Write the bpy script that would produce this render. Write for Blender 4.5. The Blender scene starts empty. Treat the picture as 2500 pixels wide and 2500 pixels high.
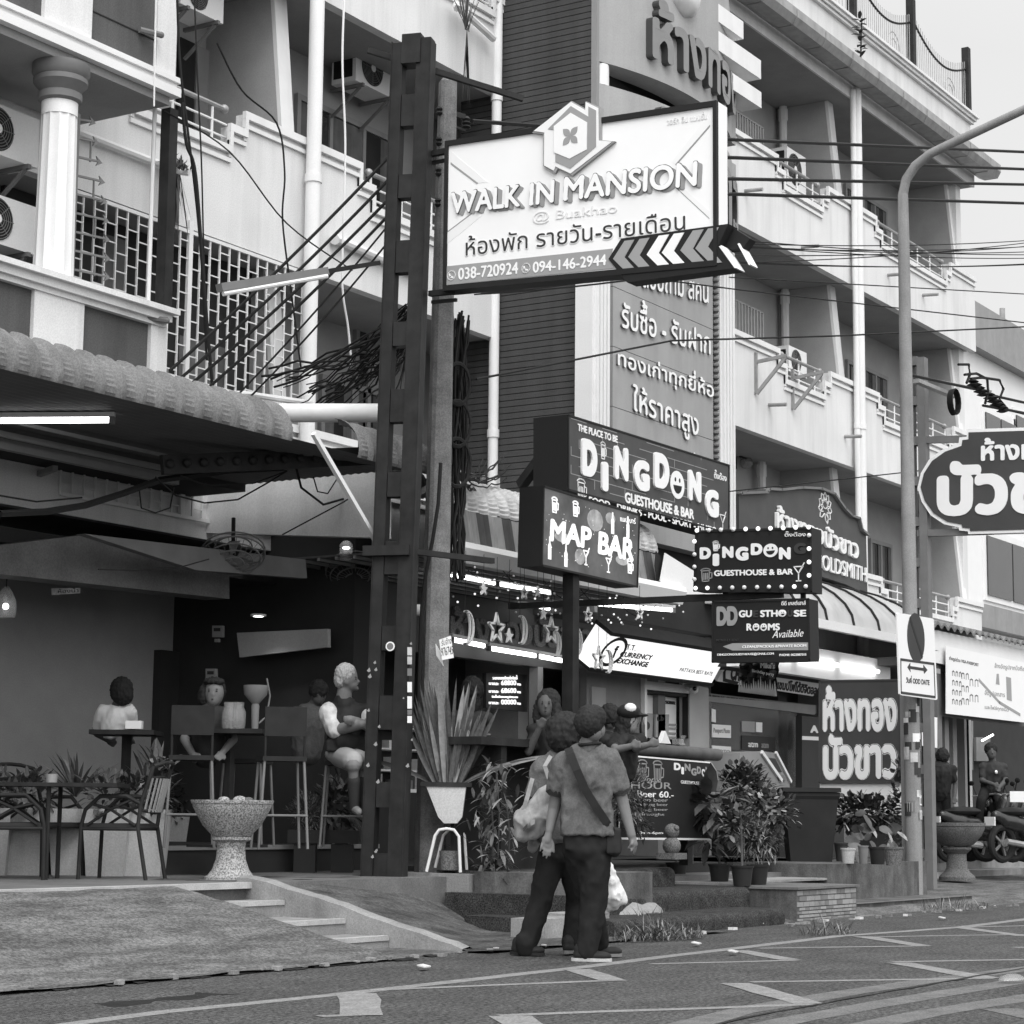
import bpy, bmesh, math, random
import numpy as np
from mathutils import Vector, Matrix, noise
R_ = math.radians
rnd = random.Random(7)
SC = bpy.context.scene
COL = SC.collection
# ------------------------------------------------------------------ camera
YAW, PIT, ROL, FPX, CH = R_(57.9545), R_(8.1405), R_(.55803), 5238.38, .96
F = np.array([math.sin(YAW)*math.cos(PIT), math.cos(YAW)*math.cos(PIT), math.sin(PIT)])
_r = np.array([math.cos(YAW), -math.sin(YAW), 0.]); _u = np.cross(_r, F)
CR = math.cos(ROL)*_r + math.sin(ROL)*_u
CU = -math.sin(ROL)*_r + math.cos(ROL)*_u
CAM = np.array([0, 0, CH])
cd = bpy.data.cameras.new('camera'); cam = bpy.data.objects.new('camera', cd); COL.objects.link(cam)
cd.sensor_width = 36; cd.lens = 36*FPX/2500; cd.clip_end = 2000; cd.clip_start = .1
m = Matrix.Identity(4)
for i in range(3):
    m[i][0] = CR[i]; m[i][1] = CU[i]; m[i][2] = -F[i]; m[i][3] = CAM[i]
cam.matrix_world = m
SC.camera = cam
# ------------------------------------------------------------------ sky and sun
SUN_EL, SUN_AZ = R_(56), R_(-150)      # sun direction: high, from the street side
W = bpy.data.worlds.new("World"); SC.world = W; W.use_nodes = True
nt = W.node_tree; bg = nt.nodes['Background']
sky = nt.nodes.new('ShaderNodeTexSky'); sky.sky_type = 'NISHITA'; sky.sun_disc = False
sky.sun_elevation = SUN_EL; sky.sun_rotation = R_(229); sky.air_density = 1.6; sky.dust_density = 6; sky.ozone_density = 1
bw = nt.nodes.new('ShaderNodeRGBToBW')
mx = nt.nodes.new('ShaderNodeMix'); mx.data_type = 'RGBA'
geo = nt.nodes.new('ShaderNodeTexCoord'); cn = nt.nodes.new('ShaderNodeTexNoise'); cn.inputs['Scale'].default_value = 1.6; cn.inputs['Detail'].default_value = 5
cr = nt.nodes.new('ShaderNodeMapRange'); cr.inputs['From Min'].default_value = .3; cr.inputs['From Max'].default_value = .75
cr.inputs['To Min'].default_value = 7.2; cr.inputs['To Max'].default_value = 8.6
nt.links.new(geo.outputs['Generated'], cn.inputs['Vector']); nt.links.new(cn.outputs['Fac'], cr.inputs['Value'])
nt.links.new(sky.outputs['Color'], bw.inputs['Color'])
mx.inputs['Factor'].default_value = .75         # mostly the even grey-white of cloud cover
# the cloud is brighter round the hidden sun, behind the camera on the street side
sd = nt.nodes.new('ShaderNodeVectorMath'); sd.operation = 'DOT_PRODUCT'; sd.inputs[1].default_value = (-.42, -.36, .83)
nt.links.new(geo.outputs['Generated'], sd.inputs[0])
gl = nt.nodes.new('ShaderNodeMapRange'); gl.inputs['From Min'].default_value = -.2; gl.inputs['From Max'].default_value = 1.; gl.inputs['To Min'].default_value = 1.0; gl.inputs['To Max'].default_value = 2.6
nt.links.new(sd.outputs['Value'], gl.inputs['Value'])
ml = nt.nodes.new('ShaderNodeMath'); ml.operation = 'MULTIPLY'; nt.links.new(cr.outputs['Result'], ml.inputs[0]); nt.links.new(gl.outputs['Result'], ml.inputs[1])
nt.links.new(bw.outputs['Val'], mx.inputs['A']); nt.links.new(ml.outputs[0], mx.inputs['B'])
nt.links.new(mx.outputs['Result'], bg.inputs['Color']); bg.inputs['Strength'].default_value = .1
sl = bpy.data.lights.new('sun', 'SUN'); sl.energy = 1.5; sl.angle = R_(40); sl.color = (1, 1, 1)
so = bpy.data.objects.new('sun', sl); COL.objects.link(so)
sdir = Vector((math.cos(SUN_EL)*-.75, math.cos(SUN_EL)*-.66, math.sin(SUN_EL)))
so.rotation_euler = sdir.to_track_quat('Z', 'Y').to_euler(); so.location = (0, 0, 30)
SC.view_settings.view_transform = 'Standard'; SC.view_settings.look = 'None'
SC.view_settings.exposure = 0.36; SC.view_settings.gamma = 1
SC.cycles.max_bounces = 6; SC.cycles.diffuse_bounces = 3; SC.cycles.glossy_bounces = 3; SC.cycles.transmission_bounces = 4
SC.cycles.caustics_reflective = False; SC.cycles.caustics_refractive = False
SC.cycles.sample_clamp_indirect = 4.0
# ------------------------------------------------------------------ measuring: photo pixel (2500 px wide) -> point in the place
def ray(x, y): return ((x-1250)*CR + (1250-y)*CU + FPX*F)/FPX
def onY(x, y, Y): d = ray(x, y); return CAM + d*(Y/d[1])
def onX(x, y, X): d = ray(x, y); return CAM + d*(X/d[0])
def onZ(x, y, Z): d = ray(x, y); return CAM + d*((Z-CH)/d[2])
def atD(x, y, D): return CAM + ray(x, y)*D
V3 = lambda *a: np.array(a, float)
# ------------------------------------------------------------------ materials (all grey: a black-and-white place)
MATS = {}
def M(name, v, rough=.75, amp=.12, scale=3., streak=0., speck=0., bump=0., metal=0., spec=.12, emit=0., bscale=40., alpha=1., trans=0., blotch=0., gs=70.):
    if name in MATS: return MATS[name]
    mt = bpy.data.materials.new(name); mt.use_nodes = True; n = mt.node_tree.nodes; L = mt.node_tree.links
    b = n['Principled BSDF']; b.inputs['Roughness'].default_value = rough; b.inputs['Metallic'].default_value = metal
    b.inputs['Specular IOR Level'].default_value = spec
    g = n.new('ShaderNodeNewGeometry'); val = None
    def nz(sc, det=4, mapping=None, ro=.6):
        t = n.new('ShaderNodeTexNoise'); t.inputs['Scale'].default_value = sc; t.inputs['Detail'].default_value = det; t.inputs['Roughness'].default_value = ro
        src = g.outputs['Position']
        if mapping:
            mp = n.new('ShaderNodeMapping'); mp.inputs['Scale'].default_value = mapping; L.new(src, mp.inputs['Vector']); src = mp.outputs['Vector']
        L.new(src, t.inputs['Vector']); return t.outputs['Fac']
    def mr(src, a, bb, lo=.25, hi=.75):
        r = n.new('ShaderNodeMapRange'); r.inputs['From Min'].default_value = lo; r.inputs['From Max'].default_value = hi
        r.inputs['To Min'].default_value = a; r.inputs['To Max'].default_value = bb; L.new(src, r.inputs['Value']); return r.outputs['Result']
    def mul(a, bb):
        x = n.new('ShaderNodeMath'); x.operation = 'MULTIPLY'; L.new(a, x.inputs[0])
        if isinstance(bb, float): x.inputs[1].default_value = bb
        else: L.new(bb, x.inputs[1])
        return x.outputs[0]
    val = mr(nz(scale), v*(1-amp), v*(1+amp))
    if streak: val = mul(val, mr(nz(1., 5, (3.2, 3.2, .22), .65), 1-streak, 1.0, .3, .55))
    if speck: val = mul(val, mr(nz(gs, 2, None, .9), 1-speck, 1+speck, .4, .6))
    if blotch: val = mul(val, mr(nz(1., 6, (1.6, 5., 2.), .72), 1-blotch, 1+blotch*.5, .36, .62))
    L.new(val, b.inputs['Base Color'])
    if bump:
        bp = n.new('ShaderNodeBump'); bp.inputs['Strength'].default_value = bump; bp.inputs['Distance'].default_value = .01
        L.new(nz(bscale, 4), bp.inputs['Height']); L.new(bp.outputs['Normal'], b.inputs['Normal'])
    if emit:
        L.new(val, b.inputs['Emission Color']); b.inputs['Emission Strength'].default_value = emit
    if trans: b.inputs['Transmission Weight'].default_value = trans; b.inputs['IOR'].default_value = 1.02
    b.inputs['Alpha'].default_value = alpha
    MATS[name] = mt; return mt
M('white_paint', 0.7, .7, .06, 1.2, streak=.15, speck=.07)
M('clean_white', 0.76, .6, .04, 2., speck=.03)
M('trim_white', 0.74, .6, .05, 4., streak=.1)
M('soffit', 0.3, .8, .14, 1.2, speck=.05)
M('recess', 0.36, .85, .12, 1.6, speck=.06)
M('dark_panel', 0.1, .7, .12, 2., streak=.25, speck=.14)
M('siding', 0.075, .7, .12, 2.5, streak=.2, speck=.14)
M('groove', 0.025)
M('concrete', 0.27, .9, .25, 4., streak=.25, speck=.12, bump=.4)
M('pole_concrete', 0.2, .9, .3, 6., streak=.35, speck=.18, bump=.5)
M('dark_concrete', 0.12, .9, .4, 5., streak=.5, speck=.15, bump=.5)
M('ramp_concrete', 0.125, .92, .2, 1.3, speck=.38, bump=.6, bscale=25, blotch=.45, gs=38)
M('asphalt', 0.078, .9, .22, 1.3, speck=.6, bump=.9, bscale=90, blotch=.2, gs=34)
M('paint_line', 0.21, .85, .25, 9., speck=.25, bump=.3)
M('paint_worn', 0.13, .85, .3, 6., speck=.3)
M('floor_tile', 0.15, .5, .25, 3., speck=.15)
M('dark_steel', 0.026, .6, .35, 6., streak=.3, spec=.15)
M('black', 0.024, .6, .2, 8.)
M('black_gloss', 0.02, .25, .1, spec=.6)
M('grey_paint', 0.28, .6, .1, 3., streak=.1)
M('mid_grey', 0.18, .7, .15, 4.)
M('lamp_grey', .27, .55, .15, 3., streak=.25, speck=.1)
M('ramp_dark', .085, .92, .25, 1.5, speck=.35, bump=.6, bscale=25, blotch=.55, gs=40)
M('nosing', .42, .7, .15, 5., streak=.2, speck=.1)
M('galv', 0.34, .45, .2, 6., streak=.2, metal=.35)
M('chrome', .7, .2, .05, metal=.9)
M('glass_dark', .035, .08, .2, 2., spec=.7)
M('curtain', 0.14, .8, .3, 3., streak=.4)
M('cable', .02, .6, .1)
M('tube', 1., .3, 0., emit=4.)
M('bulb', 1., .3, 0., emit=.7)
M('lit_box', .93, .4, .01, emit=.75)
M('foliage', 0.08, .6, .5, 5., spec=.4)
M('foliage_light', 0.26, .55, .45, 8., spec=.4)
M('foliage_dark', 0.045, .6, .4, 5., spec=.4)
M('pot_black', 0.028, .5, .2)
M('pot_white', 0.48, .6, .1, 4., streak=.2, speck=.1)
M('granite', 0.28, .8, .12, 4., speck=.6)
M('dark_granite', 0.13, .7, .2, 4., speck=.4)
M('skin', 0.17, .55, .1, 9.)
M('skin_dark', 0.09, .55, .1, 9.)
M('hair', 0.026, .7, .3, 60., spec=.1)
M('hair_grey', 0.36, .7, .3, 80.)
M('shirt_grey', 0.11, .9, .14, 14., speck=.12)
M('shirt_grey_far', 0.125, .9, .14, 14., speck=.12)
M('trousers', 0.025, 1., .2, 12., spec=.02)
M('bag_print', 0.3, .8, .35, 11.)
M('plastic_bag', .66, .35, .1, 12., spec=.5)
M('wood', 0.1, .6, .3, 4., streak=.2)
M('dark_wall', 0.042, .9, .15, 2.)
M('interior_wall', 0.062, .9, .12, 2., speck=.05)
M('sign_face', .84, .5, .03, 1.4, emit=.02)  # slight emission added to lift the face's brightness
M('sign_light', .82, .5, .02)
M('sign_white', .86, .5, .01)
M('sign_mid', 0.32, .6, .04)
M('sign_dark', 0.05, .6, .1, 2.)
M('sign_black', 0.022, .55, .1)
M('sign_red', 0.07, .5, .12, 2.)
M('stone_panel', 0.36, .8, .07, 2., streak=.12, speck=.06)
M('letter_grey', 0.18, .4, .1, 5., spec=.6)
M('letter_side', .04, .35, .1, spec=.6)
M('corr_light', 0.48, .55, .2, 3., streak=.35, metal=.2)
M('corr_roof', 0.18, .7, .3, 2.5, streak=.3, speck=.2)
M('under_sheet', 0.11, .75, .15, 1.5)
M('carpet', 0.045, 1., .4, 9., speck=.6, bump=1., bscale=90)
M('paper', 0.52, .8, .3, 14.)
M('awning', 0.46, .5, .15, 1.2, streak=.2)
M('clear_plastic', .4, .12, .02, spec=.6, alpha=.4)
M('glass_pane', .5, .05, 0., spec=.6, alpha=.12)
# ------------------------------------------------------------------ mesh building
class MB:
    def __init__(s): s.v = []; s.f = []; s.m = []; s.mats = []; s.sm = []
    def mi(s, mat):
        if mat not in s.mats: s.mats.append(mat)
        return s.mats.index(mat)
    def add(s, pts, faces, mat=None, smooth=False):
        b = len(s.v); s.v.extend([tuple(map(float, p)) for p in pts]); k = s.mi(mat) if mat else 0
        for f in faces: s.f.append([b+i for i in f]); s.m.append(k); s.sm.append(smooth)
    def box(s, x0, x1, y0, y1, z0, z1, mat=None):
        p = [(x, y, z) for z in (z0, z1) for y in (y0, y1) for x in (x0, x1)]
        s.add(p, [(0, 2, 3, 1), (4, 5, 7, 6), (0, 1, 5, 4), (2, 6, 7, 3), (0, 4, 6, 2), (1, 3, 7, 5)], mat)
    def obox(s, c, ax, ay, az, mat=None):       # centre and three half-axes
        c, ax, ay, az = map(np.array, (c, ax, ay, az))
        p = [c+i*ax+j*ay+k*az for k in (-1, 1) for j in (-1, 1) for i in (-1, 1)]
        s.add(p, [(0, 2, 3, 1), (4, 5, 7, 6), (0, 1, 5, 4), (2, 6, 7, 3), (0, 4, 6, 2), (1, 3, 7, 5)], mat)
    def bar(s, p0, p1, w, h=None, up=(0, 0, 1), mat=None):     # rectangular bar
        p0 = np.array(p0, float); p1 = np.array(p1, float); d = p1-p0; L = np.linalg.norm(d); d = d/L
        up = np.array(up, float)
        if abs(d@up) > .95: up = np.array([1., 0, 0])
        sx = np.cross(d, up); sx /= np.linalg.norm(sx); uz = np.cross(sx, d)
        s.obox((p0+p1)/2, d*L/2, sx*w/2, uz*(h or w)/2, mat)
    def prism(s, poly, ext, mat=None):          # polygon of points extruded along a vector
        n = len(poly); ext = np.array(ext, float); a = [np.array(p, float) for p in poly]
        s.add(a+[p+ext for p in a], [tuple(range(n))[::-1], tuple(range(n, 2*n))]+[(i, (i+1) % n, (i+1) % n+n, i+n) for i in range(n)], mat)
    def tube(s, pts, r, seg=6, mat=None, cap=True, r1=None):
        pts = [np.array(p, float) for p in pts]; n = len(pts); V = []; pv = None
        for i, p in enumerate(pts):
            d = pts[min(i+1, n-1)]-pts[max(i-1, 0)]; d = d/(np.linalg.norm(d)+1e-9)
            a = np.array([0, 0, 1.]) if abs(d[2]) < .9 else np.array([1., 0, 0])
            if pv is not None: a = pv
            x = a-d*(a@d); x /= np.linalg.norm(x)+1e-9; y = np.cross(d, x); pv = x
            rr = r[i] if hasattr(r, '__len__') else (r if r1 is None else r+(r1-r)*i/(n-1))
            for k in range(seg): t = 2*math.pi*k/seg; V.append(p+rr*(math.cos(t)*x+math.sin(t)*y))
        fs = [(i*seg+k, i*seg+(k+1) % seg, (i+1)*seg+(k+1) % seg, (i+1)*seg+k) for i in range(n-1) for k in range(seg)]
        if cap: fs += [tuple(range(seg))[::-1], tuple(range((n-1)*seg, n*seg))]
        s.add(V, fs, mat, True)
    def lathe(s, c, prof, seg=24, mat=None, sx=1., sy=1.):
        V = []; c = np.array(c, float)
        for r, z in prof:
            for k in range(seg): t = 2*math.pi*k/seg; V.append(c+V3(r*sx*math.cos(t), r*sy*math.sin(t), z))
        n = len(prof)
        s.add(V, [(i*seg+k, i*seg+(k+1) % seg, (i+1)*seg+(k+1) % seg, (i+1)*seg+k) for i in range(n-1) for k in range(seg)]
              + [tuple(range(seg))[::-1], tuple(range((n-1)*seg, n*seg))], mat, True)
    def ball(s, c, r, mat=None, seg=12, rings=8, rot=None):
        r = (r, r, r) if not hasattr(r, '__len__') else r; V = []; c = np.array(c, float)
        for i in range(rings+1):
            ph = math.pi*i/rings
            for k in range(seg):
                t = 2*math.pi*k/seg; q = V3(r[0]*math.sin(ph)*math.cos(t), r[1]*math.sin(ph)*math.sin(t), r[2]*math.cos(ph))
                V.append(c+(rot@q if rot is not None else q))
        s.add(V, [(i*seg+k, (i+1)*seg+k, (i+1)*seg+(k+1) % seg, i*seg+(k+1) % seg) for i in range(rings) for k in range(seg)], mat, True)
    def leaf(s, p, d, L, w, droop=.3, fold=.15, mat=None, seg=4, up=(0, 0, 1)):   # one curved pointed leaf blade
        p = np.array(p, float); d = np.array(d, float); d /= np.linalg.norm(d); up = np.array(up, float)
        sx = np.cross(d, up); n_ = np.linalg.norm(sx); sx = sx/n_ if n_ > .05 else V3(1, 0, 0)
        nn = np.cross(sx, d); V = []; q = p.copy(); dd = d.copy()
        for i in range(seg+1):
            t = i/seg; ww = w*(math.sin(math.pi*min(1, t*.85+.12))**.8)*(1 if i < seg else .05)
            V += [q-sx*ww+nn*fold*ww, q, q+sx*ww+nn*fold*ww]
            dd = dd-np.array([0, 0, droop/seg]); dd /= np.linalg.norm(dd); q = q+dd*L/seg
        s.add(V, [(3*i+j, 3*i+j+1, 3*i+j+4, 3*i+j+3) for i in range(seg) for j in (0, 1)], mat, True)
    def build(s, name, mat=None, parent=None, sharp=40):
        me = bpy.data.meshes.new(name); me.from_pydata(s.v, [], s.f)
        for mm in (s.mats or [mat]): me.materials.append(MATS[mm if mm else mat])
        if None in s.mats: pass
        me.polygons.foreach_set('material_index', s.m); me.polygons.foreach_set('use_smooth', s.sm)
        me.update()
        if any(s.sm): me.set_sharp_from_angle(angle=R_(sharp))
        o = bpy.data.objects.new(name, me); COL.objects.link(o)
        if mat and not s.mats: pass
        par(o, parent); return o
def par(o, parent):
    if parent is None: return
    o.parent = parent
    o.matrix_parent_inverse = parent_world(parent).inverted()
def parent_world(p):
    mm = Matrix.LocRotScale(p.location, p.rotation_euler, p.scale)
    if p.parent: mm = parent_world(p.parent) @ p.matrix_parent_inverse @ mm
    return mm
def tag(o, label, cat, group=None):
    o['label'] = label; o['category'] = cat
    if group: o['group'] = group
    return o
def thing(name, label, cat, loc, group=None):
    o = bpy.data.objects.new(name, None); o.empty_display_size = .1; COL.objects.link(o); o.location = tuple(map(float, loc))
    return tag(o, label, cat, group)
def structure(o): o['kind'] = 'structure'; return o
def stuff(o): o['kind'] = 'stuff'; return o
def dup(root, loc, rotz=0, label=None):
    r = root.copy(); COL.objects.link(r); r.location = tuple(map(float, loc)); r.rotation_euler = (0, 0, rotz)
    if label: r['label'] = label
    for ch in list(root.children):
        c = ch.copy(); COL.objects.link(c); c.parent = r
        for g_ in ch.children: d = g_.copy(); COL.objects.link(d); d.parent = c
    return r
# ------------------------------------------------------------------ flat faces of signs and walls
class Frame:
    """a plane in the place: point O, in-plane axes U and V, normal N towards the street"""
    def __init__(s, O, U, V):
        s.O = np.array(O, float); s.U = np.array(U, float)/np.linalg.norm(U); V = np.array(V, float); V = V-s.U*(V@s.U)
        s.V = V/np.linalg.norm(V); s.N = np.cross(s.U, s.V)
    def px(s, x, y):
        d = ray(x, y); t = ((s.O-CAM)@s.N)/(d@s.N); q = CAM+d*t-s.O; return np.array([q@s.U, q@s.V])
    def w(s, u, v, d=0.): return s.O+s.U*u+s.V*v+s.N*d
    def poly(s, mb, pts, d0, d1, mat, px=True):
        q = [s.px(*p) if px else p for p in pts]
        ar = sum(q[i][0]*q[(i+1) % len(q)][1]-q[(i+1) % len(q)][0]*q[i][1] for i in range(len(q)))
        if ar < 0: q = q[::-1]
        mb.prism([s.w(a, b, d0) for a, b in q], s.N*(d1-d0), mat)
    def strip(s, mb, pts, wd, d0, d1, mat, px=True, closed=False):    # polyline with width, as short bars
        q = [np.array(s.px(*p) if px else p, float) for p in pts]
        if closed: q.append(q[0])
        for a, b in zip(q[:-1], q[1:]):
            t = b-a; L = np.linalg.norm(t)
            if L < 1e-6: continue
            t /= L; n = np.array([-t[1], t[0]])*wd/2; a2 = a-t*wd*.3; b2 = b+t*wd*.3
            s.poly(mb, [a2-n, b2-n, b2+n, a2+n], d0, d1, mat, px=False)
def Yframe(Y): return Frame((0, Y, 0), (1, 0, 0), (0, 0, 1))        # faces the street (-Y)
def Xframe(X): return Frame((X, 0, 0), (0, -1, 0), (0, 0, 1))       # faces -X
# ------------------------------------------------------------------ lettering cut from the built-in font's outlines
_gc = {}
def _splines(body, shear):
    cu = bpy.data.curves.new('lettering', 'FONT'); cu.body = body; cu.size = 1; cu.shear = shear
    o = bpy.data.objects.new('lettering', cu); COL.objects.link(o)
    dg = bpy.context.evaluated_depsgraph_get(); c2 = o.evaluated_get(dg).to_curve(dg)
    out = []
    for sp in c2.splines:
        if sp.type == 'BEZIER':
            bp = sp.bezier_points; n = len(bp); P = []
            for i in range(n):
                a, b = bp[i], bp[(i+1) % n]
                p0, p1, p2, p3 = (np.array(q[:2]) for q in (a.co, a.handle_right, b.handle_left, b.co))
                for k in range(5):
                    t = k/5; P.append((1-t)**3*p0+3*(1-t)**2*t*p1+3*(1-t)*t*t*p2+t**3*p3)
            out.append(np.array(P))
        else: out.append(np.array([p.co[:2] for p in sp.points]))
    o.to_curve_clear(); bpy.data.objects.remove(o); bpy.data.curves.remove(cu)
    return out
UPV = set('\u0e31\u0e34\u0e35\u0e36\u0e37\u0e4d\u0e47'); TONE = set('\u0e48\u0e49\u0e4a\u0e4b\u0e4c')
def glyphs(body, weight=0., res=40, shear=0.):
    key = (body, round(weight, 3), res, shear)
    if key in _gc: return _gc[key]
    sp = _splines(body, shear)
    for i, ch in enumerate(body):       # a tone mark over an upper vowel stands above it
        if ch in TONE and i and body[i-1] in UPV:
            a = len(_splines(body[:i], shear)); b = len(_splines(body[:i+1], shear))
            for k in range(a, b): sp[k] = sp[k]+np.array([0, .2])
    pad = weight+2.5/res
    x0 = min(q[:, 0].min() for q in sp)-pad; x1 = max(q[:, 0].max() for q in sp)+pad
    y0 = min(q[:, 1].min() for q in sp)-pad; y1 = max(q[:, 1].max() for q in sp)+pad
    nx = int((x1-x0)*res)+1; ny = int((y1-y0)*res)+1; cs = 1/res
    A = np.concatenate(sp); B = np.concatenate([np.roll(q, -1, 0) for q in sp])
    G = np.zeros((ny, nx)); cx = x0+np.arange(nx)*cs
    for j in range(ny):
        for ss in (.17, .5, .83):
            y = y0+(j+ss)*cs+1e-7
            up = (A[:, 1] <= y) & (B[:, 1] > y); dn = (A[:, 1] > y) & (B[:, 1] <= y); k = up | dn
            if not k.any(): continue
            xs = A[k, 0]+(y-A[k, 1])/(B[k, 1]-A[k, 1])*(B[k, 0]-A[k, 0]); w = np.where(up[k], 1, -1)
            o = np.argsort(xs); xs = xs[o]; w = np.cumsum(w[o])
            for i in range(len(xs)-1):
                if w[i]: G[j] += np.clip(np.minimum(xs[i+1], cx+cs)-np.maximum(xs[i], cx), 0, None)/cs/3
    G = np.clip(G, 0, 1)
    if weight > 0:
        rr = weight*res; k = int(math.ceil(rr)); Gp = np.pad(G, k); out = np.zeros_like(G)
        for dy in range(-k, k+1):
            for dx in range(-k, k+1):
                dd = math.hypot(dx, dy)
                if dd <= rr+.5:
                    wgt = min(1, rr+.5-dd); out = np.maximum(out, wgt*Gp[k+dy:k+dy+ny, k+dx:k+dx+nx])
        G = out
    Gp = np.pad(G, 1); G = (Gp[1:-1, 1:-1]*4+Gp[:-2, 1:-1]+Gp[2:, 1:-1]+Gp[1:-1, :-2]+Gp[1:-1, 2:])/8
    ins = G > .5; polys = []; segs = []
    P = lambda i, j: np.array([x0+(i+.5)*cs, y0+(j+.5)*cs])
    for j in range(ny-1):
        i = 0
        while i < nx-1:
            c = (ins[j, i], ins[j, i+1], ins[j+1, i+1], ins[j+1, i])
            if all(c):
                k = i
                while k < nx-1 and ins[j, k] and ins[j, k+1] and ins[j+1, k+1] and ins[j+1, k]: k += 1
                polys.append([P(i, j), P(k, j), P(k, j+1), P(i, j+1)]); i = k; continue
            if any(c):
                cor = [(i, j), (i+1, j), (i+1, j+1), (i, j+1)]; pl = []; cut = []
                for q in range(4):
                    a, b = cor[q], cor[(q+1) % 4]; va, vb = G[a[1], a[0]], G[b[1], b[0]]
                    if c[q]: pl.append(P(*a))
                    if c[q] != c[(q+1) % 4]:
                        t = (.5-va)/(vb-va); z = P(*a)+(P(*b)-P(*a))*t; pl.append(z); cut.append(z)
                if len(pl) >= 3: polys.append(pl)
                if len(cut) == 2: segs.append(tuple(cut))
            i += 1
    al = np.array([p for q in polys for p in q]); lo = al.min(0); hi = al.max(0)
    polys = [[(p-lo)/(hi-lo) for p in q] for q in polys]; segs = [[(p-lo)/(hi-lo) for p in q] for q in segs]
    _gc[key] = (polys, segs, hi-lo, lo); return _gc[key]
def text(mb, fr, body, bl, br, tl, d0, d1, mat, weight=0., res=32, shear=0., side=None, px=True, outline=None, warp=None):
    """writing whose inked box has the corners bottom-left, bottom-right, top-left on the plane fr"""
    b0, b1, b2 = [np.array(fr.px(*p) if px else p, float) for p in (bl, br, tl)]
    for (wt, e0, e1, mm) in ([(weight+outline[0], d0, d0+(d1-d0)*.5, outline[1])] if outline else [])+[(weight, d0, d1, mat)]:
        polys, segs, sz, lo = glyphs(body, wt, res, shear)
        g = wt-weight
        a, b, c = b0, b1, b2
        if g:      # the outline layer is larger all round
            ex = (b1-b0)*g/(sz[0]-2*g); ey = (b2-b0)*g/(sz[1]-2*g); a = b0-ex-ey; b = b1+ex-ey; c = b2-ex+ey
        f = lambda p: a+(b-a)*p[0]+(c-a)*p[1]
        if warp: f_ = f; f = lambda p: warp(f_(p), p)
        pts = []; fs = []
        flip = np.cross(b-a, c-a) < 0
        for q in polys:
            k = len(pts); pts += [fr.w(*f(p), e1) for p in q]; ii = list(range(k, len(pts))); fs.append(ii[::-1] if flip else ii)
        mb.add(pts, fs, mm)
        pts = []; fs = []
        for p, q in segs:
            k = len(pts); pts += [fr.w(*f(p), e1), fr.w(*f(q), e1), fr.w(*f(q), e0), fr.w(*f(p), e0)]; fs.append((k, k+1, k+2, k+3))
        mb.add(pts, fs, side or mm)
def tx(mb, fr, body, x0, x1, yb0, yt0, yb1=None, d0=0., d1=.006, mat='sign_white', dx=0., **k):
    """text by pixels: left x0, right x1, bottom and top at the left end, bottom at the right end, dx = shift of the top-left corner"""
    text(mb, fr, body, (x0, yb0), (x1, yb0 if yb1 is None else yb1), (x0+dx, yt0), d0, d1, mat, **k)
def circ(fr, c, rx, ry=None, n=20, a0=0, a1=360): # ellipse in plane coordinates
    ry = ry or rx; return [np.array([c[0]+rx*math.cos(R_(a0+(a1-a0)*i/n)), c[1]+ry*math.sin(R_(a0+(a1-a0)*i/n))]) for i in range(n)]
# ------------------------------------------------------------------ bodies: overlapping limbs fused into one continuous skin
def _cap(mb, p0, p1, r0, r1, flat=1., seg=12):
    p0, p1 = np.array(p0, float), np.array(p1, float); d = p1-p0; L = np.linalg.norm(d)+1e-9; d /= L
    n = 8; mb.tube([p0+(p1-p0)*i/n for i in range(n+1)], [r0+(r1-r0)*i/n for i in range(n+1)], seg)
    mb.ball(p0, r0, seg=10, rings=6); mb.ball(p1, r1, seg=10, rings=6)
def fuse(name, prims, mat, parent=None, voxel=.012, smooth=4):
    mb = MB()
    for p in prims:
        if p[0] == 'c': _cap(mb, *p[1:])
        elif p[0] == 'e': mb.ball(p[1], p[2], seg=16, rings=10, rot=p[3] if len(p) > 3 else None)
        elif p[0] == 'b': mb.obox(*p[1:])
    o = mb.build(name, mat)
    md = o.modifiers.new('r', 'REMESH'); md.mode = 'VOXEL'; md.voxel_size = voxel; md.use_smooth_shade = True
    ms = o.modifiers.new('s', 'SMOOTH'); ms.iterations = smooth; ms.factor = .5
    dg = bpy.context.evaluated_depsgraph_get(); me = bpy.data.meshes.new_from_object(o.evaluated_get(dg))
    old = o.data; o.modifiers.clear(); o.data = me; bpy.data.meshes.remove(old)
    if not me.materials: me.materials.append(MATS[mat])
    me.polygons.foreach_set('use_smooth', [True]*len(me.polygons))
    me.polygons.foreach_set('material_index', [0]*len(me.polygons))
    par(o, parent); return o
# ================================================================== GROUND
def gridmesh(xs, ys, zf, name, mat, smooth=True):
    mb = MB(); n = len(ys); V = [(x, y, zf(x, y)) for x in xs for y in ys]
    mb.add(V, [(i*n+j, (i+1)*n+j, (i+1)*n+j+1, i*n+j+1) for i in range(len(xs)-1) for j in range(n-1)], mat, smooth)
    return mb.build(name, mat)
nz = lambda x, y, s=1., z=0.: noise.noise(Vector((x*s, y*s, z)))
mb = MB(); mb.add([(-300, -200, 0), (600, -200, 0), (600, 400, 0), (-300, 400, 0)], [(0, 1, 2, 3)], 'asphalt')
structure(mb.build('road', 'asphalt'))
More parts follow.
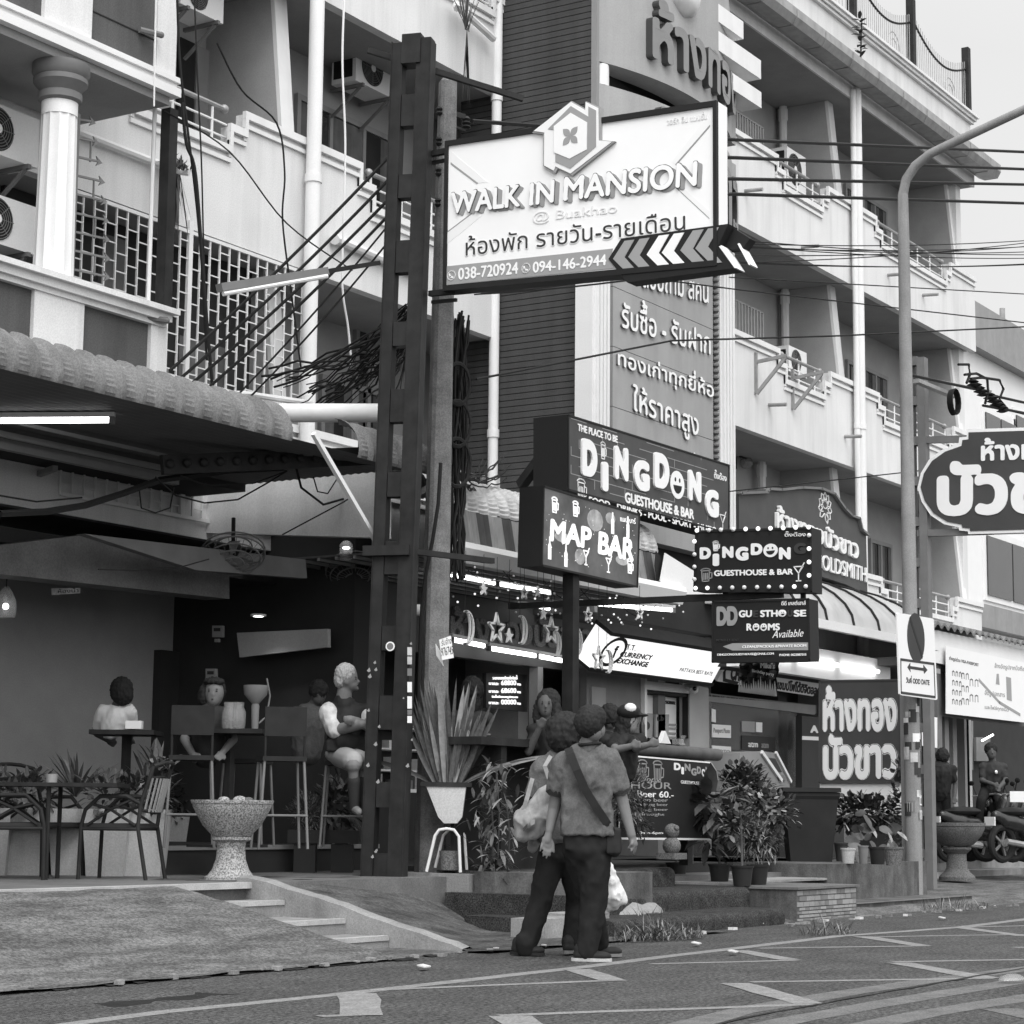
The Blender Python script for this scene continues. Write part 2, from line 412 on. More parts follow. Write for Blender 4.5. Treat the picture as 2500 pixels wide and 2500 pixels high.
# painted lines: each a thin sheet on the asphalt
mk = MB(); Z4 = .0015
def line(pts, w, mat='paint_line', z=Z4):
    q = [onZ(x, y, z) for x, y in pts]
    q2 = []
    for a, b in zip(q[:-1], q[1:]):
        n = max(1, int(np.linalg.norm(b-a)/.35)); q2 += [a+(b-a)*i/n for i in range(n)]
    q2.append(q[-1]); L = []; Rr = []
    for i, p in enumerate(q2):
        d = q2[min(i+1, len(q2)-1)]-q2[max(i-1, 0)]; d /= np.linalg.norm(d); n = np.array([-d[1], d[0], 0])
        L.append(p+n*w/2*(1+.12*rnd.uniform(-1, 1))); Rr.append(p-n*w/2*(1+.12*rnd.uniform(-1, 1)))
    k = len(q2); mk.add(L+Rr, [(i, i+1, k+i+1, k+i) for i in range(k-1)], mat)
line([(150, 2503), (400, 2470), (800, 2430), (1100, 2397), (1396, 2364), (1600, 2338), (2050, 2285), (2350, 2263), (2560, 2237)], .13)
line([(905, 2417), (1200, 2405), (1522, 2392)], .1, z=.0025)
line([(1408, 2366), (1500, 2394)], .17, z=.0035)
line([(871, 2424), (884, 2478)], .22, z=.0035)
line([(780, 2481), (900, 2476)], .1, z=.0025)
line([(1219, 2479), (1450, 2470), (1700, 2462), (1991, 2451)], .1, z=.0025)
line([(1245, 2480), (1300, 2515)], .2, z=.0035)
line([(1590, 2353), (1800, 2348), (1945, 2344)], .1, z=.0025)
line([(1803, 2320), (1930, 2343)], .17, z=.0035)
line([(1851, 2315), (2050, 2312), (2266, 2309)], .1, z=.0025)
line([(2117, 2288), (2300, 2284), (2540, 2281)], .1, z=.0025)
line([(2107, 2286), (2255, 2309)], .17, z=.0035)
line([(2345, 2264), (2540, 2259)], .1, z=.0025)
line([(2345, 2264), (2500, 2285)], .16, z=.0035)
line([(2177, 2348), (2350, 2345), (2540, 2342)], .1, z=.0025)
line([(2192, 2350), (2410, 2388)], .18, z=.0035)
line([(1833, 2397), (2100, 2393), (2420, 2388)], .1, z=.0025)
line([(1795, 2400), (1975, 2450)], .18, z=.0035)
line([(2476, 2313), (2560, 2311)], .1, z=.0025)
line([(1640, 2512), (1800, 2470), (2000, 2434), (2250, 2396), (2560, 2358)], .2, 'paint_worn')
line([(1830, 2512), (1950, 2487), (2100, 2459), (2300, 2425), (2560, 2384)], .2, 'paint_worn')
line([(2080, 2512), (2250, 2476), (2400, 2451), (2560, 2427)], .2, 'paint_worn')
line([(2440, 2462), (2560, 2490)], .2, 'paint_worn', .0025)
mk_o = structure(mk.build('road_markings', 'paint_line'))
# patched dark seam of the asphalt
sm = MB()
def seam(pts, w, z=.0008, mb=sm):
    q = [onZ(x, y, z) for x, y in pts]; L = []; Rr = []
    for i, p in enumerate(q):
        d = q[min(i+1, len(q)-1)]-q[max(i-1, 0)]; d /= np.linalg.norm(d); n = np.array([-d[1], d[0], 0]); s = w*rnd.uniform(.4, 1.4)/2
        L.append(p+n*s); Rr.append(p-n*s)
    k = len(q); mb.add(L+Rr, [(i, i+1, k+i+1, k+i) for i in range(k-1)], 'black')
for y0 in (0,):
    seam([(1740+i*40, 2505-(i*40)*.155-((i*40)**.5)*.9+rnd.uniform(-1, 1)) for i in range(20)], .03, .0045)
    seam([(250+i*35, 2455-i*3.6+rnd.uniform(-1.5, 1.5)) for i in range(9)], .22)
structure(sm.build('road_seam', 'black'))
# pavement, ramp, terrace, steps
def ramp_z(x, y):
    xx = max(0, x-13.2); y1 = 10.62+.22*xx; y0 = 8.6+.58*xx
    t = min(1, max(0, (y-y0)/(y1-y0)))
    edge = 8.62+.12*nz(x, 3, 1.3)
    z = .018+.43*(t*t*(3-2*t)*.35+t*.65)
    return z+.014*nz(x, y, 2.2)+.01*nz(x, y, 6)*(1 if t < .98 else .2)
LX = [2+i*.2 for i in range(52)]
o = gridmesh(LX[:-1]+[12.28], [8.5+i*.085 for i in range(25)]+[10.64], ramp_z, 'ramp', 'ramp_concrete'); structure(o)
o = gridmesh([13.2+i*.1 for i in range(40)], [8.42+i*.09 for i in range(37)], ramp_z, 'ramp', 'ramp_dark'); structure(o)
ck = MB()       # broken concrete lip where ramp and road meet
for a, b, n in ((7.4, 12.3, 60), (12.1, 14.3, 30)):
    P = [(a+(b-a)*i/n, 8.5+.1*nz(a+(b-a)*i/n, 0, 2.5), 0) for i in range(n+1)]
    for i in range(n):
        if rnd.random() < .45:
            x, y, _ = P[i]; ck.add([(x, y-.02, .005), (x+.14, y+rnd.uniform(-.03, .03), .005), (x+.13, y+.07, .016), (x+.01, y+.06, .016)], [(0, 1, 2, 3)], 'black')
structure(ck.build('pavement_crack', 'black'))
mb = MB(); mb.box(-10, 17.9, 10.66, 17.2, .2, .45, 'floor_tile'); structure(mb.build('terrace_floor', 'floor_tile'))
mb = MB()
e = onZ(0, 2184, .452); f_ = onZ(590, 2156, .452)
mb.box(4, 13.25, 10.6, 10.72, .41, .456, 'nosing'); structure(mb.build('terrace_edge', 'nosing'))
st = thing('terrace_steps', 'three low concrete steps with white nosings cut into the ramp', 'steps', (12.7, 9.6, 0))
b = MB(); b.box(12.28, 13.2, 10.28, 10.6, -.05, .325, 'concrete'); b.box(12.28, 13.2, 9.7, 10.28, -.05, .205, 'concrete'); b.box(12.28, 13.2, 9.3, 9.7, -.05, .095, 'concrete'); b.box(12.28, 13.2, 8.6, 9.3, -.05, .012, 'ramp_concrete')
b.build('step', 'concrete', st)
for y, z in ((10.28, .325), (9.7, .205), (9.3, .095)):
    b = MB(); b.box(12.285, 13.19, y-.012, y+.05, z-.03, z+.006, 'nosing'); b.build('nosing', 'nosing', st)
b = MB()
V = []
for i in range(22):
    y = 10.75-i*.1; z = ramp_z(13.25, y)+.035*(1 if y > 9 else max(0, (y-8.6)/.4)); w = .1+.03*nz(y, 1, 5)
    V.append([(13.2, y, -.05), (13.2, y, z), (13.2+w, y, z+.015), (13.2+w*2, y, z-.03)])
b.add(sum(V, []), [(i*4+j, i*4+j+1, i*4+j+5, i*4+j+4) for i in range(21) for j in range(3)], 'concrete', True); b.build('cheek', 'concrete', st)
# pole foot block and planter wall right of the ramp
t = thing('concrete_block', 'square concrete footing under the pole and the chair planter', 'block', (16.4, 10.7, 0))
mb = MB(); mb.box(16.0, 16.8, 10.43, 11.2, -.05, .475, 'concrete'); o = mb.build('block_body', 'concrete', t)
mb = MB(); mb.box(16.05, 17.3, 9.3, 10.4, -.05, .50, 'dark_concrete'); o = mb.build('planter_wall', 'dark_concrete')
tag(o, 'dark stained concrete planter wall right of the pole footing', 'planter wall')
mb = MB(); mb.box(14.9, 15.5, 8.98, 9.3, -.05, .17, 'concrete'); mb.box(15.52, 15.98, 9.0, 9.4, -.05, .19, 'concrete'); o = mb.build('kerb_block', 'concrete')
tag(o, 'pale broken kerb block lying low between the two walkers', 'kerb block')
# bar terrace of the guesthouse: carpeted steps and tiled platform
t = thing('carpeted_steps', 'broad dark carpeted steps leading up to the bar', 'steps', (18, 9, 0))
def soft_step(x0, x1, y0, y1, z):
    b = MB(); n = 6; pr = [(y0, -.02), (y0, z-.07)]+[(y0+.07-.07*math.cos(R_(90*i/n)), z-.07+.07*math.sin(R_(90*i/n))) for i in range(1, n+1)]+[(y1, z), (y1, -.02)]
    xs = [x0+(x1-x0)*i/24 for i in range(25)]; V = [(x, y-.02*nz(x, z, 2)-(.10*max(0, (x-x1+.25)/.25)**2*-1 if j < 9 else 0), zz+.008*nz(x, y, 4)) for x in xs for j, (y, zz) in enumerate(pr)]
    k = len(pr); b.add(V, [(i*k+j, (i+1)*k+j, (i+1)*k+j+1, i*k+j+1) for i in range(24) for j in range(k-1)]+[tuple(range(k)), tuple(range(24*k, 25*k))[::-1]], 'carpet', True)
    return b.build('step', 'carpet', t)
soft_step(15.6, 19.05, 8.72, 10.2, .14); soft_step(15.9, 19.5, 9.3, 10.6, .32); soft_step(16.2, 19.15, 9.95, 10.9, .5)
mb = MB(); mb.box(17.35, 26, 10.9, 14.6, -.05, .5, 'dark_wall'); mb.box(19.5, 24.0, 10.3, 10.9, -.05, .4, 'floor_tile'); structure(mb.build('bar_floor', 'dark_wall'))
t = thing('tiled_platform', 'low platform faced with small brick-pattern tiles beside the carpeted steps', 'platform', (20.2, 9.5, 0))
mb = MB(); mb.box(19.52, 21.0, 8.9, 10.6, -.05, .30, 'dark_concrete'); mb.build('platform_base', 'mid_grey', t)
b = MB(); b.box(19.5, 21.03, 8.87, 10.3, .302, .325, 'floor_tile'); b.box(19.5, 22.2, 9.75, 10.62, .327, .35, 'concrete'); b.build('platform_top', 'floor_tile', t)
b = MB(); zz = 0
rows = [(.245, .05), (.19, .05), (.135, .05), (.1, .03), (.065, .03), (.03, .03), (-.005, .03)]
for k, (z, h) in enumerate(rows):
    x = 19.53+(k % 2)*.05
    while x < 20.97:
        w = rnd.choice((.1, .14, .17)); x2 = min(x+w, 20.985); b.box(x, x2-.008, 8.893, 8.9, z, z+h-.006, rnd.choice(('grey_paint', 'mid_grey', 'sign_mid', 'concrete'))); x = x2
b.build('tile', 'grey_paint', t)
# stained wall with pots, right part of pavement
w0 = onY(1984, 2101, 9.9); w1 = onY(2190, 2113, 9.9)
mb = MB(); mb.box(22.2, 25.2, 9.75, 12.6, -.05, .5, 'dark_concrete'); o = mb.build('planter_wall', 'dark_concrete'); tag(o, 'stained concrete wall carrying the bin and leafy pots', 'planter wall')
mb = MB(); mb.box(21.05, 25.1, 9.15, 9.74, -.05, .1, 'dark_concrete'); mb.box(21.04, 25.12, 9.13, 9.2, .1, .106, 'floor_tile'); structure(mb.build('kerb', 'concrete'))
def pav_z(x, y):
    e = 8.75+.1*nz(x, 0, 1.1); t_ = min(1, max(0, (y-e)/.5)); return -.02+.1*t_+.12*min(1, max(0, (y-10)/3.))*min(1, max(0, (x-24)/3))+.008*nz(x, y, 3)
o = gridmesh([17+i*.25 for i in range(200)], [8.6+i*.12 for i in range(38)], pav_z, 'pavement', 'ramp_concrete'); structure(o)
mb = MB(); mb.box(31.5, 60, 12.3, 17, -.05, .38, 'concrete'); mb.box(30.6, 60, 11.7, 12.3, -.05, .24, 'concrete'); structure(mb.build('raised_pavement', 'concrete'))
# grass tuft, rubble and litter along the road edge
g = MB()
for c, s_, n in ((onZ(1610, 2285, .03), .42, 900), (onZ(1575, 2260, .05), .3, 350), (onZ(2330, 2215, .05), .5, 160), (onZ(2020, 2275, .02), .3, 120)):
    for i in range(n):
        a = rnd.uniform(0, 6.28); r = s_*rnd.random()**.6; p = c+V3(r*math.cos(a)*1.5, r*math.sin(a)*.6, -.02)
        L = rnd.uniform(.08, .26)*(1.2-r/s_*.7); dd = V3(rnd.uniform(-.8, .8), rnd.uniform(-.8, .8), 1)
        g.leaf(p, dd, L, .0035, .9, 0, rnd.choice(('foliage', 'foliage', 'foliage_light', 'foliage_dark')), 3)
stuff(g.build('grass', 'foliage'))
r_ = MB()
for i in range(70):
    x = rnd.uniform(9, 25); y = 8.45+.15*rnd.random()+.08*nz(x, 0, 2); s_ = rnd.uniform(.008, .03)
    r_.obox((x, y, .02), V3(s_, rnd.uniform(-.4, .4)*s_, 0), V3(rnd.uniform(-.4, .4)*s_, s_, 0), V3(0, 0, s_*.5), rnd.choice(('paper', 'concrete', 'concrete', 'pole_concrete')))
for px, py in ((1035, 2358), (1700, 2302), (1860, 2252), (1790, 2322), (1120, 2310), (2300, 2240)):
    p = onZ(px, py, .03); r_.obox(p, V3(.05, .01, 0), V3(.0, .03, .005), V3(0, 0, .004), 'paper')
stuff(r_.build('litter', 'paper'))
p = onZ(2470, 2391, .02); mb = MB(); mb.ball(p, (.14, .07, .035), 'clear_plastic'); o = mb.build('plastic_scrap', 'paper'); tag(o, 'crumpled pale scrap lying on the road lines', 'litter')
p = onZ(1555, 2235, .12); mb = MB(); mb.ball(p, (.42, .16, .13), 'concrete', 14, 8)
mb.v = [(x+.04*nz(x, y, 6, z*6), y+.03*nz(y, z, 7, x), z+.05*nz(x, z, 5, y*4)) for x, y, z in mb.v]; o = mb.build('stone', 'concrete'); tag(o, 'rounded grey stone by the lowest carpeted step', 'stone')
# ================================================================== MAIN BUILDING: long row of flats over shops, balcony fronts on Y = 14
FY = 14.0; BY = 15.3
bld = thing('apartment_building', 'long pale block of flats with stepped balconies over the shops', 'building', (26, 14, 0))
FIN = [7.85, 12.9, 17.95, 23.0, 28.1, 33.15, 38.85]
FL = [(3.74, 4.68, 5.1), (6.87, 7.86, 8.3), (10.02, 11.02, 11.45)]      # soffit, low edge, high edge
CEIL = [6.87, 10.02, 13.28]
BAYS = [(7.85, 12.9, 'B'), (12.9, 17.95, 'A'), (17.95, 23.0, 'B'), (23.0, 28.1, 'B'), (28.1, 33.15, 'A'), (33.15, 38.85, 'B')]
def profile(lo, hi):
    mid = hi-.2; pr = []
    for a, b, ty in BAYS:
        l0 = a+(2.3 if ty == 'A' else 1.3); l1 = b-1.2
        pr += [(a, l0-.26, hi), (l0-.26, l0, mid), (l0, l1, lo), (l1, l1+.24, mid), (l1+.24, b, hi)]
    pr.append((38.85, 39.25, hi)); return pr
def low_spans(): return [(a+(2.3 if ty == 'A' else 1.3), b-1.2) for a, b, ty in BAYS]
for (sf, lo, hi), ce in zip(FL, CEIL):
    b = MB(); pr = profile(lo, hi); pts = []
    for x0, x1, z in pr:
        b.box(x0, x1, FY, FY+.13, sf-.02, z); pts += [(x0, z), (x1, z)]
    b.build('balcony_wall', 'white_paint', bld)
    t = MB()        # double moulding that follows the steps
    for off, h, pd in ((0, .07, .05), (.12, .045, .03)):
        for i, (x0, x1, z) in enumerate(pr):
            t.box(x0-(.05 if i and pr[i-1][2] < z else -.001), x1+(.05 if i+1 < len(pr) and pr[i+1][2] < z else -.001), FY-pd, FY-.002, z-off-h, z-off+(.012 if off == 0 else 0))
        for i in range(1, len(pr)):
            za, zb = pr[i-1][2], pr[i][2]; x = pr[i][0]
            if abs(za-zb) > .02:
                d = -1 if za < zb else 1
                xa = x-(.05 if za < zb else 0); xb = x+(0 if za < zb else .05)
                if off: xa += d*.1*-1 if False else 0
                t.box(xa+(.001), xb-.001, FY-pd, FY-.002, min(za, zb)-off+.013, max(za, zb)-off-h-.001)
    t.build('moulding', 'trim_white', bld)
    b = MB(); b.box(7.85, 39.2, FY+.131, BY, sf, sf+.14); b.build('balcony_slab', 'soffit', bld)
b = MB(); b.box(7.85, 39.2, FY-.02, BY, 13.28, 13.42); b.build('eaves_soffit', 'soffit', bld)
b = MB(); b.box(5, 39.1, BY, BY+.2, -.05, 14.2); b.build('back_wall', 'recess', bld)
b = MB(); b.box(38.85, 39.1, 14.2, 24, -.05, 14.6); b.build('end_wall', 'white_paint', bld)
for f in FIN:       # party walls, their front edges lean back as they rise
    for k, ((sf, lo, hi), ce) in enumerate(zip(FL, CEIL)):
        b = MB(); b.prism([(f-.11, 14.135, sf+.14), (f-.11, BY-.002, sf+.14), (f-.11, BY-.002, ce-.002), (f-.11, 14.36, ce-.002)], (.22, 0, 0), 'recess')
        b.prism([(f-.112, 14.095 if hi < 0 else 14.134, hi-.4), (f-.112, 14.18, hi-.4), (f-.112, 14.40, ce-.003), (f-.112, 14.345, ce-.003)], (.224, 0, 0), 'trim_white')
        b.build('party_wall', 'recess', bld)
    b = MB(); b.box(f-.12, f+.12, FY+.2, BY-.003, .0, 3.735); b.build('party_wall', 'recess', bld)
# roof edge: fascia band, gutter, parapet
b = MB(); b.box(7.85, 39.2, FY-.06, FY-.021, 13.27, 13.6); b.build('fascia', 'white_paint', bld)
b = MB(); prf = [(FY-.08, 13.50), (FY-.2, 13.44), (FY-.46, 13.44), (FY-.53, 13.56), (FY-.53, 13.70), (FY-.5, 13.70), (FY-.5, 13.58), (FY-.44, 13.5), (FY-.2, 13.5), (FY-.08, 13.56)]
b.prism([(20, y, z) for y, z in prf], (19.4, 0, 0), 'galv')
x = 20.9
while x < 39.3: b.prism([(x, y-.012, z-.01) for y, z in prf[:5]]+[(x, FY-.52, 13.6), (x, FY-.2, 13.5)], (.03, 0, 0), 'galv'); x += 1.12
b.build('gutter', 'galv', bld)
b = MB(); b.box(7.85, 39.2, FY, FY+.2, 13.6, 14.62); b.box(39.0, 39.2, FY+.2, 22, 13.3, 14.62); b.build('parapet', 'white_paint', bld)
b = MB()
for z, h, p_ in ((14.62, .06, .1), (14.68, .05, .14), (14.56, .05, .06)): b.box(7.8, 39.2+p_, FY-p_, FY+.3, z, z+h)
b.build('cornice', 'trim_white', bld)
# down pipes
def pipe(px, Y, z0, z1, r, mat='clean_white', name='downpipe', off=0):
    X = onY(px[0], px[1], Y)[0]; b = MB(); b.tube([(X, Y, z0), (X, Y, z1)], r, 10, mat)
    z = z0+.9
    while z < z1: b.tube([(X, Y, z), (X, Y, z+.09)], r*1.16, 10, mat); z += 3.0
    return b.build(name, mat, bld)
pipe((2093, 300), FY-.12, 3.6, 13.5, .075); pipe((2083, 300), FY-.1, 3.6, 13.4, .05)
pipe((768, 300), FY-.12, 3.9, 13.0, .085)
for px, fl in (((1912, 280), 2), ((1917, 770), 1), ((1860, 1180), 0)):
    X = onY(px[0], px[1], 15.15)[0]; b = MB(); b.tube([(X, 15.15, FL[fl][0]+.14), (X, 15.15, CEIL[fl])], .07, 8); b.tube([(X, 15.15, CEIL[fl]-.25), (X, 15.15, CEIL[fl]-.05)], .085, 8); b.build('downpipe', 'trim_white', bld)
# short rain spouts on the balcony walls
for px in ((1822, 468), (1960, 605), (2170, 673), (2255, 722), (1880, 990), (2065, 1067)):
    p = onY(px[0], px[1], FY); b = MB(); b.tube([p+V3(-.05, .02, 0), p+V3(-.05, -.3, -.02)], .03, 8); b.build('spout', 'galv', bld)
for a, c_, e_ in (((403, 335), (330, 370), None), ((170, 300), (430, 420), 1)):
    pass
p0 = onY(188, 322, FY-.06); p1 = onY(432, 417, FY-.06); b = MB(); b.tube([p0, p1, p1+V3(.05, -.12, -.02)], .04, 8); b.build('spout', 'trim_white', bld)
p0 = onY(827, 586, FY-.06); b = MB(); b.tube([p0, p0+V3(1.6, 0, -.05)], .05, 8); b.tube([p0+V3(-.02, 0, 0), p0+V3(-.1, -.02, -.02)], .06, 8); b.build('spout', 'trim_white', bld)
p0 = onY(1205, 95, FY-.1); b = MB(); b.tube([p0, p0+V3(-.9, -.03, .14), p0+V3(-.98, -.1, .05)], .045, 8); b.build('spout', 'trim_white', bld)
# balcony railings in the low spans
for (sf, lo, hi) in FL:
    for (a, c) in low_spans():
        if a < 14: continue
        b = MB(); y = FY+.06
        b.tube([(a+.02, y, hi-.02), (c-.02, y, hi-.02)], .03, 8, 'galv'); b.ball((c-.04, y, hi-.02), .05, 'galv'); b.ball((a+.04, y, hi-.02), .05, 'galv')
        for q in (.12, .26): b.tube([(a, y, lo+q), (c, y, lo+q)], .014, 6, 'trim_white')
        x = a+.08
        while x < c: b.tube([(x, y, lo), (x, y, hi-.03)], .016, 6, 'trim_white'); x += .62
        b.build('railing', 'galv', bld)
# windows and doors of the recessed rooms (on the back wall)
def window(tl, tr, zb, n=2, mat='glass_dark', cur=True, Y=None, parent=None, sill=True):
    Y = Y or BY; parent = parent or bld; a = onY(*tl, Y); c = onY(*tr, Y); zt = (a[2]+c[2])/2; x0, x1 = a[0], c[0]
    b = MB(); w = .07
    b.box(x0, x0+w, Y-.06, Y-.002, zb, zt); b.box(x1-w, x1, Y-.06, Y-.002, zb, zt); b.box(x0+w, x1-w, Y-.06, Y-.002, zt-w, zt); b.box(x0+w, x1-w, Y-.06, Y-.002, zb, zb+w)
    for i in range(1, n): x = x0+(x1-x0)*i/n; b.box(x-.03, x+.03, Y-.055, Y-.003, zb+w, zt-w)
    fr_ = b.build('window', 'grey_paint', parent)
    p = MB(); p.box(x0+w, x1-w, Y-.03, Y-.012, zb+w, zt-w); p.build('pane', mat, fr_)
    if cur:
        c2 = MB(); k = 40; xs = [x0+w+(x1-x0-2*w)*i/k for i in range(k+1)]; V = []
        for x in xs: V += [(x, Y-.036-.006*math.sin(x*26), zb+w+.01), (x, Y-.036-.006*math.sin(x*26), zt-w-.01)]
        c2.add(V, [(2*i, 2*i+2, 2*i+3, 2*i+1) for i in range(k) if (i//7) % 3 != 1], 'curtain', True); c2.build('curtain', 'curtain', fr_)
    return fr_
window((718, 228), (960, 342), 7.95, 3)
window((2100, 474), (2160, 513), 11.1, 2); window((2103, 893), (2162, 923), 7.95, 2); window((2119, 1312), (2172, 1333), 4.75, 2)
window((2058, 447), (2078, 462), 11.1, 1); window((2062, 878), (2086, 888), 7.95, 1)
window((862, 765), (900, 782), 4.6, 1, cur=False); window((778, 912), (930, 960), 3.8, 2, cur=True)
def door(tl, tr, zb, mat, Y=None):
    Y = Y or BY; a = onY(*tl, Y); c = onY(*tr, Y); b = MB(); b.box(a[0], c[0], Y-.05, Y-.002, zb, a[2], mat); return b.build('door', mat, bld)
door((433, 92), (470, 112), 7.0, 'black'); door((474, 112), (530, 140), 7.0, 'grey_paint')  # black board paints the dark of an open doorway beside the grey door
# iron window cages on the balconies behind the tower
for tl, tr, zt, zb in (((1792, 268), (1862, 300), 11.95, 11.2), ((1780, 725), (1862, 770), 8.9, 8.15)):
    a = onY(*tl, 14.7); c = onY(*tr, 14.7); b = MB()
    n = 11
    for i in range(n+1): x = a[0]+(c[0]-a[0])*i/n; b.tube([(x, 14.7, a[2]-.95), (x, 14.7, a[2])], .014, 5)
    for z in (a[2]-.95, a[2]-.5, a[2]): b.tube([(a[0], 14.7, z), (c[0], 14.7, z)], .018, 5)
    b.box(a[0], c[0], 14.78, 14.82, a[2]-.95, a[2], 'black') if False else None
    b.build('window_cage', 'galv', bld)
# screened opening with the brick-pattern iron grille (left, first floor)
g0 = onY(178, 420, FY-.03)[0]; g1 = onY(757, 700, FY-.03)[0]
b = MB(); zt, zb = 6.82, 3.9; x = g0; k = 0
while x <= g1:
    b.box(x-.007, x+.007, FY-.04, FY-.02, zb, zt)
    z = zb+.1+(.09 if k % 2 else 0)
    while z < zt: b.box(x+.007, x+.152, FY-.036, FY-.024, z-.006, z+.006); z += .18
    x += .155; k += 1
for z in (zt-.02, 5.28, zb): b.box(g0, g1, FY-.046, FY-.019, z-.018, z+.018)
for px in (460, 748):
    X = onY(px, 700, FY-.03)[0]; b.box(X-.03, X+.03, FY-.05, FY-.015, zb, zt+.1)
b.build('window_grille', 'trim_white', bld)
b = MB(); b.box(g0-.3, g1, 14.55, 14.6, 3.9, 6.86, 'dark_wall'); b.box(g0+1.0, g0+1.35, 14.5, 14.549, 3.9, 6.7, 'curtain'); b.box(g0+2.2, g0+3.0, 14.5, 14.549, 4.1, 5.9, 'curtain'); b.box(g0+1.6, g0+2.0, 14.46, 14.5, 4.9, 5.5, 'grey_paint'); b.build('inner_wall', 'dark_wall', bld)
# ------------------------------------------------------------------ roof fence
fz = thing('roof_fence', 'thin iron roof fence with dark posts and drooping scrolled top', 'fence', (33, 14.1, 14.7))
def fence_post(px0, px1):
    a = onY(*px0, 14.12); b = MB(); b.box(a[0]-.07, a[0]+.07, 14.05, 14.19, 14.7, a[2]); b.build('post', 'dark_steel', fz); return a
P = [fence_post((2079, -30), 0), fence_post((2223, 0), 0), fence_post((2358, 118), 0)]
ps = [P[0][0]-4.2]+[p[0] for p in P]
b = MB()
for i in range(3):
    xa, xb = ps[i], ps[i+1]; n = 30; top = [(xa+(xb-xa)*k/n, 14.12, 16.0-.62*math.sin(math.pi*(.12+.76*k/n))+.1*(1-k/n)) for k in range(n+1)]
    b.tube(top, .022, 5, 'dark_steel')
    for k, (x, y, z) in enumerate(top): b.tube([(x, y, 14.72), (x, y, z+.16)], .007, 4, 'galv')
    for q in range(14):
        a0 = q*.9; c = V3((xa+xb)/2+.5, 14.12, 15.0); r0 = .3-.018*q
        b.tube([c+V3(r0*math.cos(a0+j*.3), 0, r0*math.sin(a0+j*.3)) for j in range(4)], .007, 4, 'galv')
b.build('railing_panel', 'galv', fz)
# weed growing out of the gutter
w = MB(); p = onY(2100, 185, FY-.4)
w.tube([p, p+V3(.05, 0, .5), p+V3(.1, 0, 1.05)], .015, 5, 'foliage_dark')
for i in range(26): w.leaf(p+V3(.03*rnd.random(), 0, .2+.85*i/26), V3(rnd.uniform(-1, 1), rnd.uniform(-1, 1), .4), .16, .035, .5, .1, 'foliage_dark')
o = w.build('weed', 'foliage_dark'); tag(o, 'spindly weed sprouting from the roof gutter', 'plant')
w = MB(); p = onY(432, 412, FY-.2)
for i in range(60): w.leaf(p+V3(rnd.uniform(-.15, .15), rnd.uniform(-.06, .06), .02), V3(rnd.uniform(-1, 1), rnd.uniform(-.6, .6), rnd.uniform(.2, 1)), rnd.uniform(.06, .16), .012, .6, 0, rnd.choice(('foliage_light', 'foliage_dark')))
for i in range(40): w.leaf(p+V3(rnd.uniform(-.05, .05), 0, -.05), V3(rnd.uniform(-.2, .2), rnd.uniform(-.2, .2), -1), rnd.uniform(.2, .7), .012, 0, 0, 'foliage_dark')
o = w.build('weed', 'foliage_dark'); tag(o, 'weed with trailing roots on the end of a rain spout', 'plant')
w = MB(); p = onY(1140, 75, FY-.3)
for i in range(24): w.leaf(p+V3(rnd.uniform(-.05, .05), 0, 0), V3(rnd.uniform(-.5, .5), rnd.uniform(-.3, .3), 1), rnd.uniform(.2, .75), .008, .3, 0, 'foliage')
for i in range(12): w.leaf(p, V3(rnd.uniform(-.1, .1), 0, -1), rnd.uniform(.3, 1.0), .01, 0, 0, 'foliage_dark')
o = w.build('weed', 'foliage'); tag(o, 'dry weed on the pipe elbow beside the ribbed wall', 'plant')
# ------------------------------------------------------------------ air conditioners
def aircon(label, c, w, h, d, brk=False, rotz=0, group='air conditioners outside the flats'):
    t = thing('air_conditioner', label, 'air conditioner', c, group); x, y, z = map(float, c)
    b = MB(); b.box(x-w/2, x+w/2, y, y+d, z, z+h, 'clean_white'); b.box(x-w/2-.004, x-w/2, y+.05, y+d-.03, z+.06, z+h-.06, 'black')
    b.build('casing', 'clean_white', t)
    f = MB(); fr = Frame((x-w*.1, y, z+h/2), (1, 0, 0), (0, 0, 1)); R0 = min(w*.36, h*.44)
    f.add([fr.w(*q, .006) for q in circ(fr, (0, 0), R0, n=28)], [tuple(range(28))], 'black')
    for k in range(1, 8):
        pts = [fr.w(*q, .014) for q in circ(fr, (0, 0), R0*k/7.5, n=24)]; f.tube(pts+[pts[0]], .004, 4, 'mid_grey', cap=False)
    for k in range(8): q = circ(fr, (0, 0), R0, n=8)[k]; f.tube([fr.w(0, 0, .014), fr.w(*q, .014)], .004, 4, 'mid_grey')
    f.build('fan_grille', 'mid_grey', t)
    b = MB(); b.add([fr.w(*q, .022) for q in circ(fr, (0, 0), R0*.22, n=16)], [tuple(range(16))], 'clean_white'); b.build('fan_hub', 'clean_white', t)
    if brk:
        b = MB()
        for sx in (-.35, .35): b.bar((x+sx*w, y-.03, z-.02), (x+sx*w, y+d+.1, z-.02), .04, .04); b.bar((x+sx*w, y+.02, z-.04), (x+sx*w, y+d+.08, z-.35), .03, .03)
        b.build('bracket', 'mid_grey', t)
    return t
def ac_px(label, bl, br, tl, Y, d=.32, brk=False):
    a = onY(*bl, Y); b = onY(*br, Y); c = onY(*tl, Y); aircon(label, ((a[0]+b[0])/2, Y, (a[2]+b[2])/2), b[0]-a[0], c[2]-a[2], d, brk)
ac_px('white outdoor unit on the top balcony at the right', (1922, 448), (1968, 478), (1922, 356), 14.5)
ac_px('white outdoor unit on the middle balcony right of the tower', (1926, 905), (1970, 925), (1926, 842), 14.5)
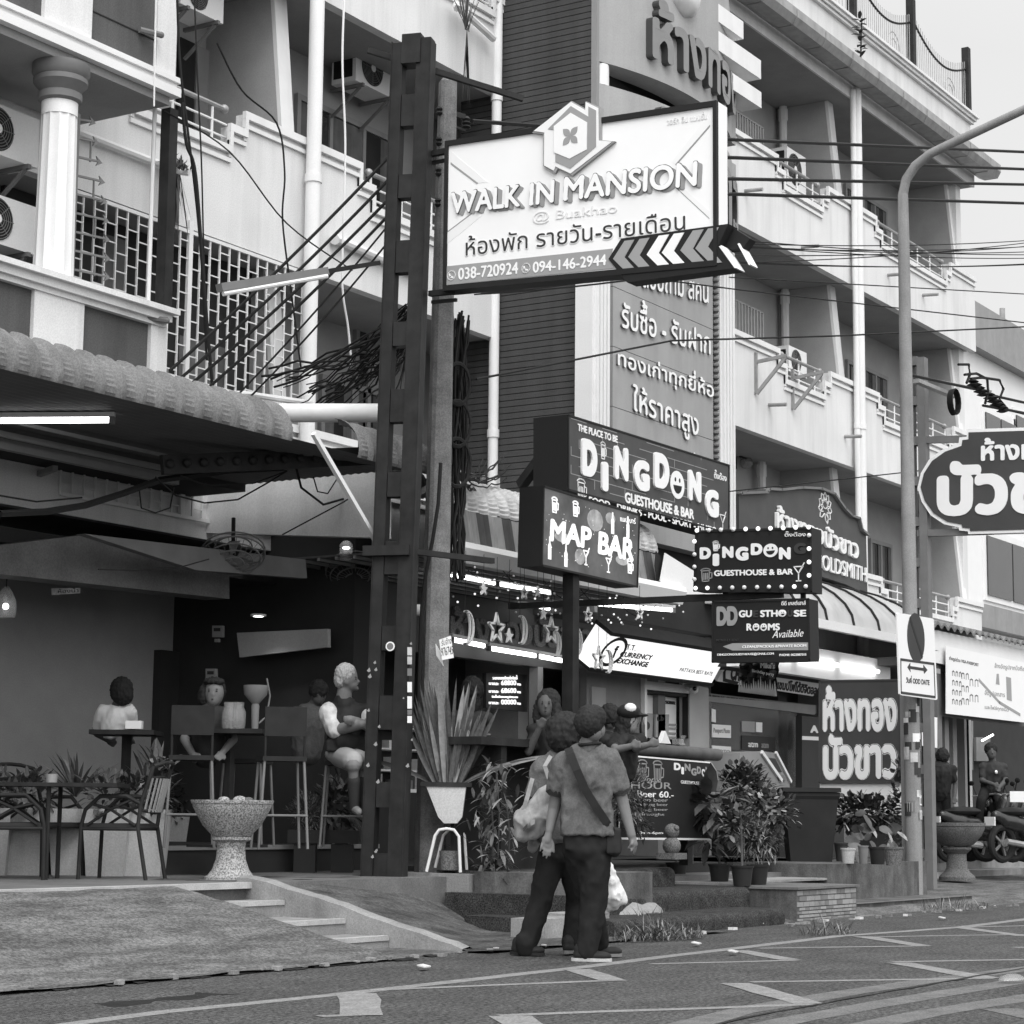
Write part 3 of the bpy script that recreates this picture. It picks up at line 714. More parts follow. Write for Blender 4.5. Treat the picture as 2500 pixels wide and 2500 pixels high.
ac_px('shaded outdoor unit on brackets above the curtained window', (868, 208), (966, 232), (868, 110), 14.8, .36, True)
ac_px('large outdoor unit behind the fluted column, upper of two', (-80, 360), (92, 400), (-80, 235), 13.45, .36, True)
ac_px('large outdoor unit behind the fluted column, lower of two', (-80, 570), (90, 625), (-80, 448), 13.45, .36, True)
ac_px('outdoor unit cut off by the top edge above the stepped balcony', (440, 18), (545, 48), (440, -60), 14.5, .36, True)
# wall lamps and empty brackets
for px, Y, lb in (((1828, 195), 15.2, 'small globe wall lamp under the eaves at top right'), ((1822, 1112), 15.2, 'small globe wall lamp above the goldsmith sign')):
    p = onY(*px, Y); t = thing('wall_lamp', lb, 'lamp', p, 'globe lamps on the balcony walls')
    b = MB(); b.tube([p+V3(-.25, .08, .1), p+V3(-.25, .08, -.25)], .03, 6); b.tube([p+V3(-.25, 0, -.05), p+V3(0, 0, -.05), p], .02, 6); b.build('arm', 'dark_steel', t)
    b = MB(); b.ball(p+V3(0, 0, -.12), .11); b.build('globe', 'clear_plastic', t)
for px, lb in (((1843, 970), 'empty steel wall bracket on the balcony, left of a pair'), ((1933, 1007), 'empty steel wall bracket on the balcony, right of a pair')):
    p = onY(*px, FY); b = MB(); b.bar(p+V3(0, -.02, .05), p+V3(0, -.02, .65+.05), .05, .04); b.bar(p+V3(0, -.03, .55), p+V3(.1, -.5, .62), .05, .05); b.bar(p+V3(.1, -.48, .6), p+V3(0, -.03, .05), .05, .05)
    o = b.build('wall_bracket', 'galv'); tag(o, lb, 'bracket', 'empty steel brackets on the balcony')
# ================================================================== BAR BUILDING projecting at the left
PY = 12.7; PX = 14.46
bar = thing('bar_building', 'projecting bar front with dark panels, white bands and a fluted column', 'building', (12, 12.7, 0))
b = MB(); b.box(6, PX-.02, PY+.1, PY+.25, 7.7, 10.5, 'dark_panel')
for z in (7.98, 8.62, 9.25): b.box(6, PX-.03, PY+.094, PY+.1, z, z+.012, 'groove')
for z in (4.62, 5.02): pass
b.box(6, PX-.02, PY+.1, PY+.25, 4.3, 5.33, 'dark_panel')
for z in (4.35, 4.9): b.box(6, PX-.03, PY+.094, PY+.1, z, z+.012, 'groove')
b.build('panel', 'dark_panel', bar)
b = MB()
def pil(x0, x1, z0, z1): b.box(x0, x1, PY+.06, PY+.26, z0, z1)
xa = lambda px, y: onY(px, y, PY)[0]
pil(xa(120, 60), xa(237, 60), 7.66, 10.5); b.build('pilaster', 'white_paint', bar); b = MB(); pil(xa(394, 150), PX, 7.66, 10.5); b.box(PX-.3, PX, PY+.26, 13.98, 7.66, 10.5)
b.build('pilaster', 'white_paint', bar); b = MB(); pil(xa(95, 780), xa(217, 800), 4.3, 5.33); b.build('pilaster', 'white_paint', bar); b = MB(); pil(xa(380, 850), PX, 4.3, 5.33); b.box(PX-.28, PX-.002, PY+.26, 13.9, 4.3, 5.33)
b.build('pilaster', 'white_paint', bar)
b = MB()
for z0, z1, o_ in ((7.5, 7.58, 0), (7.58, 7.63, .03), (7.63, 7.68, .0)): b.box(6, PX+.02-o_, PY+o_, 13.97, z0, z1)
b.build('fascia', 'clean_white', bar)
b = MB(); b.box(6, PX-.05, PY+.08, 13.96, 7.42, 7.499); b.build('balcony_soffit', 'soffit', bar)
b = MB()
for z0, z1, o_ in ((5.33, 5.38, .04), (5.38, 5.45, .0), (5.45, 5.50, -.05)): b.box(6, PX-o_+.0, PY+o_, PY+.32, z0, z1); b.box(PX-.3, PX-o_-.001, PY+.32, 13.9, z0, z1)
b.build('ledge', 'white_paint', bar)
b = MB(); b.box(6, PX-.3, PY+.33, 13.95, 5.0, 5.12); b.box(6, 12.6, 13.9, 13.97, 5.1, 7.42, 'dark_wall'); b.build('balcony_floor', 'dark_wall', bar)
ctop = onY(150, 160, PY+.2); cx, cy = ctop[0], PY+.2
n = 48; V = []; cb = MB()
for z, r0 in ((5.5, .175), (6.96, .155)):
    for k in range(n): r = r0*(1-.075*(k % 4 == 0)-.055*(k % 4 in (1, 3))*1); t = 2*math.pi*k/n; V.append((cx+r*math.cos(t), cy+r*math.sin(t), z))
cb.add(V, [(k, (k+1) % n, n+(k+1) % n, n+k) for k in range(n)]); cb.lathe((cx, cy, 0), [(.157, 6.96), (.157, 7.1)], 32); col_ = cb.build('column', 'clean_white', bar)
cb = MB(); cb.lathe((cx, cy, 0), [(.16, 7.08), (.19, 7.1), (.19, 7.16), (.17, 7.17), (.19, 7.2), (.235, 7.25), (.235, 7.29), (.22, 7.3), (.25, 7.34), (.25, 7.42)], 32); cb.build('capital', 'mid_grey', col_)
p0 = onY(400, 740, PY+.15); p1 = onY(400, 232, PY+.15); b = MB(); b.box(p0[0]-.055, p0[0]+.055, PY+.1, PY+.21, 5.5, 7.42); b.build('corner_post', 'dark_steel', bar)
p0 = onY(362, 735, PY+.25); b = MB(); b.tube([(p0[0], PY+.25, 5.5), (p0[0], PY+.25, 7.42)], .02, 8); b.build('conduit', 'trim_white', bar)
# fan of security spikes beside the column
b = MB(); x0 = onY(186, 400, PY+.3)[0]
for i in range(11):
    z = 7.05-i*.17; L = .14+.42*math.sin(math.pi*min(1, (i+1)/9.)*.5); p = V3(x0, PY+.3, z); q = p+V3(L*.75, .0, .03)
    b.bar(p, q, .018, .018); b.prism([q+V3(-.01, 0, .045), q+V3(.07, 0, 0), q+V3(-.01, 0, -.045), q+V3(.015, 0, 0)], (0, .012, 0))
    if i % 2 == 0 and i: b.bar(p+V3(L*.5, 0, 0), p+V3(L*.5, 0, .2), .014, .014)
b.bar((x0, PY+.3, 5.5), (x0, PY+.3, 7.1), .03, .03); o = b.build('spike_guard', 'mid_grey'); tag(o, 'fan of iron anti-climb spikes beside the fluted column', 'spike guard')
for px, py in ((355, 82), (368, 780)):
    p = onY(px, py, PY+.09); b = MB(); b.tube([p+V3(-.1, -.02, 0), p+V3(.1, -.1, 0)], .03, 8); b.ball(p+V3(.1, -.1, 0), .03); b.build('security_light', 'mid_grey', bar)
# ================================================================== GOLD SHOP TOWER
TX0, TX1, TY = 22.0, 25.78, 12.62
tw = thing('sign_tower', 'tall gold shop sign tower with ribbed dark side wall and white pillars', 'sign tower', (23.9, 13, 0))
b = MB(); z = 3.4
while z < 12.6: b.box(TX0, TX0+.05, TY+.06, 14.6, z, z+.069, 'siding'); z += .0785
b.box(TX0+.02, TX0+.06, TY+.06, 14.6, 3.4, 12.6, 'groove'); b.build('ribbed_wall', 'siding', tw)
b = MB(); b.box(TX0-.01, TX0+.06, TY-.02, TY+.058, 3.4, 12.6); b.build('corner_trim', 'grey_paint', tw)
b = MB(); b.box(TX0+.061, TX1, TY+.2, 14.0, 3.4, 12.2); b.build('tower_core', 'dark_wall', tw)
fr = Yframe(TY)
xa = lambda px, y=750: onY(px, y, TY)[0]
b = MB(); x0, x1 = xa(1493), xa(1737)
zz = 4.4
for z1 in (5.3, 5.95, 6.7, 7.45, 8.2, 8.66):
    b.box(x0, x1, TY-.02, TY+.19, zz, z1-.008); zz = z1
b.build('stone_panel', 'stone_panel', tw)
for a, c in ((1436, 1476), (1748, 1781)):
    xs, xe = xa(a), xa(c); b = MB(); w = xe-xs; b.box(xs, xe, TY-.06, TY+.18, 3.8, 8.66)
    for k in range(4): xx = xs+w*(.1+.22*k); b.box(xx, xx+w*.14, TY-.1, TY-.061, 4.0, 8.6)
    b.build('pillar', 'clean_white', tw)
b = MB()
for i in range(51): b.ball((xa(1742), TY-.03, 4.4+i*.083), (.05, .05, .036), None, 8, 5)
b.build('beaded_strip', 'mid_grey', tw)
tl = MB()
def tt(body, bl, br, ty, w=.035): text(tl, fr, body, bl, br, (bl[0], ty), -.02, .05, 'sign_white', w, 30, side='mid_grey')
tt('รับซื้อ - รับฝาก', (1510, 800), (1727, 868), 716); tt('ทองเก่าทุกยี่ห้อ', (1500, 905), (1735, 984), 838)
tt('ให้ราคาสูง', (1537, 1022), (1698, 1085), 936); tt('สอบถาม สคน', (1560, 702), (1722, 742), 655); tt('สนใจติดต่อที่', (1505, 1105), (1690, 1160), 1048)
tl.build('lettering', 'sign_white', tw)
# bowed name boards at the top
def bow(x): u = (x-(TX0+TX1)/2)/((TX1-TX0)/2); return .40*max(0, 1-u*u)
def bowed(zb, ztf, name, mat, th=.35):
    n = 30; b = MB(); V = []
    for i in range(n+1):
        x = TX0+.02+(TX1+.1-TX0)*i/n; y = TY-bow(x); V += [(x, y, zb), (x, y, ztf(x)), (x, y+th, ztf(x)), (x, y+th, zb)]
    b.add(V, [(4*i+j, 4*i+4+j, 4*i+4+(j+1) % 4, 4*i+(j+1) % 4) for i in range(n) for j in range(4)]+[(0, 1, 2, 3), (4*n+3, 4*n+2, 4*n+1, 4*n)], mat)
    return b.build(name, mat, tw)
hi = lambda x: 11.05+1.75*math.sqrt(max(0, 1-((x-23.4)/2.55)**2))
bowed(10.21, hi, 'name_board', 'stone_panel'); bowed(8.7, lambda x: 9.93, 'name_board', 'stone_panel')
def bowtext(body, X0, X1, z0, z1, dz=0):
    t_ = MB(); f2 = Yframe(TY); text(t_, f2, body, (X0, z0), (X1, z0+dz), (X0, z1), 0, .1, 'letter_grey', .05, 36, side='letter_side', px=False)
    t_.v = [(x, y-bow(x)+.004, z) for x, y, z in t_.v]; return t_
bowtext('ห้างทอง', 22.8, 25.5, 10.42, 11.25).build('lettering', 'letter_grey', tw)
bowtext('บัวขาว', 22.7, 25.72, 8.75, 9.85).build('lettering', 'letter_grey', tw)
b = MB(); b.tube([(22.18, TY+.05, 9.93), (22.18, TY+.05, 10.2)], .12, 12, 'clean_white'); b.build('lamp_column', 'clean_white', tw)
b = MB(); b.box(TX0+.07, TX1, TY+.12, TY+.19, 9.5, 10.21, 'black'); b.build('recess_panel', 'black', tw)
b = MB()
for x0, x1, z0, z1, y0 in ((23.9, 26.05, 11.15, 11.42, 12.3), (24.9, 26.1, 10.75, 10.98, 12.32), (23.9, 25.5, 11.55, 11.8, 12.3)): b.box(x0, x1, y0, y0+.3, z0, z1)
b.build('stepped_beam', 'trim_white', tw)
p = onY(1668, 8, 12.25); b = MB(); b.ball(p+V3(0, 0, .08), (.3, .2, .27), None, 20, 12); b.v = [(x+.03*nz(x, z, 9), y, z+.03*nz(z, x, 8)) for x, y, z in b.v]; b.build('ornament', 'trim_white', tw)
b = MB()
for i in range(200):
    z = 6.5+2.2*rnd.random()**1.5; b.leaf((xa(1735)+rnd.uniform(-.15, .05), TY-.05, z-.6), V3(rnd.uniform(-1, .6), -.5, rnd.uniform(-.6, .6)), .07, .02, .3, 0, rnd.choice(('foliage_dark', 'foliage_light')))
b.v = b.v[:len(b.v)//2]; b.f = b.f[:len(b.f)//2]; b.m = b.m[:len(b.m)//2]; b.sm = b.sm[:len(b.sm)//2]
# pipe in front of the ribbed wall
X = TX0-.09; p = onX(1210, 500, X); b = MB(); b.tube([(X, p[1], 4.0), (X, p[1], 12.6)], .065, 10)
for z in (5.6, 7.6, 9.9): b.tube([(X, p[1], z), (X, p[1], z+.1)], .078, 10)
b.tube([(X, p[1], 4.02), (X, p[1]-.2, 4.0), (X, p[1]-.24, 3.9), (X, p[1]-.25, 3.5)], .075, 10); b.build('downpipe', 'clean_white', tw)
# ================================================================== STEEL SIGN POST (ladder column) and CONCRETE POLE
PC = onX(937, 2142, 15.6); py = thing('steel_sign_post', 'dark ladder-built steel column carrying the big sign', 'post', (PC[0], PC[1], .3))
b = MB(); wd = V3(-CR[0], -CR[1], 0); wd /= np.linalg.norm(wd); wd = np.array([.30, -.954, 0]); wd /= np.linalg.norm(wd); nd = np.array([wd[1], -wd[0], 0])
base = V3(PC[0], PC[1], 0); top = 8.08; hw = .185; LEAN = (.005, -.019)
for s_ in (-1, 1):
    w1 = .05 if s_ < 0 else .068; c0 = base+wd*s_*(hw-w1); b.obox(c0+V3(0, 0, (top+.2)/2-(.0 if s_ > 0 else .03)), wd*w1, nd*.07, V3(0, 0, (top-.2)/2))
    b.obox(c0+wd*s_*(w1+.004)+V3(0, 0, (top+.2)/2), wd*.004, nd*.08, V3(0, 0, (top-.2)/2-.02))
z = .5; k = 0
while z < top-.2:
    h = (.15, .11)[k % 2]; b.obox(base+V3(0, 0, z), wd*.08, nd*.06, V3(0, 0, h)); z += .66+.06*(k % 2); k += 1
b.obox(base+V3(0, 0, top-.1), wd*.09, nd*.09, V3(0, 0, .14)); b.v = [(x+LEAN[0]*(z-.4), y+LEAN[1]*(z-.4), z) for x, y, z in b.v]; b.build('column', 'dark_steel', py)
b = MB(); b.bar(base+wd*-.3+V3(0, 0, top-.05), base+wd*.9+V3(.55, 0, top-.45), .05, .05); b.build('cross_arm', 'dark_steel', py)
b = MB()
for z, q in ((3.05, 0), (3.9, 1)): pass
b.obox(base+V3(0, 0, 3.32), wd*(hw+.03), nd*.12, V3(0, 0, .045)); p = onY(1205, 1245, PC[1]-.45); b.bar(base+wd*.2+V3(0, 0, 3.32), V3(p[0], p[1], 3.32), .05, .05); b.build('bracket_arm', 'dark_steel', py)
def sticker(parent, fr_, pts, mat, name='sticker'):
    b = MB(); fr_.poly(b, pts, .003, .006, mat); return b.build(name, mat, parent)
pf = Frame(base-nd*.118 if False else base+nd*0, wd, (0, 0, 1))
if (pf.N@(CAM-base)) < 0: pf = Frame(base, -wd, (0, 0, 1))
pf.O = base+pf.N*.118
b = MB(); c = pf.px(953, 1578); b.prism([pf.w(*q, .002) for q in circ(pf, c, .042)], pf.N*.004, 'sign_light'); b.prism([pf.w(*q, .006) for q in circ(pf, c, .03)], pf.N*.002, 'mid_grey'); b.build('sticker', 'sign_light', py)
for y0, y1, mt in ((1580, 1600, 'paper'), (1603, 1622, 'paper'), (1632, 1650, 'mid_grey'), (1665, 1690, 'sign_light'), (1700, 1730, 'sign_light'), (1733, 1745, 'mid_grey'), (1748, 1765, 'sign_light')):
    sticker(py, pf, [(995, y1), (1006, y1), (1006, y0), (995, y0)], mt)
for i in range(16):
    y = rnd.uniform(1560, 2140); x = rnd.choice((904, 912, 920, 985, 1000))+rnd.uniform(-6, 6); s_ = rnd.uniform(2, 5)
    sticker(py, pf, [(x-s_, y), (x, y+s_*.8), (x+s_, y+1), (x+s_*.4, y-s_*1.6)], 'sign_mid', 'rust_chip')
# concrete pole behind it
cp = thing('concrete_pole', 'weathered square concrete power pole with bolt holes and cable coils', 'pole', (16.38, 10.98, .47))
PB = onX(1046, 2120, 16.4); PT = onX(1104, 190, 16.4); PTz = PT[2]
b = MB(); ax = np.array([.75, -.66, 0]); ay = np.array([.66, .75, 0])
V = []
for z, w in ((.3, .125), (PTz-.03, .078), (PTz, .06)):
    c = V3(16.42, PB[1], z); e_ = w-.03
    for sx, sy in ((-e_, -w), (e_, -w), (w, -e_), (w, e_), (e_, w), (-e_, w), (-w, e_), (-w, -e_)): V.append(c+ax*sx+ay*sy)
b.add(V, [(8*i+k, 8*i+(k+1) % 8, 8*i+8+(k+1) % 8, 8*i+8+k) for i in range(2) for k in range(8)]+[tuple(range(16, 24))]); b.v = [(x, y-.010*(z-.4), z) for x, y, z in b.v]; b.build('shaft', 'pole_concrete', cp)
b = MB(); z = .9
pcx = V3(16.42, PB[1], 0)
while z < PTz-.2:
    w = .125-.047*(z-.3)/(PTz-.3)
    for q in (-.35,): c = pcx+V3(0, 0, z)-ay*(w-.004); b.tube([c+ax*w*q, c+ax*w*q-ay*.006], .016, 8)
    z += .42
b.build('bolt_hole', 'black', cp)
b = MB()   # insulator rack near the top
for i in range(4):
    z = PTz-.28-.3*i; c = pcx+V3(.14, -.02, z); b.bar(c, c+V3(.22, -.02, .02), .02, .05); b.bar(c+V3(0, 0, -.12), c+V3(.22, -.02, -.12), .02, .02)
    b.lathe(c+V3(.24, -.02, -.1), [(.03, 0), (.05, .02), (.03, .04), (.05, .06), (.03, .08), (.045, .1), (.02, .13)], 10)
    c = pcx+V3(-.1, -.05, z-.1); b.lathe(c, [(.02, 0), (.035, .02), (.02, .04), (.035, .06), (.02, .08)], 8)
b.box(pcx[0]+.13, pcx[0]+.15, pcx[1]-.05, pcx[1]+.03, PTz-1.35, PTz-.15, 'galv') if False else None
b.build('insulator_rack', 'dark_steel', cp)
b = MB(); b.bar(pcx+V3(.135, -.02, PTz-1.4), pcx+V3(.125, -.02, PTz-.12), .03, .05); b.tube([pcx+V3(.2, -.05, 3.9), pcx+V3(.2, -.05, 5.6)], .018, 8); b.build('conduit', 'galv', cp)
# bundles of cable on the pole
cb = MB(); r2 = random.Random(3)
for i in range(26):
    x = r2.uniform(.16, .3); y = r2.uniform(-.14, .05); P = []
    for k in range(12): z = 5.75-2.5*k/11; P.append(pcx+V3(x+.05*math.sin(k*.9+i)+.02*r2.uniform(-1, 1), y+.03*r2.uniform(-1, 1), z-r2.random()*.1))
    cb.tube(P, .011, 5)
for z, r in ((5.0, .2), (4.62, .22), (4.25, .23)):
    for j in range(3): cb.tube([pcx+V3(.12, -.16, z)+V3(.55*r*math.cos(a_*.35), -.3*r*math.cos(a_*.35), r*math.sin(a_*.35)+.01*j) for a_ in range(19)], .012, 5)
o = cb.build('cable_bundle', 'cable'); tag(o, 'thick tangle of black cables and coils strapped to the concrete pole', 'cables')
b = MB(); b.tube([onX(x_, y_, 16.2) for x_, y_ in ((1076, 1130), (1070, 1230), (1056, 1320), (1040, 1400), (1030, 1480), (1024, 1620), (1020, 1800))], .017, 6); o = b.build('pole_cable', 'cable'); tag(o, 'dark cable running down the face of the concrete pole', 'cable')
# small plates on the pole
t = thing('notice_plate', 'pair of small white plates with a phone number tied to the concrete pole', 'plate', onX(1085, 1590, 16.1))
nf = Frame(onX(1085, 1600, 16.1), (.55, -.83, 0), (0, 0, 1)); b = MB(); nf.poly(b, [(1072, 1562), (1101, 1552), (1108, 1606), (1079, 1612)], 0, .008, 'sign_light'); b.build('plate', 'sign_light', t)
nf2 = Frame(onX(1070, 1600, 16.12), (.2, -.97, 0), (0, 0, 1)); b = MB(); nf2.poly(b, [(1064, 1572), (1076, 1592), (1083, 1626), (1066, 1600)], 0, .008, 'sign_light'); b.build('plate', 'sign_light', t)
b = MB(); tx(b, nf, 'รับจ้าง', 1078, 1102, 1577, 1560, 1571, .008, .01, 'sign_dark'); tx(b, nf, '976745', 1077, 1106, 1603, 1582, 1597, .008, .01, 'sign_dark', weight=.03); b.build('lettering', 'sign_dark', t)
# ================================================================== BIG SIGN
wf = Frame((15.7, 0, 0), (0, -1, 0), (0, 0, 1))
ws = thing('mansion_sign', 'big pale sign of the mansion with house logo and black arrow', 'sign', (15.75, 9.2, 5.7))
A_ = wf.px(1096, 357); B_ = wf.px(1742, 261); zt = (A_[1]+B_[1])/2; C_ = wf.px(1084, 698); D_ = wf.px(1737, 637)
u0, u1 = A_[0], B_[0]; ztl, ztr, zbl, zbr = A_[1], B_[1], C_[1], D_[1]
b = MB(); q = [(u0, zbl), (u1, zbr), (u1, ztr), (u0, ztl)]; wf.poly(b, q, -.02, 0, 'sign_face', px=False); b.build('face', 'sign_face', ws)
b = MB(); e = .035
wf.poly(b, [(u0-e, ztl+.001), (u1, ztr+.001), (u1, ztr+.05), (u0-e, ztl+.05)], -.17, .02, 'sign_black', px=False)
wf.poly(b, [(u0-e, zbl-.05), (u1, zbr-.05), (u1, zbr-.001), (u0-e, zbl-.001)], -.17, .02, 'sign_black', px=False)
wf.poly(b, [(u0-e, zbl), (u0-.001, zbl), (u0-.001, ztl), (u0-e, ztl)], -.17, .02, 'sign_black', px=False)
wf.poly(b, [(u1+.001, zbr-.05), (u1+.035, zbr-.05), (u1+.035, ztr+.05), (u1+.001, ztr+.05)], -.02, .02, 'sign_black', px=False)
wf.poly(b, [(u0-e, zbl), (u1, zbr), (u1, ztr), (u0-e, ztl)], -.17, -.03, 'sign_black', px=False); b.build('frame', 'sign_black', ws)
b = MB(); wf.poly(b, [(u1+.002, zbr-.04), (u1+.034, zbr-.04), (u1+.034, ztr+.045), (u1+.002, ztr+.045)], -.19, -.021, 'sign_light', px=False); b.build('end_panel', 'sign_light', ws)
cv = lambda L: [(800+.46584*x, .46584*y) for x, y in L]
b = MB()
for L, mt in (([(645, 790), (690, 830), (840, 955), (790, 960), (645, 850)], 'sign_light'), ([(645, 850), (790, 960), (782, 966), (645, 862)], 'sign_mid'), ([(625, 1220), (760, 1120), (810, 1130), (625, 1280)], 'sign_light'), ([(625, 1215), (752, 1118), (760, 1120), (625, 1222)], 'sign_mid')): b = MB(); wf.poly(b, cv(L), .0, .002, mt); b.build('printed_beam', mt, ws)
cw = lambda L: [(1450+.20704*x, 180+.20704*y) for x, y in L]
for L, mt in (([(1370, 470), (920, 1040), (960, 1070), (1370, 600)], 'sign_light'), ([(1370, 600), (960, 1070), (970, 1085), (1370, 625)], 'grey_paint'), ([(960, 1330), (1000, 1300), (1362, 1620), (1362, 1700)], 'sign_light'), ([(955, 1335), (962, 1330), (1362, 1702), (1362, 1712)], 'grey_paint')): b = MB(); wf.poly(b, cw(L), .0, .002, mt); b.build('printed_beam', mt, ws)
b = MB()
wf.poly(b, cv([(1080, 700), (1287, 533), (1362, 575), (1362, 535), (1440, 567), (1440, 738), (1515, 745), (1290, 925), (1215, 890), (1200, 912), (1138, 875), (1138, 708)]), -.02, .03, 'sign_mid')
wf.poly(b, cv([(1090, 692), (1286, 540), (1360, 582), (1362, 540), (1428, 572), (1430, 742), (1500, 748), (1283, 915), (1205, 878), (1195, 900), (1144, 872), (1146, 700)]), .03, .036, 'sign_light')
wf.poly(b, cv([(1166, 682), (1286, 562), (1378, 618), (1378, 565), (1418, 585), (1418, 775), (1283, 890), (1205, 855), (1205, 690)]), .036, .04, 'sign_mid')
wf.poly(b, cv([(1198, 668), (1286, 598), (1372, 648), (1370, 790), (1280, 838), (1198, 805)]), .04, .044, 'sign_face')
c0 = wf.px(*cv([(1285, 720)])[0])
for a in (45, 135, 225, 315):
    d = np.array([math.cos(R_(a)), math.sin(R_(a))]); n2 = np.array([-d[1], d[0]]); r0 = .105
    wf.poly(b, [c0+d*r0*t_+n2*r0*.3*math.sin(math.pi*t_)*s_ for t_, s_ in [(i/8, 1) for i in range(9)]+[(i/8, -1) for i in range(7, 0, -1)]], .044, .047, 'sign_mid', px=False)
b.build('house_logo', 'sign_mid', ws)
b = MB()
for body, bl, br, tl in (('WALK', (1105, 524), (1272, 505), (1105, 471)), ('IN', (1295, 504), (1357, 495), (1295, 449)), ('MANSION', (1378, 493), (1706, 455), (1378, 434))):
    for k in range(8, 0, -1): o_ = k*1.25; text(b, wf, body, (bl[0]+o_, bl[1]+o_*.45), (br[0]+o_, br[1]+o_*.45), (tl[0]+o_, tl[1]+o_*.45), .002, .004+.001*(9-k), 'sign_mid', .035, 40, .06)
    text(b, wf, body, bl, br, tl, .014, .024, 'sign_white', .035, 40, .06, outline=(.012, 'sign_dark'))
b.build('lettering', 'sign_white', ws)
b = MB(); text(b, wf, '@ Buakhao', (1301, 549), (1507, 526), (1301, 519), .002, .006, 'clean_white', .02)
text(b, wf, 'วอร์ก อิน แมนชั่น', (1629, 306), (1727, 291), (1629, 285), .002, .006, 'clean_white', .015); b.build('lettering', 'clean_white', ws)
b = MB(); text(b, wf, 'ห้องพัก รายวัน-รายเดือน', (1138, 625), (1674, 561), (1138, 577), .002, .008, 'sign_dark', .012, 44, outline=(.04, 'sign_white')); b.build('lettering', 'sign_dark', ws)
b = MB(); wf.poly(b, [(1086, 651), (1497, 607), (1490, 637), (1502, 655), (1084, 697)], .002, .006, 'sign_mid'); b.build('phone_band', 'sign_mid', ws)
b = MB(); text(b, wf, '038-720924', (1120, 684), (1266, 669), (1120, 655), .006, .01, 'sign_white', .035); text(b, wf, '094-146-2944', (1302, 667), (1481, 648), (1302, 640), .006, .01, 'sign_white', .035)
for p in ((1103, 673), (1285, 655)):
    c = wf.px(*p); rg = circ(wf, c, .042, n=20); wf.strip(b, rg, .009, .006, .01, 'sign_white', px=False, closed=True); wf.strip(b, [c+np.array([-.02, .016]), c+np.array([-.012, -.01]), c+np.array([.018, -.02])], .014, .006, .01, 'sign_white', px=False)
b.build('lettering', 'sign_white', ws)
b = MB(); wf.poly(b, [(1487, 633), (1518, 583), (1780, 547), (1754, 602), (1796, 655), (1532, 690)], -.16, .012, 'sign_black')
wf.poly(b, [(1775, 548), (1818, 575), (1800, 600), (1754, 602)], -.22, -.1, 'sign_black'); b.build('arrow_box', 'sign_black', ws)
b = MB()
for k, (dx, mt) in enumerate(((0, 'sign_mid'), (82, 'sign_white'), (164, 'sign_mid'))):
    for j in (0, 1):
        ox, oy = dx+j*37, -(dx+j*37)*.128; sc = 1+.1*dx/164
        wf.poly(b, [(1499+(x-1499)*sc+ox, 630+(y-630)*sc+oy) for x, y in ((1499, 633), (1527, 589), (1551, 586), (1527, 629), (1558, 664), (1533, 667))], .012, .018, mt)
b.build('chevron', 'sign_white', ws)
b = MB(); wf.poly(b, [(1758, 603), (1764, 600), (1800, 655), (1796, 656)], -.15, .02, 'sign_white'); wf.poly(b, [(1790, 590), (1794, 588), (1822, 640), (1818, 642)], -.22, -.08, 'sign_white'); b.build('arrow_edge', 'sign_white', ws)
b = MB()
for y in (365, 712):
    a = wf.px(1040, y+8 if y < 500 else y+2); c = wf.px(1100, y-4); b.bar(wf.w(*a, -.06), wf.w(*c, -.06), .05, .05); b.bar(wf.w(*(a+np.array([0, -.07])), -.1), wf.w(*(c+np.array([0, -.07])), -.1), .03, .03)
b.build('bracket', 'dark_steel', ws)
# ================================================================== HANGING SIGNS OF THE BARS
def boxsign(name, label, fr_, corners, depth, mat, cat='sign', face='sign_black', rim=.02):
    q = [fr_.px(*p) for p in corners]; c = sum(q)/4
    t = thing(name, label, cat, fr_.w(*c, -depth/2)); b = MB(); fr_.poly(b, q, -depth, 0, mat, px=False); b.build('box', mat, t)
    if rim:
        b = MB(); fr_.strip(b, [a+(c-a)*.012 for a in q], rim, .0, .012, mat, px=False, closed=True); b.build('rim', mat, t)
    b = MB(); fr_.poly(b, [a+(c-a)*.02 for a in q], .0, .004, face, px=False); b.build('face', face, t)
    return t
D5 = lambda x, y: (800+.46584*x, 800+.46584*y)          # enlarged tile offsets used while measuring
E5 = lambda x, y: (1600+.46584*x, 800+.46584*y)
def smiley(b, fr_, c, rx, ry, d0=.004, m1='sign_white', m2='sign_black'):
    b.prism([fr_.w(*q, d0) for q in circ(fr_, c, rx, ry, 26)], fr_.N*.006, m1)
    for sx in (-.32, .3): b.prism([fr_.w(*q, d0+.006) for q in circ(fr_, c+np.array([sx*rx, .35*ry]), rx*.11, ry*.16, 10)], fr_.N*.002, m2)
    b.prism([fr_.w(*q, d0+.006) for q in circ(fr_, c+np.array([.0, .05*ry]), rx*.62, ry*.68, 16, 190, 365)], fr_.N*.002, m2)
def mug(b, fr_, c, w, h, d0, mat, lw=.012):
    fr_.strip(b, [c+np.array(p)*(w, h) for p in ((-.35, .35), (-.28, -.5), (.28, -.5), (.35, .35))], lw, d0, d0+.004, mat, px=False, closed=True)
    for x in (-.15, 0, .15): fr_.strip(b, [c+np.array((x*w, .15*h)), c+np.array((x*w, -.35*h))], lw, d0, d0+.004, mat, px=False)
    fr_.strip(b, [c+np.array(p)*(w, h) for p in ((.36, .2), (.58, .15), (.56, -.25), (.3, -.3))], lw, d0, d0+.004, mat, px=False)
    fr_.strip(b, [c+np.array((.42*w*math.cos(R_(a)), .38*h+.16*h*math.sin(R_(a)))) for a in range(0, 200, 25)], lw, d0, d0+.004, mat, px=False)
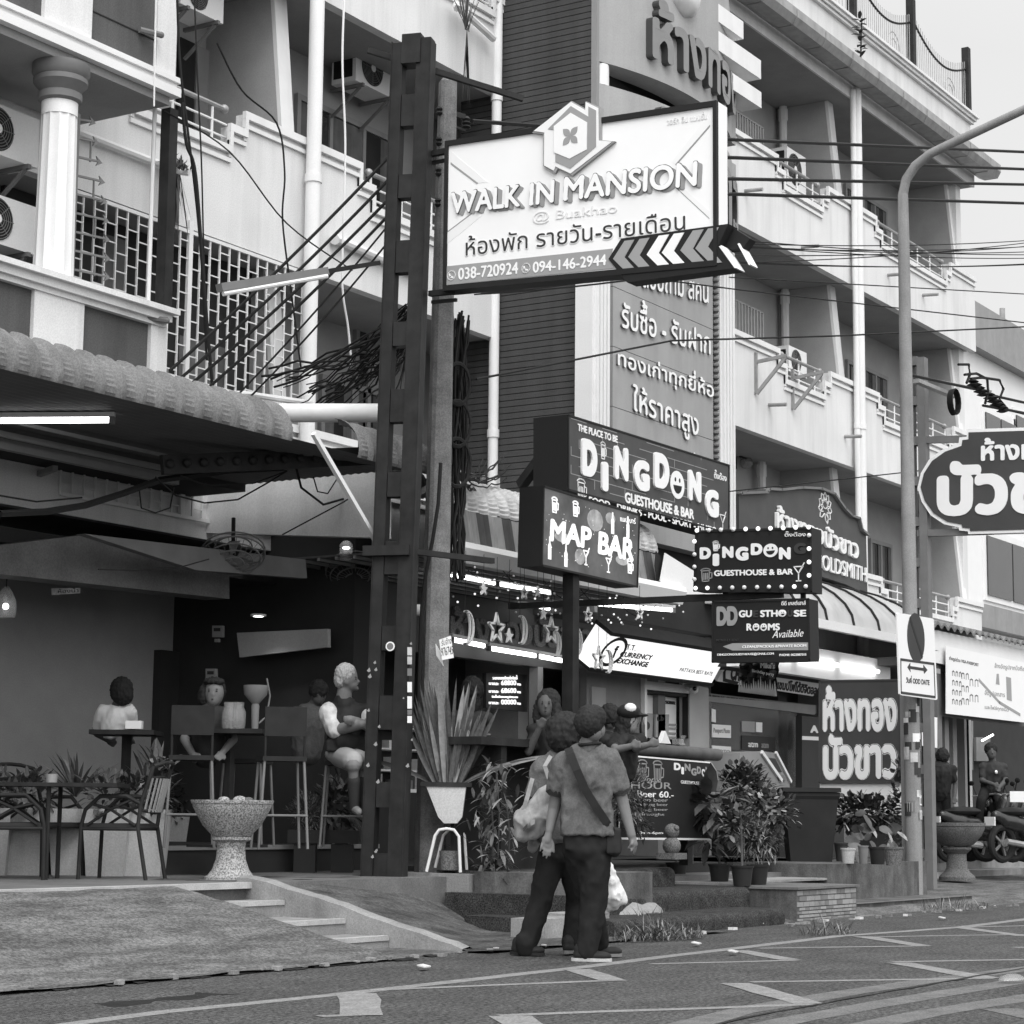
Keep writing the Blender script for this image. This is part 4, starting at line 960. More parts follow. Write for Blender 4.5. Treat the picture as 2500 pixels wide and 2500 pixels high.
def glass(b, fr_, c, w, h, d0, mat, lw=.01):
    fr_.strip(b, [c+np.array(p)*(w, h) for p in ((-.4, .35), (.4, .35), (0, -.05))], lw, d0, d0+.004, mat, px=False, closed=True)
    fr_.strip(b, [c+np.array((0, -.05*h)), c+np.array((0, -.5*h))], lw, d0, d0+.004, mat, px=False); fr_.strip(b, [c+np.array((-.2*w, -.5*h)), c+np.array((.2*w, -.5*h))], lw, d0, d0+.004, mat, px=False)
    fr_.strip(b, [c+np.array((.1*w, .1*h)), c+np.array((.5*w, .55*h))], lw, d0, d0+.004, mat, px=False)
# ---- MAP BAR
f1 = Yframe(10.5); M('map_face', .1, .4, .6, 2.2, emit=.1); M('map_glow', .35, .4, .6, 6., emit=.12); M('map_letter', .9, .4, .01, emit=.3)
t = boxsign('map_bar_sign', 'lit box sign reading MAP BAR with drawn glasses and bottles', f1, [(1325, 1186), (1561, 1256), (1556, 1434), (1320, 1381)], .26, 'sign_black', face='map_face')
b = MB()
text(b, f1, 'MAP', D5(1160, 1118), D5(1375, 1164), D5(1165, 1000), .006, .012, 'map_letter', .05, 36); text(b, f1, 'BAR', D5(1412, 1185), D5(1597, 1226), D5(1418, 1066), .006, .012, 'map_letter', .05, 36); b.build('lettering', 'map_letter', t)
b = MB()
for x, y, rx, ry in ((1400, 1010, .16, .11), (1320, 1200, .1, .08), (1540, 1220, .13, .05), (1230, 1100, .16, .05), (1480, 1000, .1, .06)):
    c = f1.px(*D5(x, y)); f1.poly(b, circ(f1, c, rx, ry, 14), .0045, .005, 'map_glow', px=False)
for i in range(70):
    c = f1.px(*D5(rnd.uniform(1140, 1610), rnd.uniform(930, 1290))); r0 = rnd.uniform(.003, .008)
    if f1.px(1325, 1186)[0]+.05 < c[0] < f1.px(1560, 1256)[0]-.05 and 3.4 < c[1] < 4.02: f1.poly(b, circ(f1, c, r0, r0, 6), .0052, .006, 'map_letter', px=False)
b.build('splash', 'map_glow', t)
b = MB()
for x, y in ((1185, 930), (1295, 950), (1580, 1250)): mug(b, f1, f1.px(*D5(x, y)), .12, .14, .006, 'map_letter', .014)
for x, y in ((1160, 1160), (1245, 1200), (1570, 1050), (1490, 1030)):
    c = f1.px(*D5(x, y)); f1.poly(b, [c+np.array(p) for p in ((-.03, -.1), (.03, -.1), (.03, .03), (.012, .06), (.012, .12), (-.012, .12), (-.012, .06), (-.03, .03))], .006, .009, 'map_letter', px=False)
for x, y in ((1350, 1200), (1468, 1240)): glass(b, f1, f1.px(*D5(x, y)), .13, .16, .006, 'map_letter', .014)
text(b, f1, 'แมป บาร์', D5(1530, 1015), D5(1610, 1030), D5(1530, 985), .006, .01, 'map_letter', .03, 22); b.build('drawing', 'map_letter', t)
# its post
p = onY(1394, 1425, 10.6); b = MB(); b.box(p[0]-.06, p[0]+.06, 10.54, 10.66, .45, 3.36); o = b.build('sign_post', 'dark_steel'); tag(o, 'dark square post under the MAP BAR sign', 'post')
# ---- DING DONG (large)
f2 = Yframe(11.5); M('dd_face', .075, .5, .15, 3.)
t = boxsign('guesthouse_sign', 'large brick-pattern DING DONG guesthouse and bar sign above the awning', f2, [(1384, 1012), (1781, 1136), (1781, 1304), (1384, 1196)], .42, 'sign_black', face='dd_face')
b = MB(); u0, v0 = f2.px(1390, 1190); u1 = f2.px(1775, 1200)[0]; rr = random.Random(5)
for k in range(9):
    z = 4.42+.1*k
    for x0_ in np.arange(u0+.02+(.17 if k % 2 else 0), u1-.3, .34):
        if rr.random() < .55: f2.poly(b, [(x0_, z), (x0_+.33, z), (x0_+.33, z+.008), (x0_, z+.008)], .004, .006, 'sign_mid', px=False)
        if rr.random() < .45: f2.poly(b, [(x0_, z), (x0_+.01, z), (x0_+.01, z+.1), (x0_, z+.1)], .004, .0055, 'sign_mid', px=False)
b.build('brick_print', 'sign_mid', t)
b = MB()
def L2(ch, x0, x1, yb, yt, sl=.24): text(b, f2, ch, (x0, yb), (x1, yb+(x1-x0)*sl), (x0, yt), .006, .03, 'sign_white', .085, 36)
L2('D', 1416, 1453, 1160, 1069); L2('I', 1465, 1480, 1198, 1126); L2('N', 1496, 1529, 1169, 1087); L2('G', 1544, 1581, 1194, 1119); L2('D', 1593, 1629, 1189, 1103)
L2('N', 1677, 1707, 1221, 1146); L2('G', 1719, 1750, 1259, 1192); smiley(b, f2, f2.px(1652, 1184), .175, .165, .006)
tx(b, f2, 'THE PLACE TO BE', 1409, 1506, 1052, 1034, 1082, .006, .012, weight=.045); tx(b, f2, 'GUESTHOUSE & BAR', 1524, 1692, 1227, 1201, 1269, .006, .012, weight=.05)
tx(b, f2, 'FOOD - DRINKS - POOL - SPORT - MUSIC', 1436, 1746, 1230, 1212, 1304, .006, .012, weight=.04); tx(b, f2, 'ติ๊งต๊อง', 1742, 1772, 1168, 1146, 1176, .006, .012, weight=.03)
mug(b, f2, f2.px(*D5(1325, 850)), .2, .22, .006, 'sign_white'); mug(b, f2, f2.px(*D5(1440, 645)), .12, .18, .006, 'sign_white'); glass(b, f2, f2.px(*E5(350, 1020)), .18, .25, .006, 'sign_white'); b.build('lettering', 'sign_white', t)
b = MB(); p = onY(1345, 1085, 11.8); q = onY(1272, 1185, 12.3); b.bar(p, q, .1, .1); b.build('strut', 'dark_steel', t)
# ---- DING DONG (bulb-edged)
f3 = Xframe(18.5)
t = boxsign('bulb_sign', 'black DING DONG sign edged with round bulbs', f3, [(1699, 1297), (1982, 1288), (1984, 1446), (1694, 1443)], .22, 'sign_black')
bm = MB(); bm.ball((0, 0, 0), .03, 'bulb', 10, 8); bulb0 = None
bp = [(x, 1065-(x-225)*.03) for x in (225, 288, 350, 415, 480, 545, 610, 677, 742, 810)]+[(x, 1367-(x-218)*.016) for x in (218, 280, 345, 410, 473, 540, 602, 668, 735, 795)]+[(212, y) for y in (1122, 1190, 1255, 1320)]+[(812, y) for y in (1090, 1160, 1230, 1300)]
for i, (x, y) in enumerate(bp):
    c = f3.w(*f3.px(*E5(x, y)), .03); bb = MB(); bb.ball(c, .021, 'bulb' if i in (0, 4, 5, 6, 7, 8, 9, 10, 11, 18, 20, 25, 26, 27) else 'clean_white', 10, 8); bb.build('bulb', 'bulb', t)
b = MB()
def L3(ch, x0, x1, yt, yb, mt='sign_white', w=.06): text(b, f3, ch, E5(x0, yb), E5(x1, yb-(x1-x0)*.02), E5(x0, yt), .006, .012, mt, w, 30)
L3('D', 235, 293, 1152, 1214, w=.09); L3('I', 303, 336, 1185, 1250, w=.09); L3('N', 353, 411, 1147, 1208, w=.09); L3('G', 423, 490, 1150, 1222, w=.09); L3('D', 503, 563, 1131, 1193, w=.09); L3('N', 650, 711, 1152, 1216, w=.09); L3('G', 728, 792, 1129, 1187, 'sign_dark', w=.09)
smiley(b, f3, f3.px(*E5(606, 1168)), .075, .065, .006); L3('GUESTHOUSE & BAR', 310, 723, 1272, 1303, w=.05); L3('ติ๊งต๊อง', 680, 790, 1068, 1096, w=.03)
mug(b, f3, f3.px(*E5(265, 1297)), .12, .12, .006, 'sign_mid', .01); mug(b, f3, f3.px(*E5(318, 1145)), .07, .09, .006, 'sign_white', .01); glass(b, f3, f3.px(*E5(752, 1283)), .12, .16, .006, 'sign_white', .01); b.build('lettering', 'sign_white', t)
b = MB(); p = f3.w(*f3.px(1950, 1445), -.1); b.bar(p, p+V3(0, 0, -.2), .04, .04); p = f3.w(*f3.px(1760, 1444), -.1); b.bar(p, p+V3(0, 0, -.2), .04, .04)
p = f3.w(*f3.px(1700, 1449), -.1); q = f3.w(*f3.px(1900, 1449), -.1); b.bar(p+V3(0, 2.2, -.02), q, .06, .06); b.build('hanger', 'dark_steel', t)
# ---- DD ROOMS
t = boxsign('rooms_sign', 'black guesthouse rooms available sign hanging under the bulb sign', f3, [(1740, 1468), (1976, 1462), (1979, 1613), (1739, 1617)], .2, 'sign_black')
b = MB(); L3('DD', 323, 433, 1462, 1564, 'sign_mid', .08); L3('GU', 440, 508, 1482, 1519, w=.06); L3('E', 514, 540, 1482, 1519, 'sign_dark', .06); L3('STHO', 552, 688, 1481, 1518, w=.06); L3('U', 695, 722, 1480, 1516, 'sign_dark', .06); L3('SE', 728, 793, 1480, 1516, w=.06)
L3('R', 480, 508, 1551, 1589); L3('MS', 592, 654, 1551, 1588); smiley(b, f3, f3.px(*E5(530, 1570)), .035, .036, .006); smiley(b, f3, f3.px(*E5(570, 1570)), .035, .036, .006); smiley(b, f3, f3.px(*E5(672, 1499)), .03, .03, .012)
text(b, f3, 'Available', E5(615, 1627), E5(778, 1619), E5(615, 1588), .006, .012, 'sign_white', .01, 34, .35); L3('MONTHLY RENT', 323, 440, 1633, 1646, 'sign_dark', .03); L3('DINGDONGGUESTHOUSE@GMAIL.COM', 327, 623, 1708, 1723, w=.04); L3('PHONE: 0622087315', 652, 793, 1710, 1722, w=.04); L3('ดีดี เกสต์เฮาส์', 663, 790, 1433, 1456, w=.03)
f3.poly(b, [E5(355, 1671), E5(405, 1654), E5(802, 1650), E5(802, 1690), E5(405, 1692)], .004, .006, 'sign_mid'); L3('CLEAN,SPACIOUS &PRIVATE ROOM', 458, 793, 1666, 1682, w=.04); b.build('lettering', 'sign_white', t)
# ---- GOLDSMITH board
f4 = Yframe(12.75)
t = thing('goldsmith_sign', 'curved-top dark goldsmith sign with lotus emblem above the clear awning', 'sign', onY(1950, 1380, 12.9))
top = [E5(*p) for p in ((438, 872), (440, 868), (578, 862), (585, 845), (650, 850), (760, 838), (860, 843), (930, 872), (985, 950), (1020, 985), (1060, 1000), (1075, 1060), (1105, 1085), (1112, 1398))]
bot = [E5(*p) for p in ((1000, 1345), (860, 1300), (600, 1215), (440, 1170))]
b = MB(); f4.poly(b, top+bot, -.3, 0, 'dd_face'); b.build('board', 'dd_face', t)
b = MB(); f4.strip(b, top[:-1], .035, .0, .05, 'mid_grey'); b.build('rim', 'mid_grey', t)
b = MB(); text(b, f4, 'ห้างทองบัวขาว', E5(625, 1050), E5(1055, 1215), E5(625, 925), .0, .04, 'sign_light', .04, 36); text(b, f4, 'BUAKHAO GOLDSMITH', E5(560, 1180), E5(1100, 1335), E5(560, 1095), .0, .03, 'sign_light', .02, 34)
c = f4.px(*E5(888, 945))
for a in range(-70, 250, 32):
    d = np.array([math.cos(R_(a)), math.sin(R_(a))]); n2 = np.array([-d[1], d[0]]); f4.strip(b, [c+d*.08+n2*.05, c+d*.18+n2*.05, c+d*.24, c+d*.18-n2*.05, c+d*.08-n2*.05], .014, .0, .01, 'sign_light', px=False)
f4.strip(b, circ(f4, c+np.array((0, .05)), .09, .06, 14), .014, 0, .01, 'sign_light', px=False, closed=True); b.build('lettering', 'sign_light', t)
# ---- oval sign over the road at right
f5 = Xframe(27.0); t = thing('shop_name_sign', 'dark round-ended gold shop sign with white border on a road post', 'sign', (27, 9, 5.3))
half = [(2360, 1048), (2360, 1066), (2342, 1068), (2340, 1083), (2300, 1098), (2268, 1122), (2248, 1155), (2240, 1190), (2250, 1225), (2272, 1258), (2305, 1280), (2340, 1287), (2342, 1295), (2363, 1297), (2364, 1304)]
cx = 2500
def mirror(L): return L+[(2*cx-x, y-(2*(cx-x))*.03) for x, y in L[::-1]]
b = MB(); f5.poly(b, mirror(half), -.15, 0, 'sign_white'); b.build('border', 'sign_white', t)
inn = [(x+(8 if x < 2345 else 5), y+(1178-y)*.06) for x, y in half]; b = MB(); f5.poly(b, mirror(inn), .0, .01, 'sign_red'); b.build('face', 'sign_red', t)
b = MB(); text(b, f5, 'ห้างทอง', (2396, 1127), (2604, 1120), (2396, 1070), .01, .02, 'sign_white', .05, 36); text(b, f5, 'บัวขาว', (2288, 1262), (2712, 1250), (2288, 1128), .01, .02, 'sign_white', .06, 44); b.build('lettering', 'sign_white', t)
pp = onX(2250, 1500, 27.1); b = MB(); b.box(27.02, 27.16, pp[1]-.13, pp[1]-.02, .1, 7.2); b.box(27.02, 27.16, pp[1]+.05, pp[1]+.13, .1, 7.2)
for z in np.arange(.5, 7.2, .55): b.box(27.03, 27.15, pp[1]-.02, pp[1]+.05, z, z+.12)
for y in (1073, 1301): q = f5.px(2235, y); q2 = f5.px(2420, y-6); b.bar(f5.w(*q, -.08), f5.w(*q2, -.08), .07, .09)
b.build('post', 'mid_grey', t)
# ---- red shop panel
f6 = Xframe(26.0); t = boxsign('upright_sign', 'dark upright panel with tall ornate white shop name behind the hedge', f6, [(2000, 1661), (2201, 1658), (2201, 1912), (2000, 1912)], .12, 'sign_red', face='sign_red')
b = MB()
for body, y0, y1 in (('ห้างทอง', 1788, 1674), ('บัวขาว', 1904, 1792)):
    for wt, d_, mt in ((.075, .006, 'sign_white'), (.062, .009, 'sign_black'), (.05, .012, 'sign_white')):
        g = (wt-.05)*120; text(b, f6, body, (2010-g*.6, y0+g*.5), (2190+g*.6, y0-2+g*.5), (2010-g*.6, y1-g*.5), .004, d_, mt, wt, 48)
b.build('lettering', 'sign_white', t)
b = MB(); f6.poly(b, [(2000, 1910), (2202, 1910), (2202, 1990), (2000, 1990)], -.06, -.02, 'sign_light'); b.build('back_panel', 'sign_light', t)
# ---- lamp post with odd-date plate
LP = onZ(2233, 2190, .07); t = thing('street_lamp', 'tall grey street lamp post with a bent arm and sticker-covered foot', 'street lamp', LP)
P = [onX(2233, 2190, LP[0]), onX(2227, 1700, LP[0]), onX(2198, 420, LP[0])]; P = [V3(LP[0], LP[1], .05), V3(LP[0], LP[1], 4), V3(LP[0], LP[1], 8.0), V3(LP[0], LP[1], P[2][2]-.3)]
zt = P[3][2]; arm = [V3(LP[0], LP[1], zt)]+[V3(LP[0], LP[1]-.75*(1-math.cos(R_(a))), zt+.55*math.sin(R_(a))) for a in (20, 40, 60, 72)]
for _ in range(1): arm.append(V3(LP[0], LP[1]-3.2, zt+1.32))
b = MB(); b.tube(P+arm, [.105, .09, .074, .066]+[.062]*3+[.058]*2+[.05]*1, 14, 'lamp_grey'); b.build('pole', 'lamp_grey', t)
e_ = arm[-1]; b = MB(); b.obox(e_+V3(0, -.35, .05), V3(.12, 0, 0), V3(0, .4, .1), V3(0, -.02, .07)); b.build('lamp_head', 'mid_grey', t)
b = MB()
for i in range(48):
    z = .9+1.9*rnd.random(); a = R_(rnd.uniform(150, 330)); w = rnd.uniform(.05, .11); h = rnd.uniform(.05, .16); rr = .109-.0035*z
    V = []
    for k in range(4):
        for zz in (z, z+h): V.append((LP[0]+(rr+.0005*i*.1)*math.cos(a+w/rr*(k/3-.5)), LP[1]+(rr+.0005*i*.1)*math.sin(a+w/rr*(k/3-.5)), zz))
    b = MB(); mt_ = rnd.choice(('paper', 'paper', 'sign_light', 'mid_grey', 'sign_dark')); b.add(V, [(2*k, 2*k+2, 2*k+3, 2*k+1) for k in range(3)], mt_); b.build('sticker', mt_, t)
f7 = Frame((LP[0], LP[1]-.2, 0), (.998, .05, 0), (0, 0, 1)); t = thing('parking_sign', 'white no-parking plate reading ODD DATE on the lamp post', 'traffic sign', f7.w(*f7.px(2235, 1600)))
b = MB(); f7.poly(b, [(2188, 1498), (2192, 1496), (2275, 1510), (2278, 1513), (2287, 1706), (2284, 1709), (2198, 1697), (2195, 1694)], -.01, .01, 'sign_light'); b.build('plate', 'sign_light', t)
c = f7.px(2234, 1557); a_ = f7.px(2213, 1557)[0]-c[0]; r0 = abs(a_)*1.02; b = MB(); f7.poly(b, circ(f7, c, r0, r0*.92, 30), .01, .014, 'sign_dark', px=False); b.build('disc', 'sign_dark', t)
b = MB(); d = np.array([.7, -.7])*r0*.95; f7.strip(b, [c-d, c+d], .05, .014, .016, 'sign_black', px=False); f7.strip(b, [(2197, 1610), (2278, 1621), (2281, 1702), (2198, 1691)], .03, .01, .013, 'sign_dark', closed=True)
f7.poly(b, [(2213, 1629), (2220, 1618), (2220, 1626), (2252, 1631), (2252, 1623), (2262, 1636), (2254, 1645), (2253, 1638), (2220, 1633), (2221, 1641)], .01, .013, 'sign_dark'); tx(b, f7, 'วันคี่ ODD DATE', 2210, 2267, 1667, 1648, 1673, .01, .013, 'sign_dark', weight=.04); b.build('marking', 'sign_dark', t)
b = MB(); b.box(LP[0]-.62, LP[0]+.5, LP[1]-.19, LP[1]-.15, 2.8, 2.86); b.box(LP[0]+.12, LP[0]+.2, LP[1]+.1, LP[1]+.2, .07, 2.7); b.build('bracket', 'galv', t)
# ================================================================== AWNINGS
def corrugated(name, label, x0, x1, prof, pitch, amp, mat, cat='awning', ripple=0., under=None, sub=6, extra=None, thick=.012):
    """sheet following prof (y, z) with ribs every pitch metres along X"""
    pr = []
    for (ya, za), (yb, zb) in zip(prof[:-1], prof[1:]):
        n = max(1, int(math.hypot(yb-ya, zb-za)/(.022 if ripple else .25)))
        pr += [(ya+(yb-ya)*i/n, za+(zb-za)*i/n) for i in range(n)]
    pr.append(prof[-1]); k = len(pr); nx = max(2, int((x1-x0)/pitch*sub)); V = []
    for i in range(nx+1):
        x = x0+(x1-x0)*i/nx; ph = ((x-x0)/pitch) % 1; w = 1. if ph < .22 else (0. if ph > .36 and ph < .86 else ((.36-ph)/.14 if ph <= .36 else (ph-.86)/.14))
        for j, (y, z) in enumerate(pr):
            a = pr[max(0, j-1)]; c = pr[min(k-1, j+1)]; d = np.array([c[0]-a[0], c[1]-a[1]]); d /= np.linalg.norm(d)+1e-9; n = np.array([-d[1], d[0]]) if True else 0
            o_ = amp*w+(ripple*(j % 2)*(1-.6*w) if ripple else 0); V.append((x, y+n[0]*o_, z+n[1]*o_))
    b = MB(); b.add(V, [(i*k+j, (i+1)*k+j, (i+1)*k+j+1, i*k+j+1) for i in range(nx) for j in range(k-1)], mat, True)
    t = thing(name, label, cat, (x0, prof[0][0], prof[0][1])); b.build('sheet', mat, t, 25); return t
def arc(yc, zc, r, a0, a1, n=9): return [(yc+r*math.cos(R_(a0+(a1-a0)*i/n)), zc+r*math.sin(R_(a0+(a1-a0)*i/n))) for i in range(n+1)]
AY = 11.28
pf1 = [(AY+.015, 4.17)]+arc(AY+.27, 4.22, .27, 180, 95)
def awn(x0, x1, label):
    t = corrugated('ribbed_awning', label, x0, x1, pf1, .232, .045, 'corr_roof', ripple=.007, sub=14)
    return t
ta = awn(7.6, 14.45, 'long corrugated awning with rolled ribbed edge over the bar terrace')
b = MB(); b.add([(7.6, AY+.25, 4.485), (14.45, AY+.25, 4.485), (14.45, PY+.02, 4.78), (7.6, PY+.02, 4.78)], [(0, 1, 2, 3)], 'corr_roof'); b.build('sheet', 'corr_roof', ta)
tb = awn(15.35, 16.6, 'short broken end piece of rolled ribbed awning beside the steel post')
# underside lining
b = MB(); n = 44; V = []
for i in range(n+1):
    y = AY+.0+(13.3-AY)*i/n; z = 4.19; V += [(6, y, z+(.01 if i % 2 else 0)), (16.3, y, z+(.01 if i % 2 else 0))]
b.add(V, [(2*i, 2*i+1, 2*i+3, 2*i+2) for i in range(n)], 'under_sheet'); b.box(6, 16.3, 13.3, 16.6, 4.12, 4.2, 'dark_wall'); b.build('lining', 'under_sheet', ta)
b = MB()
for y, z, h in ((13.2, 4.12, .09), (13.02, 4.14, .05), (12.62, 4.15, .03)): b.box(6, 15.2-(.3 if h < .09 else 0), y, y+h*.8, z-h, z, 'grey_paint')
p = onZ(0, 1192, 4.05); q = onZ(135, 1143, 4.05); b.bar(p, q, .05, .05, mat='grey_paint'); b.build('rail', 'grey_paint', ta)
b = MB(); p = onY(395, 1135, 12.2); q = onY(935, 1112, 11.5); b.bar(p, q, .05, .17)
for i in range(14): c = p+(q-p)*(i+.5)/14; b.ball(c+V3(-.03, -.03, 0), (.05, .03, .04))
b.build('truss', 'dark_steel', ta)
p = onY(765, 1058, 11.25); q = onY(932, 1345, 11.25); b = MB(); b.bar(p, q, .04, .04); b.build('strut', 'clean_white', ta)
p = onY(680, 1008, 12.3); q = onY(938, 1008, 11.6); b = MB(); b.tube([p, q], .09, 12); b.tube([onY(480, 962, 12.5), onY(600, 962, 12.4), onY(760, 985, 12.3)], .03, 8); o = b.build('white_pipe', 'trim_white'); tag(o, 'thick white pipe lying behind the broken awning end', 'pipe')
# white wall panel and headers of the bar
f8 = Xframe(16.55)
wall = thing('open_bar', 'pale boxed-in headers and dim back walls of the open bar', 'shopfront', (14, 14, .45))
b = MB(); f8.poly(b, [(205, 1207), (433, 1158), (560, 1150), (940, 1138), (940, 1313), (433, 1299), (205, 1297)], -.1, 0, 'white_paint'); b.build('header_panel', 'white_paint', wall)
f9 = Yframe(13.55); b = MB(); f9.poly(b, [(-60, 1338), (205, 1306), (560, 1372), (560, 1462), (-60, 1395)], -.3, 0, 'floor_tile'); b.build('header_panel', 'floor_tile', wall)
f10 = Yframe(13.0); b = MB(); f10.poly(b, [(205, 1303), (746, 1366), (750, 1412), (480, 1392)], -.1, 0, 'mid_grey'); b.build('header_panel', 'mid_grey', wall)
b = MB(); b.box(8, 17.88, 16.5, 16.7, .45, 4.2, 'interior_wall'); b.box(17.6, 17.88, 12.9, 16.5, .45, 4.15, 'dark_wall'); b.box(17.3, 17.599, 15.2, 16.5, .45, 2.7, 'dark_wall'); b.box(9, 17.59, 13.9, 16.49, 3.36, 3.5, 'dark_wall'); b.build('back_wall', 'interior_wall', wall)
b = MB(); p = onY(268, 1460, 16.4); b.box(p[0]-.07, p[0]+.07, 16.3, 16.49, .45, 3.35); b.build('door_frame', 'grey_paint', wall)
f11 = Xframe(17.25); b = MB(); f11.poly(b, [(578, 1545), (800, 1535), (800, 1580), (585, 1605)], -.05, 0, 'recess'); b.build('light_patch', 'recess', wall)  # paler board: the down-light's pool on the dark wall, put into colour
f12 = Yframe(16.45); b = MB(); f12.poly(b, [(105, 1440), (245, 1447), (255, 1552), (122, 1560)], 0, .06, 'black_gloss'); t = b.build('television', 'black_gloss'); tag(t, 'dark wall television at the back of the bar', 'television')
t = thing('refrigerator', 'pale upright fridge at the far left of the bar', 'refrigerator', onY(15, 1900, 15.6)); f13 = Yframe(15.5)
b = MB(); f13.poly(b, [(-60, 1610), (38, 1612), (28, 1850), (-60, 1850)], -.5, 0, 'grey_paint'); b.build('cabinet', 'grey_paint', t); b = MB(); f13.poly(b, [(-40, 1650), (3, 1650), (0, 1730), (-40, 1730)], 0, .01, 'glass_dark'); f13.poly(b, [(6, 1757), (10, 1757), (9, 1788), (5, 1788)], 0, .03, 'black'); b.build('door', 'black', t)
b = MB(); f12.poly(b, [(60, 1650), (112, 1655), (112, 1672), (60, 1668)], 0, .01, 'sign_mid'); f12.poly(b, [(116, 1654), (132, 1654), (130, 1670), (117, 1670)], 0, .01, 'sign_mid'); f12.poly(b, [(376, 1668), (390, 1660), (396, 1700), (376, 1700)], .0, .01, 'mid_grey'); f12.poly(b, [(350, 1704), (396, 1702), (396, 1712), (350, 1712)], 0, .02, 'sign_dark'); o = b.build('notice', 'sign_mid'); tag(o, 'small pale notices on the dim back wall of the bar', 'notice')
f14 = Xframe(17.22); b = MB()
for x, y in ((536, 1542), (520, 1647)): f14.poly(b, [(x-12, y-14), (x+12, y-14), (x+12, y+14), (x-12, y+14)], 0, .04, 'sign_mid'); f14.poly(b, [(x-8, y+18), (x+2, y+18), (x+2, y+26), (x-8, y+26)], 0, .03, 'sign_mid'); f14.poly(b, [(x-8, y-8), (x+8, y-8), (x+8, y), (x-8, y)], .04, .042, 'sign_dark')
o = b.build('meter_box', 'sign_mid'); tag(o, 'two small meter boxes on the dark post in the bar', 'meter box')
f15 = Yframe(14.9); b = MB(); f15.poly(b, [(125, 1437), (187, 1436), (187, 1449), (126, 1453)], 0, .05, 'map_glow'); tx(b, f15, 'ห้องน้ำ', 132, 182, 1449, 1438, 1446, .05, .052, 'sign_dark'); o = b.build('lit_notice', 'map_glow'); tag(o, 'small glowing sign high in the bar', 'sign')
# fluorescent tubes
def tube_light(label, a, b_, r=.018, box=True, group='fluorescent tubes', mat='tube'):
    t = thing('fluorescent_tube', label, 'lamp', (np.array(a)+np.array(b_))/2, group); b = MB(); b.tube([a, b_], r, 8, mat); b.build('glass_tube', mat, t)
    if box:
        d = np.array(b_)-np.array(a); d /= np.linalg.norm(d); b = MB(); b.bar(np.array(a)-d*.04+V3(0, 0, .045), np.array(b_)+d*.04+V3(0, 0, .045), .05, .04, mat='trim_white')
        b.obox(np.array(a)-d*.02, d*.02, V3(-d[1], d[0], 0)*.025, V3(0, 0, .03), 'mid_grey'); b.obox(np.array(b_)+d*.02, d*.02, V3(-d[1], d[0], 0)*.025, V3(0, 0, .03), 'mid_grey'); b.build('housing', 'trim_white', t)
    return t
tube_light('lit tube under the long awning at the left edge', onZ(-60, 1028, 4.12), onZ(268, 1026, 4.12), .022)
tube_light('lit tube above the bar fans', onY(697, 1316, 14.2), onY(778, 1331, 14.2)); tube_light('short lit tube beside the lantern in the bar', onY(786, 1332, 14.2), onY(822, 1340, 14.2))
# unlit tube on an arm from the steel post
t = thing('street_tube_lamp', 'unlit tube lamp on a long arm from the steel post', 'lamp', onY(540, 690, 11.6)); a = onY(535, 703, 11.6); c = onY(795, 663, 11.3)
b = MB(); b.bar(a, c, .09, .07); b.build('housing', 'mid_grey', t); b = MB(); b.tube([a+V3(.02, -.03, -.05), c+V3(-.02, -.03, -.05)], .022, 8); b.build('glass_tube', 'clean_white', t)
b = MB(); b.bar(c, V3(PC[0]-.1, PC[1]+.1, onX(990, 640, PC[0])[2]), .03, .04); b.build('arm', 'dark_steel', t)
# pendant lamp, wall fans, lantern and down-light in the bar
p = onY(14, 1475, 14.0); t = thing('pendant_lamp', 'glass pendant lamp with a glowing bulb at the left edge', 'lamp', p); b = MB(); b.lathe(p, [(.02, .16), (.05, .12), (.09, .04), (.1, -.05), (.085, -.12)], 16, 'clear_plastic'); b.build('shade', 'clear_plastic', t); b = MB(); b.ball(p+V3(0, 0, -.02), .03); b.build('bulb', 'tube', t); b = MB(); b.tube([p+V3(0, 0, .15), (p[0], p[1], 3.36)], .006, 5); b.build('cord', 'cable', t)
def fan(label, c, r, nrm):
    t = thing('ceiling_fan', label, 'fan', c, 'wall fans under the bar roof'); nrm = np.array(nrm, float); nrm /= np.linalg.norm(nrm); a1 = np.cross(nrm, (0, 0, 1)); a1 /= np.linalg.norm(a1); a2 = np.cross(nrm, a1); c = np.array(c)
    b = MB()
    for rr, off in ((1, 0), (.85, .05), (.6, .075), (.3, .09), (1, -.05), (.6, -.09)):
        P = [c+r*rr*(a1*math.cos(R_(k*15))+a2*math.sin(R_(k*15)))+nrm*off for k in range(25)]; b.tube(P, .008, 5)
    for k in range(24): a = R_(k*15); b.tube([c+nrm*.1, c+r*.6*(a1*math.cos(a)+a2*math.sin(a))+nrm*.075, c+r*(a1*math.cos(a)+a2*math.sin(a))], .003, 4)
    b.build('cage', 'mid_grey', t); b = MB()
    for k in range(3):
        a = R_(k*120+20); d = a1*math.cos(a)+a2*math.sin(a); e = a1*math.cos(a+.9)+a2*math.sin(a+.9); b.add([c+d*.04, c+d*r*.8, c+(d*.5+e*.5)*r*.95+nrm*.03, c+e*.05+nrm*.02], [(0, 1, 2, 3)])
    b.build('blade', 'grey_paint', t); b = MB(); b.ball(c-nrm*.08, .08); b.tube([c-nrm*.08, c-nrm*.2+V3(0, 0, .2)], .02, 6); b.build('motor', 'dark_steel', t)
fan('tilted wall fan in front of the pale header', onY(570, 1356, 13.0), .3, (-.35, -.35, -.85)); fan('tilted wall fan behind the hanging lantern', onY(862, 1395, 13.0), .28, (-.35, -.35, -.85))
